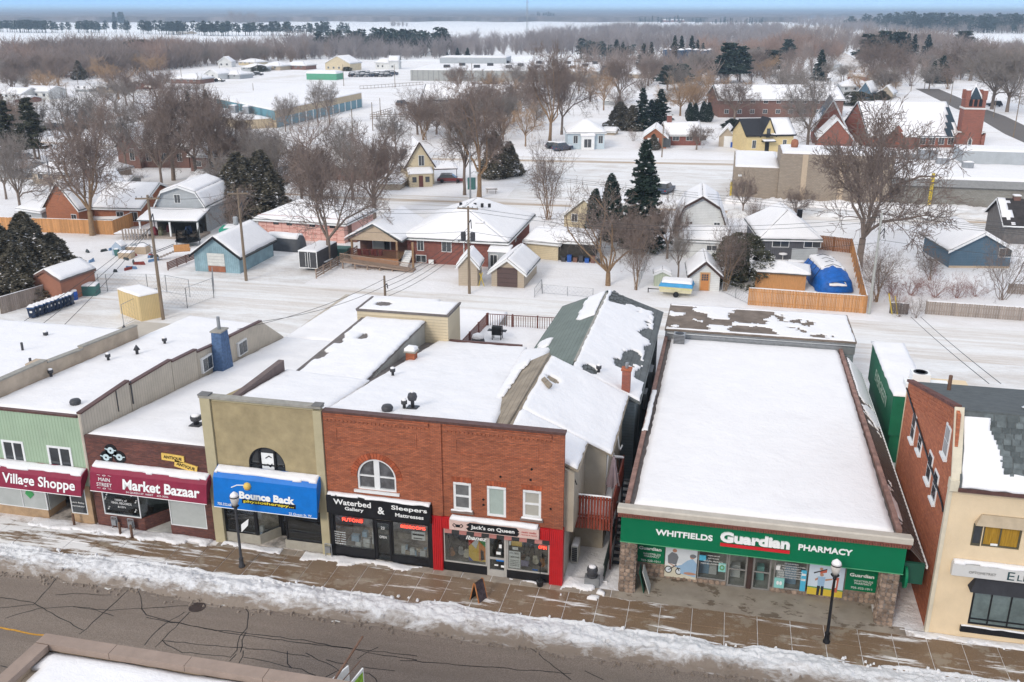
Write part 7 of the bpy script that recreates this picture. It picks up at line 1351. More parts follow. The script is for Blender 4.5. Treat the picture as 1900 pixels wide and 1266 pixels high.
for i in range(6):
    a0, a1 = i*math.pi/3, (i+1)*math.pi/3
    for j in range(4):
        s0,s1 = j/4,(j+1)/4;pts = [(1.6*math.cos(a0)*(1-s)+1.6*math.cos(a1)*s,1.6*math.sin(a0)*(1-s)+1.6*math.sin(a1)*s,2.0-.8*math.sin(math.pi*s)) for s in (s0,s1)];m.slab([(pts[0][0],pts[0][1],.7),(pts[1][0],pts[1][1],.7),pts[1],pts[0]],.01)
m.build('net', glass('net_mesh', (.55, .55, .55), .05), t_)
t_ = thing('green_canopy','bright green tarpaulin sagging under snow behind the blue garage','canopy',(*A(408,447),0),.3);lbox(t_,'sheet',M('green_tarp',(.03,.30,.20),.6,.2),(0,5,0,2.6,.9,1.5));lsnow(t_,[(0.5,.5,1.5),(5,.5,1.5),(5,2.6,1.5),(.5,2.6,1.5)],.2,.25,3)
slatfence('low brown weathered yard fence left of the blue garage', A(312, 502), A(362, 482), .9, BRKB, 5)
# chain-link fences
CLM = glass('chain_link_mesh', (.84, .84, .84), .02)
def chain(lab, pts, hh=1.8, step=2.6, mesh=True, arms=False):
    f = thing('chain_link_fence', lab, 'fence', (*pts[0], 0)); o_ = Vector((*pts[0], 0)); 
    for p, q in zip(pts[:-1], pts[1:]):
        a = Vector((*p, 0))-o_; b = Vector((*q, 0))-o_; L = (b-a).length; n_ = max(1, round(L/step))
        for i in range(n_+1): c_ = a.lerp(b,i/n_);m = MB();m.tube(c_,c_+Vector((0,0,hh)),.035,.035,6);m.build('post',GALV,f)
        m = MB();m.tube(a+Vector((0,0,hh)),b+Vector((0,0,hh)),.025,.025,5);m.tube(a+Vector((0,0,.1)),b+Vector((0,0,.1)),.015,.015,4);m.build('rail',GALV,f)
        d = (b-a).normalized(); m = MB(); k = 0; st = .42
        while k < L:
            e_ = min(L-k,hh-.15);m.tube(a+d*k+Vector((0,0,.1)),a+d*(k+e_)+Vector((0,0,.1+e_)),.007,.007,3,False);m.tube(a+d*(k+e_)+Vector((0,0,.1)),a+d*k+Vector((0,0,.1+e_)),.007,.007,3,False);k += st
        o = m.build('wire_mesh', GALV, f); o['kind'] = 'stuff'
    return f
chain('chain-link fence round the lot corner by the cream storage shed',[A(230,605),A(295,572),A(348,572),A(397,553),A(397,530)],2.1,2.8)
chain('long chain-link gate and fence between the lot and the lane',[A(185,541),A(200,541),A(275,541),A(310,543),A(353,552)],1.9,3.6);chain('low chain-link fence along the lane by the tan garage',[A(992,552),A(1005,535),A(1006,545),A(1100,553)],1.0,3);chain('chain-link fence between the bare tree and the trailer',[A(1185,532),A(1204,480),A(1212,440)],1.2,3);chain('chain-link fence right of the white shed',[A(1340,542),A(1390,566)],1.1,3)
# ---------------- poles and wires
def pole(p, top, lab, r_=.16, arm=None, trans=0, light=None, mat=None, boxes=True, ang=0):
    base = A(*p);hh = hgt(base,top);P_ = thing('utility_pole',lab,'utility pole',(*base,0),ang);m = MB();m.tube((0,0,0),(0,0,hh),r_,r_*.65,10);m.build('post',mat or WOODPOLE,P_)
    if arm:
        for k,za in enumerate(arm): m = MB();m.box(-1.1,1.1,-.2,-.08,hh-za-.08,hh-za+.06);c_ = m.build('crossarm',WOODPOLE,P_);i_ = MB();[i_.lathe([(.04,0),(.06,.12),(.03,.18)],(x,-.14,hh-za+.06),6) for x in (-1,-.5,.5,1)];i_.build('insulator',GALV,c_)
    for k in range(trans): x = (-.5,.5,0)[k];m = MB();m.lathe([(.24,0),(.27,.1),(.27,.8),(.2,.88)],(x,-.2,hh*.62),12);m.build('transformer',M('transformer_grey',(.32,.33,.33),.5) if light is None else DKMETAL,P_)
    if light: s_ = light;m = MB();m.path([(0,0,hh*.58),(s_*.8,-.4,hh*.64),(s_*1.7,-.8,hh*.63)],.04,6);l_ = m.build('lamp_arm',GALV,P_);m = MB();m.hexa([(s_*1.6-.3,-.95,hh*.63-.1),(s_*1.6+.3,-.95,hh*.63-.1),(s_*1.6+.3,-.7,hh*.63-.1),(s_*1.6-.3,-.7,hh*.63-.1)],[(s_*1.6-.2,-.9,hh*.63+.1),(s_*1.6+.2,-.9,hh*.63+.1),(s_*1.6+.2,-.75,hh*.63+.1),(s_*1.6-.2,-.75,hh*.63+.1)]);m.build('lamp_head',GALV,l_)
    if boxes: m = MB();m.path([(.05,-.2,hh*.8),(.35,-.3,hh*.86),(.4,-.3,hh*.76)],.05,5);m.build('fuse_bracket',DKMETAL,P_)
    return Vector((*base, hh))
t1 = pole((303,593),362,'tall pole with crossarm and street light by the cream storage shed',.17,[.3],0,-1,ang=.3);t2 = pole((457,521),350,'tall pole with transformer beside the blue garage',.17,[.5],1,None,ang=.35)
t3 = pole((871,545),383,'pole with crossarm, street light and transformers in front of the tan shed',.16,[.2],2,-.7);t4 = pole((1612,583),395,'tall pale pole at the end of the cedar fence',.15,None,0,None,M('pale_pole',(.36,.36,.33),.8,.1));t5 = pole((717,600),512,'short pole rising behind the cream lap-sided roof box',.15)
t6 = pole((873,378),283,'grey-green pole between the two bare trunks beyond the bungalow',.16,None,0,.8,GALV);t7 = pole((96,355),290,'leaning grey pole behind the orange brick house',.14,None,0,None,GALV)
for (p,tp_,lab) in (((657,292),202,'dark pole by the wide snowfield'),((692,243),190,'street pole on the white slope below the teal building'),((706,215),182,'thin short pole on the white slope'),((638,160),120,'pole in front of the packed car lot'),((733,162),120,'pole left of the grey factory'),((876,157),118,'slim pole before the middle of the grey factory'),((1228,292),232,'pole in front of the brick bungalow far street'),((145,158),135,'pole left of the far bungalows'),((125,182),155,'lamp pole at the far left parking lot'),((258,164),128,'pole in front of the long far bungalow'),((338,155),125,'pole before the far hip-roofed bungalow'),
    ((470,168),155,'stubby crossarm pole above the teal building roof'),((409,145),118,'pole amongst the far bungalows'),((1497,262),232,'white pole left of the brick gables'),((1690,170),125,'left pole of the far right avenue'),((1715,165),120,'second pole of the far right avenue'),((1730,158),124,'third pole of the far right avenue'),((1763,190),150,'dark pole behind the church tower'),((1880,255),165,'tall light pole beside the asphalt road at the right edge'),((1843,218),182,'short light pole beside the asphalt road'),((1452,180),160,'pole behind the apartment roof'),((1595,125),95,'left of two poles by the big far tree'),((1600,122),95,'right of two poles by the big far tree')):
    pole(p, tp_, lab, .13, boxes=False)
WIRE = M('dark_wire', (.05, .05, .05), .6, .1)
def wire(lab, a, b, sag=.6, r_=.02, n_=14):
    a = Vector(a);b = Vector(b);m = MB();m.path([a.lerp(b,i/n_)-Vector((0,0,4*sag*(i/n_)*(1-i/n_)))-a for i in range(n_+1)],r_,4);o = m.build('overhead_wire',WIRE);o.location = a;tag(o,lab,'wire','overhead wires')
def v3(px, py, z): return Vector((*at(px, py, z), z))
for i,dz in enumerate((.2,1.2)): wire(('upper','lower')[i]+' wire from the left-hand lot pole to the blue garage pole',t1-Vector((0,0,dz)),t2-Vector((0,0,dz)),.5)
for i,dz in enumerate((.1,.5,2.6)): wire(('top','middle','low')[i]+' wire from the blue garage pole to the tan shed pole',t2-Vector((0,0,dz)),t3-Vector((0,0,dz)),1.0);wire(('top','middle','low')[i]+' wire from the tan shed pole to the cedar fence pole',t3-Vector((0,0,dz)),t4-Vector((0,0,dz+.3)),1.4);wire(('top','middle','low')[i]+' wire leaving the cedar fence pole to the right edge',t4-Vector((0,0,dz)),t4+Vector((45,1,-dz)),1.3)
for i in range(4): wire(('first','second','third','fourth')[i]+' slanting service wire from the short pole to the tan shed pole',t5-Vector((0,0,.6+.5*i)),t3-Vector((-.1*i,0,2.2+.5*i)),.6)
wire('long slack wire from the short pole over the low roofs',t5-Vector((0,0,.3)),Vector((-33.9,59,6.2)),.5);wire('lower slack wire from the short pole over the low roofs',t5-Vector((0,0,1)),Vector((-33.9,62,5.8)),.5)
for i in range(3): wire(('left','middle','right')[i]+' of three wires sloping down over the bin row lot',t1-Vector((0,0,3.0)),v3(20+i*45,612,5),.3)
for i in range(2): wire(('left','right')[i]+' of twin wires over the packed snow right of the pharmacy',v3(1690+i*18,588,1.2),v3(1835+i*22,712,9),.1)
for i in range(3): wire(('top','middle','lowest')[i]+' street wire crossing in front of the spruce',v3(1010,327+i*3,7),v3(1990,425+i*8,7),.2)
# ================================================================ TREES
BARK = M('grey_brown_bark',(.20,.155,.125),.95,.25,3,.4,14);BARKO = M('orange_brown_bark',(.26,.17,.10),.95,.25,3,.4,14)
TWIG = M('brown_twigs',(.225,.172,.145),.95,.2,.8,rnd=.15);TWIGR = M('reddish_twigs',(.27,.135,.11),.95,.2,.8);TWIGO = M('golden_twigs',(.40,.27,.17),.95,.2,.8);TWIGG = M('grey_twigs',(.27,.235,.21),.95,.2,.8,rnd=.15)
NEED = M('dark_spruce_needles',(.022,.038,.028),.9,.45,1.2,rnd=.15);NEEDB = M('brownish_cedar_scales',(.12,.105,.075),.95,.6,1.3);NEEDO = M('olive_cedar_scales',(.07,.07,.045),.95,.5,1.2);NEEDP = M('pine_needles',(.04,.06,.045),.9,.45,.8,rnd=.15)
def tubes(name, segs, mat, n=3):
    S = np.array([(*a,*b,r0,r1) for a,b,r0,r1 in segs]);Aa,Bb,r0,r1 = S[:,:3],S[:,3:6],S[:,6],S[:,7]
    d = Bb-Aa;d /= np.linalg.norm(d,axis=1)[:,None]+1e-9;ref = np.where(np.abs(d[:,2:3]) < .9,np.array([[0,0,1.]]),np.array([[1.,0,0]]))
    u = np.cross(d,ref);u /= np.linalg.norm(u,axis=1)[:,None];w_ = np.cross(d,u);k = len(S);V = np.zeros((k,2*n,3))
    for i in range(n):
        t = 2*math.pi*i/n;o = u*math.cos(t)+w_*math.sin(t);V[:,i] = Aa+o*r0[:,None];V[:,n+i] = Bb+o*r1[:,None]
    idx = np.arange(k)[:,None]*2*n;Fq = np.stack([np.concatenate([idx+i,idx+(i+1) % n,idx+(i+1) % n+n,idx+i+n],1) for i in range(n)],1).reshape(-1,4)
    return mk(name, V.reshape(-1, 3), Fq, mat)
def mk(name, V, Fc, mat):
    me = bpy.data.meshes.new(name);V = np.ascontiguousarray(V,np.float32);Fc = np.ascontiguousarray(Fc,np.int32);k = Fc.shape[1]
    me.vertices.add(len(V));me.vertices.foreach_set('co',V.ravel());me.loops.add(Fc.size);me.loops.foreach_set('vertex_index',Fc.ravel())
    me.polygons.add(len(Fc));me.polygons.foreach_set('loop_start',np.arange(len(Fc),dtype=np.int32)*k);me.polygons.foreach_set('loop_total',np.full(len(Fc),k,np.int32));me.update(calc_edges=True);me.materials.append(mat);return me
def grow(seed, kind='vase', dens=1.):
    """a bare tree 10 m tall: (trunk and limb segments, twig segments)"""
    rr = random.Random(seed); T, C = [], []
    cfg = dict(vase=(.20,7,(18,46),6.4,(11,9,6)),oval=(.22,10,(24,60),4.8,(9,8,6)),multi=(.02,9,(3,15),9.0,(12,5,3)),bush=(.02,14,(15,60),7.5,(7,6,4)),wide=(.13,7,(38,68),7.0,(9,7,5)),tall=(.35,9,(18,42),5.0,(8,7,5)))[kind]
    def br(p, d, L, r, lv):
        n_ = (5, 5, 4, 3, 2)[lv]; st = L/n_; out = T if lv <= 1 else C; pts = [(p, d, r)]
        for i in range(n_):
            wob = .16+.07*lv;d = (d+Vector((rr.gauss(0,wob),rr.gauss(0,wob),rr.gauss(0,wob)+.10*(lv > 0)))).normalized();q = p+d*st;r2 = r*(.86 if lv < 2 else .8) if i < n_-1 else r*.55;out.append((p,q,r,r2));p,r = q,r2;pts.append((p,d,r))
        if lv >= 4: return
        nc = int((cfg[4][lv-1] if lv > 0 else 0)*dens+rr.random()); 
        for k in range(nc):
            t = .22+.78*(k+rr.random()*.9)/nc;i = min(n_-1,int(t*n_));a,dd,r_ = pts[i];b_ = pts[i+1][0];o = a.lerp(b_,t*n_-i)
            ax = dd.orthogonal().normalized();ax.rotate(Matrix.Rotation(rr.random()*6.28,3,dd));nd = dd.copy();nd.rotate(Matrix.Rotation(R(rr.uniform(24,55)),3,ax));br(o,nd,L*rr.uniform(.36,.66)*(1.12-.4*t),max(r_*.45,.014),lv+1)
    h0 = cfg[0]*10; p = Vector((0, 0, -.1)); r = .26; d = Vector((0, 0, 1)); k = max(1, int(h0/.8)); tr = [p]
    if h0 > .5:
        for i in range(k): q = p+Vector((rr.gauss(0,.04),rr.gauss(0,.04),h0/k));T.append((p,q,r*(1.25 if i == 0 else 1),r*.95));p = q;r *= .95
    for i in range(cfg[1]):
        az_ = 6.283*(i+rr.random()*.7)/cfg[1];an_ = R(rr.uniform(*cfg[2])*(.35 if i == 0 else 1));d = Vector((math.sin(an_)*math.cos(az_),math.sin(an_)*math.sin(az_),math.cos(an_)));up = rr.uniform(0,.9) if kind in ('oval','tall') else 0
        base_ = p+Vector((0,0,-up*h0*.3)) if kind != 'bush' and kind != 'multi' else Vector((rr.gauss(0,.35),rr.gauss(0,.35),-.1));br(base_,d,cfg[3]*rr.uniform(.8,1.1),r*(.5 if kind not in ('bush','multi') else .3),1)
    zs = sorted(s[1].z for s in C);z_ = zs[int(len(zs)*.98)];k = 10/z_;f = lambda L_: [(tuple(a*k),tuple(b*k),r0,r1) for a,b,r0,r1 in L_];return f(T),f(C)
def tree_proto(nm, seed, kind, bark, twig, dens=1., tw=1.):
    T, C = grow(seed, kind, dens); C = [(a, b, max(r0, .017)*tw, max(r1, .012)*tw) for a, b, r0, r1 in C]
    xs = np.array([c[1] for c in C]);rad = np.percentile(np.hypot(xs[:,0],xs[:,1]),96);r_ = thing(nm,'x','tree',(0,0,-90));a = obj('trunk',tubes('trunk',T,bark,6),r_);b = obj('crown',tubes('crown',C,twig,3),r_);PRO.append(r_);PRO.extend([a,b]);return (r_,[(a,[]),(b,[])]),rad
PRO = []
def cloud_tris(P, s, seed, flat=.5, k=3):
    """small irregular leaf flakes at points P with size s"""
    rs = np.random.RandomState(seed);n_ = len(P);a = rs.randn(n_,3);a[:,2] *= flat;a /= np.linalg.norm(a,axis=1)[:,None];b = rs.randn(n_,3);b -= (b*a).sum(1)[:,None]*a;b /= np.linalg.norm(b,axis=1)[:,None];s = (s*(.6+.8*rs.rand(n_)))[:,None]
    V = np.stack([P-a*s-b*s*.35,P+a*s,P-a*s*.2+b*s*.8],1).reshape(-1,3);return V,np.arange(n_*3).reshape(-1,3)
def conifer(nm, seed, kind, mat):
    rs = np.random.RandomState(seed);rr = random.Random(seed);T = [((0,0,-.1),(0,0,5),.16,.10),((0,0,5),(0,0,9.6),.10,.02)];P,SN = [],[]
    if kind in ('spruce', 'pine', 'sparse'):
        zl = .6 if kind == 'spruce' else 2.5; nw = {'spruce': 34, 'pine': 17, 'sparse': 20}[kind]
        for i in range(nw):
            z = zl+(9.8-zl)*(i/nw)**.95;t = (z-zl)/(9.8-zl);R0 = {'spruce': 2.05*(1-t)**.85+.1,'pine': 2.4*(math.sin(min(1,t*1.3+.25)*2.6))**.6*(1-t*.55)*.9+.2,'sparse': 1.5*(1-t)**.8+.3}[kind]
            for j in range({'spruce': 9, 'pine': 6, 'sparse': 5}[kind]):
                az_ = rr.random()*6.28;L = R0*rr.uniform(.5,1.2);n_ = int(14*L)+5;s_ = np.linspace(.12,1,n_);dr = -.30*L*s_**1.5+(.25*L*s_**3) if kind != 'pine' else .15*L*s_
                c_ = np.stack([math.cos(az_)*L*s_, math.sin(az_)*L*s_, z+dr], 1); wd = (.26*L*(1-s_*.75)+.05)
                for q in range(3 if kind == 'spruce' else 4): o = c_+np.stack([-math.sin(az_)*wd*rs.randn(n_)*.6,math.cos(az_)*wd*rs.randn(n_)*.6,rs.randn(n_)*.05-.05*q*(kind == 'spruce')+(kind == 'pine')*rs.randn(n_)*.12],1);P.append(o)
                T.append(((0, 0, z), tuple(c_[-2]), .03, .01))
                if rr.random() < .2: SN.append(c_[n_//2:]+np.array([0, 0, .1]))
    else:
        n_ = {'column': 7000,'cedar': 15000,'dome': 15000}[kind];z = rs.rand(n_)**.9*9.6+.1;th = rs.rand(n_)*6.283
        prof = {'column': lambda t: .95*np.clip(t*6,0,1)**.5*(1-t**2.2)**.8+.06,'cedar': lambda t: 2.0*(1-t**1.5)**.9*np.clip(t*5+.5,0,1)+.1,'dome': lambda t: 3.6*np.sqrt(np.clip(1-(t*1.0-.25)**2*1.75,0,1))+.1}[kind]
        t = z/9.8;lump = .38+1.2*fbm(th*1.6+seed,z*.7,seed,3);rad = prof(t)*lump*(1-.22*rs.rand(n_)**2);g_ = fbm(th*2.4+seed*3,z*1.3,seed+9,3) > (.0 if kind == 'column' else .41);rad,th,z = rad[g_]*(1 if kind == 'column' else 1.12),th[g_],z[g_];n_ = len(z);P.append(np.stack([rad*np.cos(th),rad*np.sin(th),z+.25*rs.randn(n_)*.5],1));sel = rs.rand(n_) < .05;SN.append(P[0][sel]*np.array([1.03,1.03,1]))
        if kind != 'column':
            T = [((0, 0, -.1), (rr.uniform(-.4, .4), 0, 7), .2, .05)]
            for q in range(40): zz = rr.uniform(1,8.5);aa = rr.random()*6.28;ll = 1.15*float(prof(np.array([zz/9.8]))[0]);T.append(((0,0,zz-.4),(ll*math.cos(aa),ll*math.sin(aa),zz+.5),.05,.015))
    P = np.vstack(P);V,Fc = cloud_tris(P,{'spruce': .17,'pine': .21,'sparse': .19,'column': .16,'cedar': .17,'dome': .21}[kind]*np.ones(len(P)),seed,.6 if kind != 'column' else 1.6)
    r_ = thing(nm,'x','tree',(0,0,-90));a = obj('trunk',tubes('trunk',T,BARK,5),r_);b = obj('crown',mk('crown',V,Fc,mat),r_);ch = [(a,[]),(b,[])];PRO.extend([r_,a,b])
    if kind in ('column', 'cedar', 'dome'):
        m = MB();pr = [(float(prof(np.array([q]))[0])*.35,q*9.6) for q in (0.02,.15,.35,.55,.75,.9)]+[(.02,9.0)];m.lathe(pr,(0,0,0),12);c_ = m.build('inner_foliage',mat,r_,True);ch.append((c_,[]));PRO.append(c_)
    if SN: P2 = np.vstack(SN);V,Fc = cloud_tris(P2,.13*np.ones(len(P2)),seed+1,.2);s_ = obj('snow_clumps',mk('snow_clumps',V,Fc,SNOW),r_);ch.append((s_,[]));PRO.append(s_)
    return (r_,ch),{'spruce': 2.0,'pine': 2.2,'sparse': 1.5,'column': .9,'cedar': 1.9,'dome': 3.4}[kind]
PT = dict(V1=tree_proto('bare_tree',3,'vase',BARK,TWIG),V2=tree_proto('bare_tree',8,'vase',BARKO,TWIG),O1=tree_proto('bare_tree',12,'oval',BARK,TWIG),O2=tree_proto('bare_tree',15,'oval',BARK,TWIGG),M1=tree_proto('bare_tree',21,'multi',BARKO,TWIG),W1=tree_proto('bare_tree',25,'wide',BARKO,TWIG,.8),
  B1=tree_proto('bare_shrub',31,'bush',TWIG,TWIG,.8),B2=tree_proto('bare_shrub',33,'bush',TWIGR,TWIGR,.8),T1=tree_proto('bare_tree',41,'tall',BARK,TWIGG),T2=tree_proto('bare_tree',44,'tall',BARKO,TWIGO),G1=tree_proto('bare_tree',47,'oval',BARKO,TWIGO,.8),
  S1=conifer('spruce',1,'spruce',NEED),S2=conifer('spruce',2,'spruce',NEED),P1=conifer('pine',3,'pine',NEEDP),P2=conifer('pine',4,'pine',NEEDP),K1=conifer('spruce',5,'sparse',NEEDO),C1=conifer('arborvitae',6,'column',NEED),C2=conifer('cedar',7,'cedar',NEEDB),C3=conifer('cedar',8,'dome',NEEDO))
def tr(k, p, top, spread, lab, group=None, rz=None):
    (proto,rad) = PT[k];base = A(*p);hh = hgt(base,top);dist = math.hypot(*base);mpx = dist/F*1.0;sx = spread/2*mpx/rad if spread else hh/10;return dup(proto,(*base,0),random.random()*6.28 if rz is None else rz,(sx,sx,hh/10),lab,group)
for row in (
 ('V1',(610,493),258,215,'big spreading bare tree beside the enclosed trailer'),('O1',(694,407),245,165,'bare tree with two leaning trunks left of the brick bungalow ridge'),('V2',(172,437),205,170,'tall forked bare tree growing through the cedar fence by the orange brick house'),
 ('W1',(1128,530),345,215,'orange-barked low-forking bare tree behind the green-grey roof'),('M1',(1018,408),266,95,'clump of straight thin bare stems beside the back street'),('V1',(1592,503),206,330,'huge dense bare tree in front of the tan commercial building'),
 ('B1',(1858,556),440,110,'many-stemmed bare tree at the right edge near the grey fence'),('O1',(1238,480),372,95,'brownish bare tree between spruce and gambrel house'),('M1',(1180,538),405,70,'thin bare stem left of the white shed'),('T1',(1258,520),430,60,'slender bare tree at the left corner of the white shed'),('M1',(1345,540),410,80,'thin whitish stems right of the white shed'),
 ('T1',(862,362),188,110,'left of two tall bare trees behind the bungalow ridge'),('V2',(889,367),150,150,'right of two tall orange-trunked bare trees behind the bungalow ridge'),('O2',(140,300),172,110,'bare tree over the cream hipped house'),('T1',(182,292),170,70,'narrow bare tree right of the cream hipped house'),('O2',(75,302),188,70,'bare tree left of the cream hipped house'),
 ('O2',(235,318),188,95,'bare tree before the left gable of the brown brick building'),('O1',(300,345),215,100,'low brown bare tree before the brown brick building'),('V1',(392,322),172,110,'bare tree at the right end of the brown brick building'),('O1',(450,330),205,110,'bare tree above the left big dark cedar'),('O2',(485,345),235,110,'grey bare tree behind the right big dark cedar'),('O1',(600,385),258,120,'bare tree behind the pink house centre right'),('O2',(640,330),225,100,'grey bare tree before the slope poles'),('O1',(775,250),185,85,'bare tree left of the farmhouse ridge'),('O2',(40,400),250,100,'thin grey bare tree near the left edge'),('O1',(340,215),150,90,'bare tree left of the teal building'),('O2',(215,205),150,80,'far bare tree over the left parked cars'),
 ('O1',(322,335),168,150,'dense brown bare tree over the brown brick building'),('V1',(365,330),160,150,'tall bare tree right of the brown brick building'),('V1',(285,300),178,110,'bare tree behind the roof of the brown brick building'),('O1',(405,345),195,120,'bare tree above the white-roofed house by the dark cedars'),
 ('B1',(572,275),195,150,'wide bushy bare tree below the teal building'),('O2',(508,385),255,120,'grey hazy bare tree behind the pink house left end'),('O1',(560,380),268,110,'brown bare tree behind the middle of the pink house'),('O2',(655,372),262,120,'grey bare tree behind the pink house right end'),('T1',(735,300),205,60,'small bare tree left of the yellow farmhouse'),('T1',(715,290),215,50,'slim bare tree on the slope left of the yellow farmhouse'),('O2',(530,245),180,60,'bare tree before the teal doors left'),('T1',(612,232),155,50,'bare tree before the teal doors right'),('T1',(590,228),150,40,'thin bare tree rising over the teal building roof'),
 ('V2',(1020,262),92,105,'left of the paired giant bare trees by the pale blue house'),('V1',(1042,250),98,115,'right of the paired giant bare trees by the pale blue house'),('O1',(835,262),185,100,'bare tree on the slope right of the yellow farmhouse roof'),('O1',(810,250),190,80,'bare tree behind the yellow farmhouse roof'),('G1',(975,272),190,70,'golden-brown bare tree left of the giant pair'),('O2',(935,250),175,80,'bare tree below the dark barn gable'),('O1',(1150,195),105,90,'round-crowned bare tree below the twin spruces'),('G1',(1120,205),130,60,'pinkish bare tree right of the giant pair'),('O2',(1095,190),135,60,'small bare tree between giant pair and round-crowned tree'),
 ('G1',(1262,215),145,90,'golden bare tree left of the brick apartments'),('G1',(1290,212),150,70,'second golden bare tree left of the brick apartments'),('O1',(1362,226),150,90,'bare tree in front of the brick apartments'),('O2',(1498,272),140,110,'dark bare tree left of the brick gables'),('T2',(1385,205),150,50,'golden slim tree before the apartment wall'),('V1',(1618,163),72,115,'tall bare tree above the church roof'),('O1',(1660,150),80,90,'bare tree right of the tall one above the church roof'),('O2',(1840,203),88,130,'broad bare park tree beside the asphalt road'),('O2',(1868,208),95,110,'second broad bare park tree beside the asphalt road'),('O1',(1800,150),80,110,'bare tree behind the church spire'),('G1',(1888,130),84,70,'orange willow-like tree at the right edge'),('B1',(1690,160),120,60,'low bare bush behind the church ridge'),
 ('W1',(1235,300-25),235,20,'small dark bush beside the red bungalow'),('O1',(1292,278),235,60,'little bare garden tree in front of the red bungalow'),('B1',(1175,262),240,30,'small bush on the lawn left of the red bungalow'),('T1',(385,122),92,28,'pale white-barked tree among far bungalows'),('B1',(240,345),300,70,'bare bush between the cream house and gambrel house'),('B1',(432,432),345,120,'bare tangle of branches between gambrel house and pole'),('O1',(12,370),255,80,'bare tree cut by the left edge'),('M1',(1725,520),470,60,'thin young stems over the red shrubs'),('M1',(1625,560),455,90,'thin bare stems beside the cedar fence corner'),
 ('O1',(1378,400),325,60,'small bare tree before the tan commercial wall left end'),('M1',(1395,425),372,50,'leafless sapling left of the dark grey bungalow')):
    tr(*row)
for i,(x,y,t_,s_) in enumerate(((1652,545,505,60),(1690,548,498,70),(1735,552,500,75),(1775,553,508,60),(1810,550,515,50),(1665,565,530,50))): tr('B2',(x,y),t_,s_,'%s reddish leafless shrub in the row before the lane' % ('leftmost','second','third','fourth','rightmost','lowest front')[i],'reddish shrubs')
for i,(x,y) in enumerate(((1700,590),(1668,588))): tr('B1',(x,y),555,40,'%s brown brush clump at the grey fence' % ('right','left')[i])
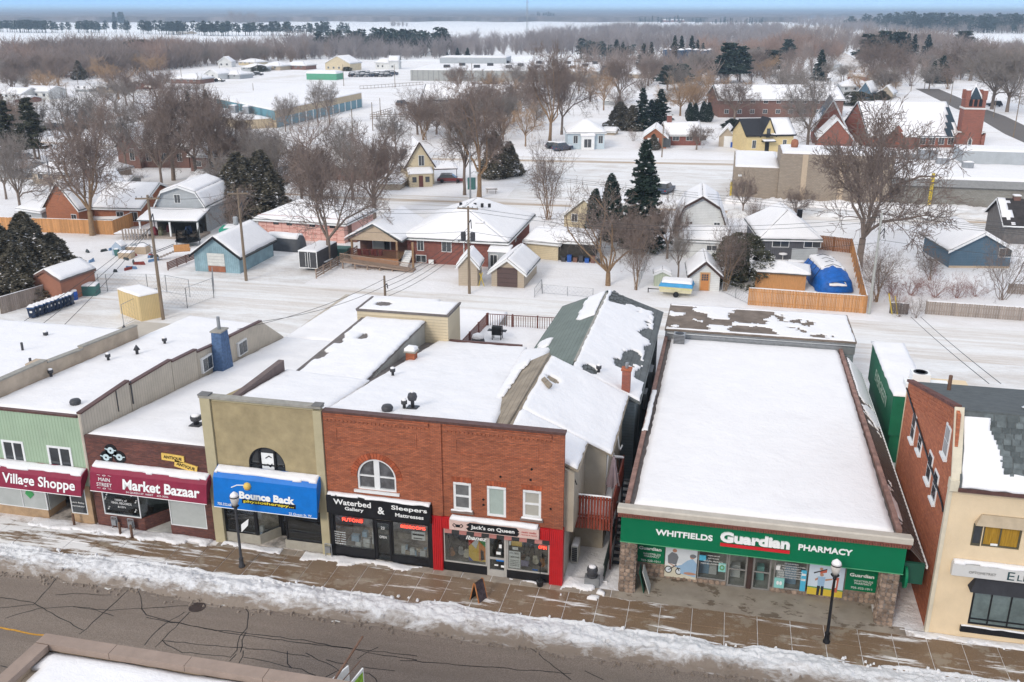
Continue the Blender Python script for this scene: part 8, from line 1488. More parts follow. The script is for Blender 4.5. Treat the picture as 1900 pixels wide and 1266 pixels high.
for row in (('S1',(1190,462),252,95,'tall dark spruce behind the brown thicket'),('C1',(1103,445),350,34,'shorter left arborvitae column beside the spruce'),('C1',(1131,448),322,40,'taller right arborvitae column beside the spruce'),('C3',(1372,522),432,86,'round dark cedar left of the gazebo'),
 ('C2',(14,552),412,95,'dark brownish cedar at the left edge, leftmost of the front clump'),('C2',(62,540),393,98,'tallest brownish cedar of the front left clump'),('C2',(108,530),432,84,'rightmost cedar of the front left clump'),('C2',(40,556),450,80,'lowest front cedar of the left clump'),
 ('C2',(448,402),282,90,'left big dark cedar between gambrel and pink houses'),('C2',(490,398),278,85,'right big dark cedar between gambrel and pink houses'),('C2',(918,330),243,52,'olive bushy evergreen right of the two tall bare trees'),('C2',(945,326),262,45,'second olive evergreen against the snow slope'),
 ('K1',(22,300),182,50,'drooping dark spruce at the left edge'),('K1',(68,305),176,48,'drooping spruce left of the cream hipped house'),('K1',(8,250),170,30,'small spruce cut by the left edge'),
 ('C2',(1150,240),188,45,'dark cedar left of the twin spruces by the red bungalow'),('C2',(1172,242),195,35,'small dark cedar behind the red bungalow'),('S2',(1190,242),160,42,'left of two dark spruces behind the red bungalow'),('S1',(1224,238),163,46,'right of two dark spruces behind the red bungalow'),('C1',(1207,238),185,22,'cedar column between the two dark spruces'),
 ('C1',(1279,226),190,13,'first of four dark columns behind the red bungalow'),('C1',(1289,226),191,13,'second of four dark columns behind the red bungalow'),('C1',(1304,226),188,15,'third of four dark columns behind the red bungalow'),('C1',(1314,227),190,14,'rightmost of four dark columns behind the red bungalow'),
 ('S1',(1143,112),72,26,'left of two spruces above the round-crowned bare tree'),('S2',(1155,112),77,18,'right of two spruces above the round-crowned bare tree'),('S1',(1193,128),79,26,'dark spruce left of the blue silo'),('S2',(1207,122),76,20,'slender spruce beside the blue silo'),('S1',(1250,125),64,24,'first snowy spruce above the silos'),('S2',(1262,122),64,22,'second snowy spruce above the silos'),('S1',(1281,122),64,24,'third snowy spruce above the silos'),('S2',(1292,120),72,20,'fourth snowy spruce above the silos'),('S1',(1302,122),78,20,'fifth snowy spruce above the silos'),
 ('P1',(1350,155),78,62,'big dark green pine left of centre behind the apartments'),('P2',(1372,152),84,50,'second big pine behind the apartments'),('P1',(1265,165),118,50,'dark pine below the silos'),('P2',(1238,168),120,45,'second dark pine below the silos'),('S1',(1404,125),86,24,'spruce right of the big pines'),('P1',(1430,140),92,50,'brown-green pine right of the big pines'),('S1',(1520,150),90,30,'spruce beside the snowy country road'),('P2',(1460,115),72,34,'pine at the foot of the country road'),
 ('P1',(1608,125),62,50,'leftmost pine of the dark clump right of the country road'),('P2',(1636,122),56,50,'second pine of the dark clump'),('P1',(1662,120),58,50,'third pine of the dark clump'),('S1',(1680,118),60,24,'first spruce of the clump right end'),('S2',(1692,118),62,24,'second spruce of the clump right end'),('S1',(1718,112),62,24,'snowy spruce right of the pine clump'),('S1',(1745,155),101,32,'right dark spruce behind the church'),('S2',(1730,155),112,24,'left dark spruce behind the church'),('P1',(1785,98),57,50,'large leaning dark pine near the far snowfield'),('C3',(1770,135),100,50,'dark round evergreen below the leaning pine'),('C3',(1588,195),170,50,'dark cedar before the blue-grey house'),('C2',(1635,185),168,28,'dark bush beside the tan gabled house'),('C1',(1358,240),220,30,'little spruce behind the tan garage'),
 ('C3',(1262-1000,112),73,54,'big dark blue-green pine in the far brown woods'),('C2',(100,118),84,30,'dark spruce in the far left woods'),('C2',(148,148),112,20,'dark cedar above the far long bungalow'),('S1',(868,113),88,16,'dark spruce above the grey factory'),('S2',(849,110),88,12,'smaller spruce above the grey factory'),('S1',(830,110),96,8,'tiny spruce above the grey factory'),('C3',(482,133),121,22,'round dark shrub among the far bungalows'),('C3',(645,132),124,14,'shrub in front of the cream far house'),('C1',(318-0,210),170,20,'dark spruce tip behind the brown trees, left'),('S1',(352,215),168,22,'dark spruce tip behind the brown trees, middle'),('S2',(385,215),165,24,'dark spruce tip behind the brown trees, right'),('C2',(1212,278),248,20,'snowy little evergreen at the red bungalow door')):
    tr(*row)
# ================================================================ THE TOWN AND COUNTRY BEYOND
def hs(lab, a, b, depth, ey, ry, axis='x', wall=None, hip=0, **k):
    a = A(*a);b = A(*b);e = hgt(a,ey);mid = ((a[0]+b[0])/2,a[1]+(depth/2 if axis == 'x' or hip else 0));r_ = max(e+.7,hgt(mid,ry));return house(lab,a,b,depth,e,r_,axis,wall,hip=hip,res=k.pop('res',.8),**k)
DRED = BRKH;w4 = lambda n_,z=.9,w_=1.1,h_=1.1,x0=1.2,dx=3.: [('F',x0+i*dx,z,w_,h_) for i in range(n_)]
hs('cream hipped bungalow with chimney left of the bare trees',(62,341),(182,348),9,318,288,'x',STAN,.95,wins=w4(4,.9,1,1.1),chim=(8,5,.7,6,BRKB))
h,W,D = hs('brown brick gabled building glimpsed behind dense bare trees',(222,312),(262,313),14,268,233,'y',BRKB,wins=[('F',2.4,1.5,1.0,2.2)]);hs('long brown brick wing with snow roof behind dense bare trees',(262,311),(352,312),11,272,240,'x',BRKB,wins=w4(3,1.2,1,1.6));hs('low brown brick house with snow roof right of the bare trees',(355,318),(452,322),12,288,255,'x',BRKB,wins=w4(3))
hs('white-roofed house half hidden by dark cedars',(352,350),(420,352),8,335,318,'x',SLG,0);hs('brown house with broad snow roof behind the bare trees over the pink house',(562,332),(690,336),10,305,272,'x',BRKB,0,wins=w4(4))
e = hgt(A(752, 345), 312)
h,W,D = hs('cream yellow gabled farmhouse with small snow-roofed porches',(754,344),(806,342),8.5,308,266,'y',SCREAM,wins=[('F',2.2,3.2,1.0,1.8)],trim=TRIMBR,over=.35);E_ = e
lbox(h,'front_porch',SCREAM,(.3,4.2,-2.2,-.01,0,2.2));lsnow(h,[(.1,-2.4,2.22),(4.4,-2.4,2.22),(4.4,0,3.0),(.1,0,3.0)],.15,.4,3,'roof_snow');lbox(h,'window',PANE,(.8,1.5,-2.26,-2.2,.8,1.7));lbox(h,'window',PANE,(3.0,3.7,-2.26,-2.2,.8,1.7));lbox(h,'door',BRW,(1.9,2.6,-2.27,-2.2,0,1.9))
lbox(h,'side_porch_roof',TRIMBR,(W,W+4,-.6,3,2.5,2.65));lsnow(h,[(W,-.6,2.66),(W+4.1,-.6,2.66),(W+4.1,3.2,3.0),(W,3.2,3.6)],.2,.4,4,'roof_snow');lbox(h,'porch_post',TRIMBR,(W+3.8,W+3.9,-.5,-.4,0,2.5));lbox(h,'dark_dormer',DKMETAL,(-.2,.8,4,6,e,e+2.4))
t_ = thing('garden_bin','dark green bin between the two tall bare trunks','bin',(*A(874,352),0));lbox(t_,'case',MATS['dark_teal_box'],(-.6,.6,0,.8,0,1.9))
# teal industrial building
TEAL = siding('teal_panels',(.13,.27,.32),'x',1.2,.4);TANP = siding('tan_panels',(.50,.40,.27),'x',1.2,.4)
p1,p2,p0 = Vector(A(513,238)),Vector(A(672,199)),Vector(A(405,212));t_ = thing('industrial_building','long low industrial building with teal doors, tan band and broad snow roof','building',(*p1,0));Hh = 4.3
u1,u0 = p2-p1,p0-p1;L = u1.length;m = MB();q = [Vector((0,0)),u1,u1+u0,u0];m.hexa([(*v,0) for v in q],[(*v,Hh) for v in q]);m.build('wall',TANP,t_);lsnow(t_,[(*v,Hh) for v in q],.25,1.2,4,'roof_snow')
def onwall(v, n_, a, b, z0, z1, d0, d1, mat, nm):
    e = v.normalized();A_ = e*a;B_ = e*b;m = MB();m.hexa([(*(A_+n_*d1),z0),(*(B_+n_*d1),z0),(*(B_+n_*d0),z0),(*(A_+n_*d0),z0)],[(*(A_+n_*d1),z1),(*(B_+n_*d1),z1),(*(B_+n_*d0),z1),(*(A_+n_*d0),z1)]);return m.build(nm,mat,t_)
nf = Vector((u1.y, -u1.x)).normalized(); ne = Vector((-u0.y, u0.x)).normalized()
for k in range(13): onwall(u1,nf,.4+k*L/13,L/13*(k+1)-.5,.1,2.5,0,.12,M('pale_teal_door',(.15,.27,.32),.6,.15),'loading_door');onwall(u1,nf,L/13*(k+1)-.45,L/13*(k+1)+.1,0,2.6,0,.16,WHITE,'white_post')
onwall(u0,ne,0.2,u0.length,2.0,Hh-.05,0,.1,TEAL,'teal_band');w0 = u0*.04;w1 = u0*.8;m = MB();q = [w0+ne*9,w0+ne*.2,w1+ne*.2,w1+ne*9];q = q[::-1];m.hexa([(*v,0) for v in q],[(*v,2.3) for v in q]);m.build('entrance_wing',TANP,t_);lsnow(t_,[(*v,2.3) for v in q],.2,1,3,'wing_snow')
for (k,d_) in ((.35,3),(.45,5)): c_ = u0*k+ne*d_;lbox(t_,'roof_unit',GALV,(c_.x,c_.x+1.8,c_.y,c_.y+1.8,2.5,4.4));lsnow(t_,[(c_.x,c_.y,4.4),(c_.x+1.8,c_.y,4.4),(c_.x+1.8,c_.y+1.8,4.4),(c_.x,c_.y+1.8,4.4)],.3,.5,2)
DSL = siding('dark_slate_boards', (.08, .09, .115), 'z', .4, .4)
hs('long dark slate barn with pale snow roof and gable end',(786,212),(942,214),12,182,158,'x',DSL,trim=WHITE,over=.5);hs('small snowy lean-to in front of the dark slate barn',(795,218),(832,220),5,202,190,'x',DSL)
# grey factory
a,b = A(762,150),A(1112,153);L = math.hypot(b[0]-a[0],b[1]-a[1]);hh = hgt(a,130);t_ = thing('factory','long low grey factory with snow roof and rows of small roof boxes','factory',(*a,0),math.atan2(b[1]-a[1],b[0]-a[0]))
lbox(t_,'wall',siding('grey_factory_panel',(.34,.34,.32),'x',2.5,.3,.12),(0,L,0,70,0,hh));lsnow(t_,[(0,0,hh),(L,0,hh),(L,70,hh),(0,70,hh)],.3,3,4,'roof_snow')
lbox(t_,'raised_block',SLG,(3,35,50,69,hh,hh+3));lsnow(t_,[(3,50,hh+3),(35,50,hh+3),(35,69,hh+3),(3,69,hh+3)],.3,2,4,'roof_snow')
for k in range(16): x = 10+k*7.2*L/125+random.random()*2;y = (14,30,52)[k % 3];lbox(t_,'roof_unit',DKMETAL,(x,x+2.6,y,y+2,hh+.2,hh+1.5))
t_ = thing('shed','long bright green shed with rounded snow roof beyond the snowfield','shed',(*A(569,148),0));lbox(t_,'wall',M('green_shed_wall',(.10,.32,.20),.6),(0,14,0,8,0,2.6));lsnow(t_,[(0,0,2.6),(14,0,2.6),(14,8,2.6),(0,8,2.6)],1.2,1,2,'roof_snow')
for row in (('cream two-storey far house with gable',(604,131),(650,132),12,117,104,'y',SCREAM,0),('white far house with steep roofs right of the packed car lot',(697,128),(722,129),10,116,108,'x',SWHITE,0),('taller white gabled end right of the packed car lot',(722,129),(740,129),9,113,104,'x',SWHITE,0),
 ('long far brick bungalow with stepped snow roofs',(180,172),(222,173),10,160,149,'x',STAN,.9),('brick right half of the long far bungalow',(222,166),(282,166),10,153,144,'x',DRED,.9),('far hip-roofed bungalow with brown walls',(318,155),(372,156),11,146,136,'x',BRKB,.9),('pale far house left of the brown hip-roofed bungalow',(298,154),(325,155),9,147,140,'x',SLG,0),('far white house behind the dark cars',(380,147),(405,148),9,137,129,'y',SWHITE,0),('wide far bungalow with carport',(408,146),(445,147),10,138,130,'x',SLG,.9),
 ('far white gabled house among woods',(405,125),(430,125),8,115,106,'y',SWHITE,0),('far cream bungalow upper left of centre',(443,121),(475,122),10,115,109,'x',SCREAM,.9),('far bungalow below the cream one',(448,132),(480,133),10,125,118,'x',SLG,.9),('far grey bungalow left of green shed',(488,130),(520,131),10,122,114,'x',STAN,.9),('far brown bungalow left of the green shed',(525,129),(568,130),10,121,114,'x',BRKB,.9),('far small roof at the start of the bungalow row',(140,170),(165,171),8,165,158,'x',SLG,.9),
 ('small grey outbuilding with snow roof between cream bungalow and orange house',(168,352),(232,353),6,340,331,'x',SLG,0),('tan hipped house half hidden left of the farmhouse',(700,352),(742,353),7,338,326,'x',STAN,.9),('pale snowy-roofed house at the left edge behind the bare tree',(-10,330),(40,331),8,312,298,'x',SLG,0),('far white house by the left edge',(5,186),(42,187),10,174,163,'x',SWHITE,0),('far white two-storey house near the left edge',(46,184),(92,185),9,169,160,'x',SWHITE,0),('small brick garage below the far white house',(28,190),(50,191),6,183,180,'x',DRED,0),('red roofed far house by the woods',(112,142),(128,143),8,138,134,'x',DRED,0),
 ('far farmhouse with white roof in the pines',(326,62),(346,63),14,60,57,'x',STAN,0),('far white farm barn on the horizon fields',(232,40),(250,41),30,38,35,'x',DSL,0),('long low far farm shed on the horizon fields',(255,40),(278,40),30,39,37,'x',SWHITE,0),('far barn right of the tower',(1082,36),(1110,36),60,34,31,'x',SWHITE,0),('far red house on the ridge road',(1230,41),(1270,41),40,38,36,'x',DRED,0),('far pale barn on the left ridge',(890,37),(905,37),40,35,33,'x',SWHITE,0),
 ('little far house left of the great pines',(988,92),(1005,92),12,89,85,'x',SLG,0),('flat far building behind the giant pair',(1065,135),(1105,136),14,122,118,'x',SWHITE,0),('far building with snow roof right of the giant pair',(1165,145),(1185,146),10,137,134,'x',STAN,0),('low garage behind the pale blue house',(1118,195),(1140,196),6,186,181,'x',SLG,0),
 ('blue-grey far house by the dark cedar',(1592,183),(1614,184),9,168,152,'y',SNAVY,0),('far hipped house with broad snow roof above the church hall',(1560,172),(1615,173),12,160,144,'x',SLG,.9),('far roof behind the broad hipped roof',(1572,150),(1605,151),10,141,136,'x',DRED,0),('tan gabled far house by the church',(1630,183),(1655,184),9,172,159,'y',STAN,0),('far flat white garage by the country road',(1525,130),(1546,131),8,121,118,'x',SWHITE,0),('far white roof above the big pine',(1395,84),(1412,84),16,80,76,'x',SLG,0),
 ('tan wall house behind the pale blue house',(1120,250),(1140,251),3,243,241,'x',GREYW if 0 else STAN,0)):
    lab,a_,b_,dp,ey,ry,ax,wl,hp = row;hw = A(*a_),A(*b_);n_ = int(math.hypot(hw[0][0]-hw[1][0],hw[0][1]-hw[1][1])/3.2);hs(lab,a_,b_,dp,ey,ry,ax,wl,hp,wins=w4(max(0,min(4,n_))) if hw[0][1] < 600 else (),res=1.5 if hw[0][1] > 300 else .8)
WH = ['around the far white houses by the left edge','behind the brown brick gabled building','around the long far brick bungalow','by the dark slate barn','behind the red bungalow','behind the brick apartment block','between apartments and brick church gables','behind the church roof','behind the church tower','among the far cream bungalows','behind the pink house','at the left edge street','around the yellow farmhouse','before the tan commercial wall','beside the tall spruce']
# more bare trees of the town, behind and between the far houses
for i,(x0,x1,y0,y1,n_,hh) in enumerate(((0,130,150,182,12,10),(200,300,172,200,5,11),(130,300,128,146,14,9),(850,1130,165,250,13,9),(1130,1330,150,222,16,10),(1330,1560,130,156,18,10),(1440,1500,180,215,4,10),(1560,1780,130,185,16,9),(1700,1900,112,150,26,10),(455,560,112,120,8,9),(410,520,300,380,9,8),(0,60,215,300,5,9),(770,960,225,262,9,9),(1395,1480,395,415,1,4),(1160,1250,440,480,2,5))):
    for k in range(n_):
        px,py = random.uniform(x0,x1),random.uniform(y0,y1);ty = random.choice(('O1','O2','V1','T1','G1','M1') if i not in (8,) else ('O1','O2','T1','B2'));(proto,rad) = PT[ty];s_ = hh/10*random.uniform(.6,1.25);lab = '%s %s' % ({'O1': 'brown round-crowned bare tree','O2': 'grey round-crowned bare tree','V1': 'brown spreading bare tree','T1': 'grey narrow bare tree','G1': 'golden-twigged bare tree','M1': 'thin many-stemmed bare tree','B2': 'reddish bare shrub'}[ty],WH[i]+(', left side' if px < (x0+x1)/2 else ', right side'));dup(proto,(*at(px,py),0),random.random()*6.28,(s_*1.1,s_*1.1,s_),lab,'bare trees among the houses')
# street opposite: pale blue house, red bungalow, tan garage, black and yellow house
PB = siding('pale_blue_boards', (.50, .58, .62), 'z', .25, .4)
h,W,D = hs('pale blue two-storey box house with white door surround and snow hip roof',(1053,277),(1121,277),10,246,222,'x',PB,.9,wins=[('F',1.2,1.2,1.0,1.7),('F',6.6,1.2,1.0,1.7)]);lbox(h,'entrance_bay',WHITE,(2.9,5.7,-.9,-.01,0,2.9));lbox(h,'door',PANE,(3.5,4.2,-.96,-.9,.5,2.2),(4.3,5.0,-.96,-.9,.5,2.2));lsnow(h,[(2.7,-1.1,2.9),(5.9,-1.1,2.9),(5.9,0,3.3),(2.7,0,3.3)],.3,.3,3)
h,W,D = hs('orange brick garage wing with white door and snow gable',(1193,275),(1236,276),9,253,237,'y',BRKO);lbox(h,'door',WHITE,(.9,3.3,-.08,0,0,2.2));lbox(h,'porch',PANE,(4.2,5.9,-.05,-.001,.3,2.3))
h,W,D = hs('dark red brick bungalow wing with windows and white snow roof',(1237,270),(1300,270),9,250,228,'x',BRKH,wins=w4(3,1.0,1.5,1.2),chim=(1,4.5,1,6,BRKH))
h,W,D = hs('tan single garage with white door beside blue bins',(1333,272),(1362,273),7,252,236,'y',STAN,name='garage',cat='garage');lbox(h,'door',WHITE,(1.1,3.6,-.08,0,0,2.3));lbox(h,'blue_bin',MATS['blue_barrel'],(2.6,3.2,-.9,-.4,0,1.1),(3.4,4.0,-.9,-.4,0,1.1))
YH = siding('butter_yellow_stucco',(.66,.52,.27),'z',.3,.1);DKR = M('black_slate_roof',(.03,.03,.035),.8,.2)
h,W,D = hs('butter yellow house with black front gable and small balcony',(1384,283),(1470,281),8,250,222,'x',YH,roof=DKR,wins=[('F',1.2,.8,.9,1.7),('F',8.0,.8,.9,1.7)],trim=BLACK,bare={0: lambda u,v,n_: u < .48-.3*(n_-.5)})
g0 = W*.30;e = hgt(A(1384,283),250);m = MB();m.prism([(g0,e-.2),(g0+3,e-.2),(g0+1.5,e+3.2)],'y',-.12,3.8);m.build('front_gable',YH,h);m = MB();m.slab([(g0-.3,-.3,e-.6),(g0+1.5,-.3,e+3.3),(g0+1.5,4,e+3.3),(g0-.3,4,e-.6)][::-1],.12);m.slab([(g0+3.3,-.3,e-.6),(g0+3.3,4,e-.6),(g0+1.5,4,e+3.3),(g0+1.5,-.3,e+3.3)],.12);m.build('gable_roof',DKR,h)
lbox(h,'balcony_door',PANE,(g0+1.1,g0+1.9,-.16,-.121,e-.6,e+1.2));lbox(h,'balcony',BLACK,(g0+.7,g0+2.3,-1.0,-.96,e-.7,e-.62),(g0+.7,g0+2.3,-1.0,-.96,e+.1,e+.16),*[(g0+.7+k*.2,g0+.74+k*.2,-1.0,-.96,e-.62,e+.1) for k in range(8)]);lbox(h,'door_hood',BLACK,(g0+.1,g0+2.9,-1.3,-.02,2.2,2.35));lsnow(h,[(g0+.2,-1.25,2.36),(g0+2.8,-1.25,2.36),(g0+2.8,0,2.6),(g0+.2,0,2.6)],.2,.3,3);lbox(h,'door',BLACK,(g0+1.0,g0+1.9,-.06,-.001,0,2.0))
# brick apartments
h,W,D = hs('long two-storey brick apartment block under a flat snow roof',(1333,218),(1562,218),16,184,160,'x',BRKB,over=.6,wins=[('F',1.5+i*3.6,z,1.3,1.2) for i in range(9) for z in (1.0,3.8)])
# church: hall gables, nave, tower
CRD = brick('church_red_brick',(.33,.10,.07),(.25,.08,.055),(.30,.18,.14),dirt=.25);SLATE = M('dark_blue_slate',(.03,.05,.07),.6,.25)
hs('tall brick gable with dark slate slope left of the church',(1507,266),(1568,268),14,238,186,'y',CRD,roof=SLATE,bare={1: lambda u,v,n_: v > .45+.4*(n_-.5)},over=.4,wins=[('F',3.6,3.5,1.2,1.6)]);hs('lower brick gable in front of the tall church gable',(1516,278),(1580,280),9,256,222,'y',CRD,over=.3);hs('brick gable with white trim right of the bare tree by the church',(1640,274),(1683,275),9,256,230,'y',CRD,over=.25)
a, b = A(1610, 273), A(1776, 274); Wn = b[0]-a[0]; e = hgt(a, 252); r_ = hgt((a[0], a[1]+10), 189)
h,W,D = house('big church nave with snow-covered slate roof beside the brick tower',a,b,20,e,r_,'x',CRD,roof=SLATE,over=.3,cat='church',name='church',res=.7,wins=[('F',Wn*.58+i*2.0,.6,1.3,1.9) for i in range(5)],bare={0: lambda u,v,n_: (u > .985-.14*v*0) | ((u > .82+.1*v) & (np.mod(v*1+u*22,1.0) < .45))})
lbox(h,'porch',CRD,(Wn*.36,Wn*.46,-3.5,-.01,0,2.6));lsnow(h,[(Wn*.34,-3.8,2.6),(Wn*.48,-3.8,2.6),(Wn*.48,0,3.6),(Wn*.34,0,3.6)],.2,.4,3)
bx,by = A(1778,276);tx,ty = A(1815,276);tw = tx-bx;s1,s2 = hgt((bx,by),203),hgt((bx,by),185);tp = hgt((bx+tw/2,by+tw/2),158)
t_ = thing('church_tower','square red brick church tower with white band, three belfry arches and slate spire','tower',(bx,by,0));STW = M('white_stone',(.6,.58,.55),.8,.08)
lbox(t_,'shaft',CRD,(0,tw,0,tw,0,s1));lbox(t_,'stone_band',STW,(-.15,tw+.15,-.15,tw+.15,s1,s1+.35));lbox(t_,'belfry',CRD,(.1,tw-.1,.1,tw-.1,s1+.351,s2))
for x in (0, tw-.9): 
    for y in (0,tw-.9): lbox(t_,'pinnacle',CRD,(x,x+.9,y,y+.9,s2+.001,s2+1.9));lbox(t_,'snow_cap',SNOW,(x,x+.9,y,y+.9,s2+1.901,s2+2.1))
for k in range(3):
    x = tw*(.27+.23*k);m = MB();n_ = 8;m.prism([(x-.33,s1+.6),(x+.33,s1+.6),(x+.33,s1+1.7)]+[(x+.33*math.cos(q),s1+1.7+.5*math.sin(q)) for q in np.linspace(0,math.pi,n_)[1:]],'y',.04,.099);m.build('belfry_arch',BLACK,t_)
m = MB();m.prism([(tw/2-.45,.5),(tw/2+.45,.5),(tw/2+.45,1.9),(tw/2,2.6),(tw/2-.45,1.9)],'y',-.06,-.001);f = m.build('window',STW,t_);m = MB();m.prism([(tw/2-.3,.6),(tw/2+.3,.6),(tw/2+.3,1.8),(tw/2,2.4),(tw/2-.3,1.8)],'y',-.08,-.061);m.build('pane',PANE,f)
for x in (-.7,tw+.01): m = MB();m.prism([(x,0),(x+.69,0),(x+.69,s1*.42),(x,s1*.32)],'y',-.5,1.2);b_ = m.build('buttress',CRD,t_);lbox(t_,'stone_cap',STW,(x-.05,x+.74,-.55,1.25,s1*.42,s1*.42+.15))
m = MB();c_ = (tw/2,tw/2,tp);q = [(.75,.5,s2),(tw-.75,.5,s2),(tw-.5,.75,s2),(tw-.5,tw-.75,s2),(tw-.75,tw-.5,s2),(.75,tw-.5,s2),(.5,tw-.75,s2),(.5,.75,s2)];m.add([*q,c_],[(i,(i+1) % 8,8) for i in range(8)]+[tuple(range(7,-1,-1))]);sp_ = m.build('spire',SLATE,t_);m = MB();[m.tube(p,c_,.12,.06,5) for p in q];m.tube((tw/2,tw/2,tp-.8),(tw/2,tw/2,tp+.4),.35,.05,8);m.build('spire_ribs',SNOW,sp_)
# tan commercial building with three roof levels
BLK = brick('tan_concrete_block',(.36,.30,.235),(.30,.25,.20),(.24,.2,.165),.42,.21,.02,dirt=.25,dirtcol=(.2,.15,.11));BLKG = brick('grey_concrete_block',(.30,.29,.26),(.26,.25,.225),(.2,.2,.18),.42,.21,.02,dirt=.6,dirtcol=(.13,.10,.08))
a = A(1357,373);y0 = a[1];t_ = thing('commercial_building','large tan block commercial building with three flat snow roofs behind the huge bare tree','building',(*a,0));X = lambda px: at(px,375)[0]-a[0]
z1 = hgt(a, 310); z2 = hgt(A(1442, 375), 284); z3 = hgt(A(1700, 380), 325); 
lbox(t_,'wall',BLK,(0,X(1440)-.02,0,18,0,z1));lbox(t_,'wall',BLK,(X(1440),X(1640),-.4,10,0,z2));lbox(t_,'wall',BLKG,(X(1640)+.01,X(2050),0,21,0,z3-1.1));lbox(t_,'fascia',M('grey_fascia',(.26,.26,.255),.6,.1),(X(1640)+.01,X(2050),-.5,21,z3-1.099,z3))
lsnow(t_,[(0.2,.2,z1),(X(1440),.2,z1),(X(1440),18,z1),(.2,18,z1)],.25,.6,2,'roof_snow');lsnow(t_,[(X(1440)+.3,0,z2),(X(1640),0,z2),(X(1640),10,z2),(X(1440)+.3,10,z2)],.25,.8,3,'roof_snow');lsnow(t_,[(X(1640),-.3,z3),(X(2050),-.3,z3),(X(2050),21,z3),(X(1640),21,z3)],.3,.8,4,'roof_snow')
lbox(t_,'rear_block',SLG,(X(1795),X(2050),15,22,z3+.1,z3+2.3));lsnow(t_,[(X(1795),15,z3+2.3),(X(2050),15,z3+2.3),(X(2050),22,z3+2.3),(X(1795),22,z3+2.3)],.25,.8,6,'roof_snow')
for (px_,y,s_) in ((1655,18,1.5),(1690,17,1.4),(1720,17.5,2.2),(1745,13,1.4),(1785,10,1.2)): lbox(t_,'roof_unit',GALV,(X(px_),X(px_)+s_*1.3,y,y+s_,z3+.2,z3+.2+s_*.8));lsnow(t_,[(X(px_),y,z3+.2+s_*.8),(X(px_)+s_*1.3,y,z3+.2+s_*.8),(X(px_)+s_*1.3,y+s_,z3+.2+s_*.8),(X(px_),y+s_,z3+.2+s_*.8)],.15,.4,2)
m = MB();m.lathe([(.5,0),(.6,.6),(.5,1.1),(.2,1.3)],(X(1468),6,z2+.2),12);m.build('red_dome_vent',M('rust_panel'),t_,True);lbox(t_,'yellow_ladder',M('safety_yellow'),(X(1706),X(1706)+.45,-.7,-.51,z3-4,z3+.9));lbox(t_,'yellow_guard',M('safety_yellow'),(-.35,-.05,-.2,.1,.0,3.0));lbox(t_,'wall_lamp',WHITE,(X(1366),X(1366)+.5,-.2,-.001,z1-1.4,z1-1.1))
for k in range(3): lbox(t_,'brick_pilaster',M('tan_gable_panel'),(X(1480)+k*5.5,X(1480)+k*5.5+.8,-.46,-.401,0,z2))
snow([(*at(1345,378),0),(*at(1990,408),0),(*at(1990,396),0),(*at(1345,372),0)],.7,.5,None,9,None,'snowbank',SNOWG,.7,kind='stuff');snow([(*at(1350,404),0),(*at(1845,412),0),(*at(1845,398),0),(*at(1350,391),0)],.6,.5,None,10,None,'snowbank',BANK if 0 else LOT,.8,kind='stuff')
# ---------------- vehicles
def car_proto(kind, mat):
    r_ = thing('parked_car','x','car',(0,0,-95));L,Hh,hd = {'car': (4.5,1.42,.85),'suv': (4.7,1.75,1.0)}[kind];m = MB();pr = [(0,.3),(L,.3),(L,hd*.9),(L*.78,hd),(L*.22*.3,hd),(0,hd*.8)];m.prism(pr,'y',-.88,.88);a = m.build('body',mat,r_)
    m = MB();x0,x1,x2,x3 = L*.04,L*.14,L*.56,L*.74;m.hexa([(x0,-.82,hd),(x3,-.82,hd),(x3,.82,hd),(x0,.82,hd)],[(x1,-.66,Hh),(x2,-.66,Hh),(x2,.66,Hh),(x1,.66,Hh)]);b_ = m.build('windows',PANE,r_)
    m = MB();m.hexa([(x1-.05,-.7,Hh),(x2+.1,-.7,Hh),(x2+.1,.7,Hh),(x1-.05,.7,Hh)],[(x1+.1,-.55,Hh+.1),(x2-.05,-.55,Hh+.1),(x2-.05,.55,Hh+.1),(x1+.1,.55,Hh+.1)]);m.hexa([(L*.78,-.75,hd),(L*.97,-.75,hd*.93),(L*.97,.75,hd*.93),(L*.78,.75,hd)],[(L*.79,-.7,hd+.07),(L*.96,-.7,hd+.02),(L*.96,.7,hd+.02),(L*.79,.7,hd+.07)]);c_ = m.build('snow_cover',SNOW,r_);ch = [(a,[]),(b_,[]),(c_,[])]
    wm = MB().lathe([(.12, 0), (.33, 0), (.33, .2), (.12, .2)], (0, 0, 0), 12).mesh('wheel', BLACK)
    for x in (L*.19, L*.8):
        for y in (-.9,.7): o = obj('wheel',wm,r_,(x,y+.2,.33));o.rotation_euler = (R(90),0,0);ch.append((o,[]))
    m = MB();m.box(-.02,.0,-.8,-.55,.6,.75);o = m.build('tail_light',M('red_lens',(.4,.02,.02),.3),r_);m = MB();m.box(-.02,.0,.55,.8,.6,.75);o2 = m.build('tail_light',MATS['red_lens'],r_);ch += [(o,[]),(o2,[])];PRO.extend([r_]+[c[0] for c in ch]);return (r_,ch)
CARS = [car_proto(k,M('car_paint_'+n_,c_,.35,.05,spec=.6)) for k,n_,c_ in (('car','charcoal',(.05,.055,.06)),('suv','navy',(.03,.05,.09)),('car','silver',(.35,.36,.37)),('suv','black',(.015,.015,.018)),('car','maroon',(.16,.02,.02)))]
def car(i, px, rz, lab, grp=None): dup(CARS[i], (*at(*px), 0), rz, 1, lab, grp)
car(1,(1226,362),R(75),'dark SUV parked behind the spruce on the packed snow lot');car(3,(1860,198),R(170),'dark pickup-like SUV by the park trees at the right edge');car(0,(1720,152),.2,'dark car on the far avenue behind the church');car(3,(738,197),1.2,'dark vehicle at the end of the teal building');
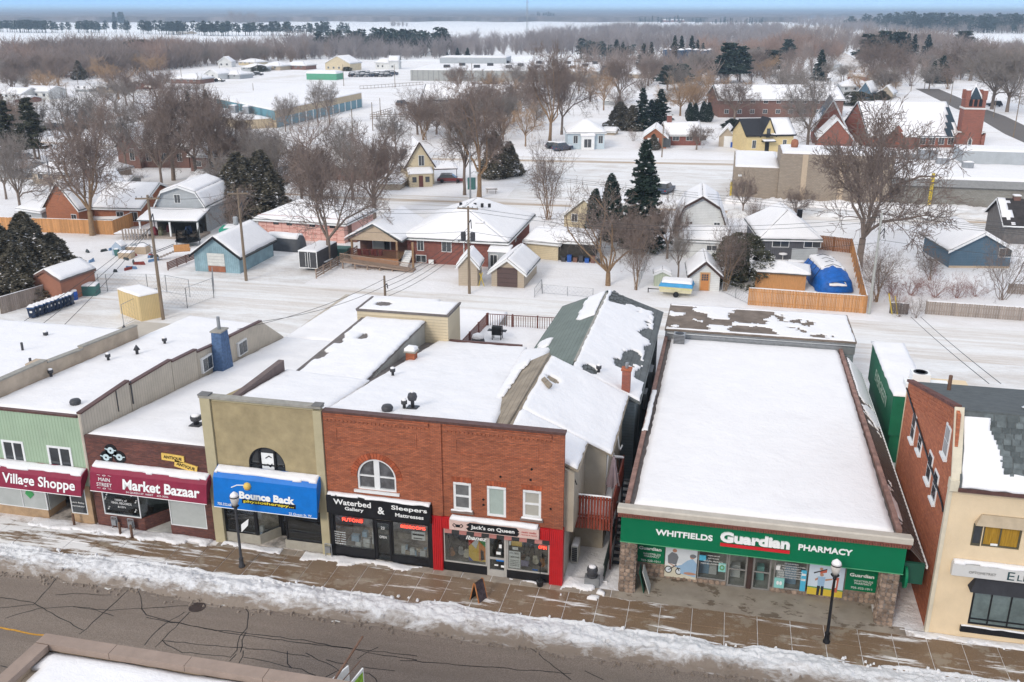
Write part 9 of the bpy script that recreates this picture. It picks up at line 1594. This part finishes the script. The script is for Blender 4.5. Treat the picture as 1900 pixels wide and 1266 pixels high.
for i in range(26): px = 648+(i % 9)*9.2+random.random()*2;py = 139+(i//9)*2.3+(i % 9)*-.1;car((0,2,1,3,2)[i % 5],(px,py),R(60+random.uniform(-8,8)),('charcoal','silver','navy','black','silver')[i % 5]+' snow-dusted car in the %s row of the packed far car lot' % ('front','middle','back')[i//9],'cars in the packed far lot')
for i in range(9): car((3,0,1,2)[i % 4],(84+i*13 if i < 5 else 186+(i-5)*9,243-(i % 2)*3),R(80),('black','charcoal','navy','silver')[i % 4]+' car parked behind the left bare trees, '+('left' if i < 5 else 'right')+' group','cars behind the left bare trees')
for i,px in enumerate(((398,152),(424,145),(455,141),(470,140),(268,166))): car(i % 5,px,.1,('dark car left of the far bungalow row','snowy car before the wide far bungalow','blue-black car in the far bungalow row','last car of the far bungalow row','car beside the long far brick bungalow')[i])
for (c,p,rz,lab) in ((0,(1012,276),.4,'snow-buried car left of the pale blue house'),(1,(1028,281),.9,'dark car beside the giant paired trees'),(4,(812,338),.2,'car half hidden under the farmhouse side porch'),(3,(30,300),.1,'dark car on the far left street')): car(c,p,rz,lab)
# silos, mast
SIL = M('dark_blue_silo', (.05, .09, .15), .4, .2)
for i,(x,tp_,w_) in enumerate(((1237,92,15),(1262,93,13),(1276,92,13),(1290,93,13),(1303,94,13),(1315,93,12))): p = A(x,126);hh = hgt(p,tp_);rad = w_/2*math.hypot(*p)/F;t_ = thing('silo','%s tall dark blue silo among the snowy spruces' % ('leftmost','second','third','fourth','fifth','rightmost')[i],'silo',(*p,0));m = MB();m.lathe([(rad,0),(rad,hh)],(0,0,0),16);[m.lathe([(rad*1.01,hh*k/6),(rad*1.01,hh*k/6+.15)],(0,0,0),16) for k in range(1,6)];m.build('barrel',SIL,t_);m = MB();m.lathe([(rad,hh),(rad*.6,hh+.5),(.1,hh+.8)],(0,0,0),16);m.build('snow_cap',SNOW,t_)
p = A(978,67);t_ = thing('radio_mast','tall thin lattice radio mast beyond the brown woods','mast',(*p,0));m = MB();hh = 44;q = [(1.0*math.cos(k*2.1),1.0*math.sin(k*2.1)) for k in range(3)]
for k in range(3): m.tube((*q[k], 0), (*q[k], hh), .16, .16, 4)
for z in range(0, hh, 3): [m.tube((*q[k], z), (*q[(k+1) % 3], z+3), .10, .10, 3) for k in range(3)]
m.build('lattice', GALV, t_)
# rail fences far snowfield
slatfence('long thin rail fence across the white slope below the barn',A(687,222),A(765,223),1.4,GRYB,3);slatfence('short rail fence angling down the white slope',A(690,220),A(728,209),1.4,GRYB,3);slatfence('thin fence line across the far snowfield',A(668,166),A(785,158),1.2,GRYB,2)
# ---------------- woods: thousands of small trees nobody could count
def lowtree(seed, kind):
    rr = random.Random(seed); Fq = []; V = []
    def stick(a, b, r0, r1):
        k = len(V); d = (Vector(b)-Vector(a)).normalized(); u = d.orthogonal().normalized(); w_ = d.cross(u)
        for c, r in ((a, r0), (b, r1)):
            for i in range(3): t = 2.1*i; V.append(tuple(Vector(c)+(u*math.cos(t)+w_*math.sin(t))*r))
        Fq.extend([(k+i,k+(i+1) % 3,k+3+(i+1) % 3) for i in range(3)]+[(k+i,k+3+(i+1) % 3,k+3+i) for i in range(3)])
    if kind == 'bare':
        stick((0, 0, 0), (0, 0, 5), .18, .1)
        for i in range(46):
            z = rr.uniform(.2,6);a = rr.random()*6.28;s_ = rr.uniform(.5,3.6);p = (rr.gauss(0,.4),rr.gauss(0,.4),z);q = (s_*math.cos(a),s_*math.sin(a),z+rr.uniform(1.5,4.5));stick(p,q,.07,.025)
    else:
        P = []
        stick((0, 0, 0), (0, 0, 6), .18, .1)
        for i in range(90): z = rr.uniform(3.5 if kind == 'pine' else 1,10);t = (z-3)/7;rad = (2.3*math.sin(max(.15,min(1,t+.25))*2.5) if kind == 'pine' else 2.0*(1-z/10.3));a = rr.random()*6.28;s_ = rad*rr.random()**.5;P.append((s_*math.cos(a),s_*math.sin(a),z))
        V2,F2 = cloud_tris(np.array(P),np.full(len(P),.75),seed,.6);k = len(V);V.extend(map(tuple,V2));Fq.extend([tuple(f+k) for f in F2])
    return np.array(V), np.array(Fq)
LT = {k: [lowtree(s_, k) for s_ in range(4)] for k in ('bare', 'pine', 'spruce')}
def woods(nm, poly, n_, hh, mat, kind='bare', seed=0, jit=.3, xs=1.3):
    rs = np.random.RandomState(seed);P = np.array(poly,float);x0,y0 = P.min(0);x1,y1 = P.max(0);VV,FF = [],[];k = 0;c = 0
    while c < n_:
        x, y = rs.uniform(x0, x1), rs.uniform(y0, y1); ins = False; j = len(P)-1
        for i in range(len(P)):
            if (P[i,1] > y) != (P[j,1] > y) and x < (P[j,0]-P[i,0])*(y-P[i,1])/(P[j,1]-P[i,1])+P[i,0]: ins = not ins
            j = i
        if not ins: continue
        c += 1;V,F_ = LT[kind][rs.randint(4)];a = rs.rand()*6.28;bx,by = at(x,y);s_ = hh/10*(1-jit+2*jit*rs.rand())*(1 if jit < .2 else .62+.75*float(vn(bx*.028,by*.012,seed)));ca,sa = math.cos(a)*s_*xs,math.sin(a)*s_*xs
        VV.append(np.stack([V[:,0]*ca-V[:,1]*sa+bx,V[:,0]*sa+V[:,1]*ca+by,V[:,2]*s_-.3],1));FF.append(F_+k);k += len(V)
    o = obj(nm, mk(nm, np.vstack(VV), np.vstack(FF), mat)); return tag(o, kind='stuff')
WB = M('far_brown_twigs',(.30,.24,.21),.95,.25,.03);WR = M('far_reddish_twigs',(.36,.25,.20),.95,.2,.03);WG = M('far_grey_twigs',(.31,.275,.27),.95,.25,.02);WP_ = M('far_pine_green',(.035,.055,.05),.9,.4,.05)  # far twigs paled and greyed: some haze is put into their colour
woods('bare_woods',[(0,112),(0,150),(120,148),(200,145),(300,132),(400,122),(560,112),(700,100),(700,92),(420,96),(250,98),(110,102)],1000,11,WB,seed=1)
woods('bare_woods',[(0,108),(0,140),(90,140),(170,125),(170,105)],200,11,WR,seed=2);woods('bare_woods',[(240,112),(280,135),(360,122),(350,104)],160,11,WR,seed=3)
woods('bare_woods',[(540,88),(540,112),(760,112),(1000,102),(1180,100),(1450,92),(1450,74),(1180,74),(900,78)],1100,12,WG,seed=4);woods('pine_woods',[(585,92),(590,102),(660,100),(760,104),(830,104),(830,97),(700,92)],150,12,WP_,'pine',5)
woods('bare_woods',[(1000,66),(1100,70),(1450,72),(1450,52),(1280,54),(1150,60)],700,13,WG,seed=6);woods('bare_woods',[(1450,60),(1450,110),(1500,112),(1600,95),(1720,100),(1900,118),(1960,118),(1960,102),(1730,82),(1570,70),(1520,58)],700,12,WB,seed=7)
woods('bare_woods',[(1420,36),(1470,48),(1580,60),(1960,64),(1960,40),(1600,34)],1300,16,WG,seed=8);woods('pine_woods',[(1560,52),(1700,60),(1900,64),(1960,64),(1960,54),(1720,48)],420,17,WP_,'pine',9)
woods('bare_woods',[(1560,150),(1700,145),(1900,150),(1960,150),(1960,120),(1700,120)],150,9,WB,seed=17)
woods('bare_woods',[(1060,150),(1320,160),(1500,150),(1560,130),(1440,115),(1060,118)],190,10,WB,seed=18);woods('bare_woods',[(1300,112),(1560,110),(1560,95),(1300,98)],260,11,WR,seed=19);woods('pine_woods',[(1070,112),(1130,112),(1180,108),(1100,104)],50,9,WP_,'pine',20)
for i,(a_,b_,y,n_) in enumerate(((0,80,60,34),(80,205,61,30),(210,240,61,7),(258,350,64,34),(355,425,66,24),(425,520,66,22),(520,645,68,22))): woods('pine_shelterbelt',[(a_,y-1.2),(a_,y+.6),(b_,y+1.6),(b_,y-.4)],int(n_*1.3),14.5,WP_,'pine',20+i,.18,1.25)
woods('bare_woods',[(418,41),(418,44),(482,44),(482,41)],90,22,WG,seed=31);woods('spruce_row',[(985,36),(985,37),(1035,37),(1035,36)],26,20,WP_,'spruce',32);woods('bare_woods',[(725,48),(725,50),(755,50),(755,48)],12,15,WG,seed=33)
woods('spruce_row',[(1185,41),(1190,43),(1420,46),(1420,43)],60,12,WP_,'spruce',34);woods('spruce_row',[(204,43),(204,44),(232,44),(232,43)],14,20,WP_,'spruce',35);woods('bare_woods',[(600,38),(600,41),(700,41),(700,38)],20,14,WG,seed=36)
woods('bare_woods', [(1640, 36), (1640, 40), (1960, 40), (1960, 36)], 260, 16, WG, seed=37)
# wooded country to the horizon: a canopy surface standing 12-18 m over the plain, broken by fields
def canopy(nm, px0, px1, y_near, y_far, hh, mat, seed, n=(260, 46), rise=0):
    nx, ny = n; V = np.zeros((nx, ny, 3))
    for i in range(nx):
        px = px0+(px1-px0)*i/(nx-1);d = ray(px,40.);l = math.hypot(d[0],d[1]);ux,uy = d[0]/l,d[1]/l;yn = y_near+1.6*(float(fbm(px*.013,0,seed,4))-.5)*2;r0 = CH/((yn-22)/F);r1 = y_far
        for j in range(ny):
            t = j/(ny-1); r = r0*(r1/r0)**t; V[i, j] = (ux*r, uy*r, 0)
    N1 = fbm(V[...,0]*.012,V[...,1]*.012,seed,3);N2 = fbm(V[...,0]*.0012,V[...,1]*.0009,seed+3,3);rr_ = np.hypot(V[...,0],V[...,1])
    V[...,2] = hh*(.75+.5*N1)+rise*np.clip((rr_-4000)/9000,0,1)*(.6+.8*N2);V[:,0,2] = -1;V[:,1,:2] = V[:,0,:2]*1.004;idx = np.arange(nx*ny).reshape(nx,ny)
    Fq = np.stack([idx[:-1,:-1],idx[1:,:-1],idx[1:,1:],idx[:-1,1:]],-1).reshape(-1,4);return tag(obj(nm,mk(nm,V.reshape(-1,3),Fq,mat)),kind='structure')
m_,t,b,o = nodes('far_forest_canopy');p = pos(t,(1,1,1));c = mixc(t,ramp(t,noise(t,p,.006,6,.7),.35,.7),(.15,.14,.145),(.30,.27,.27));c = mixc(t,ramp(t,noise(t,pos(t,(.25,1,1)),.0016,5,.6),.55,.62,(0,0,0,1),(.5,.5,.5,1)),c,(.04,.055,.05));c = mixc(t,ramp(t,noise(t,pos(t,(.15,1,1)),.0021,4,.6),.66,.69,(0,0,0,1),(.75,.75,.75,1)),c,(.75,.76,.78));t.links.new(c,b.inputs['Base Color']);b.inputs['Roughness'].default_value = 1;b.inputs['Specular IOR Level'].default_value = 0
canopy('forest',-260,1480,38.5,21000,13,m_,4,rise=20);canopy('forest',1470,2160,32.5,21000,13,m_,9,(120,40),rise=22)
# ---------------- the air
hm = bpy.data.materials.new('pale_blue_air');hm.use_nodes = True;t = hm.node_tree;t.nodes.clear();o_ = t.nodes.new('ShaderNodeOutputMaterial');pv_ = t.nodes.new('ShaderNodeVolumePrincipled');pv_.inputs['Color'].default_value = (.66,.83,1,1);pv_.inputs['Density'].default_value = .00022;pv_.inputs['Anisotropy'].default_value = .2;t.links.new(pv_.outputs[0],o_.inputs['Volume'])
HZB = MB().box(-23000, 23000, -300, 22500, -1.2, 50).build('haze', hm); tag(HZB, kind='stuff')
for o in PRO: bpy.data.objects.remove(o)
fit_texts()
dg = bpy.context.evaluated_depsgraph_get()
for o, w_, h_ in TEXTS:                    # lettering as plain meshes
    me = bpy.data.meshes.new_from_object(o.evaluated_get(dg)); n_ = o.name.split('.')[0]; o.name = 'old'
    q = bpy.data.objects.new(n_,me);COL.objects.link(q);q.parent = o.parent;q.location = o.location;q.rotation_euler = o.rotation_euler;q.scale = o.scale
for o, w_, h_ in TEXTS: bpy.data.objects.remove(o)
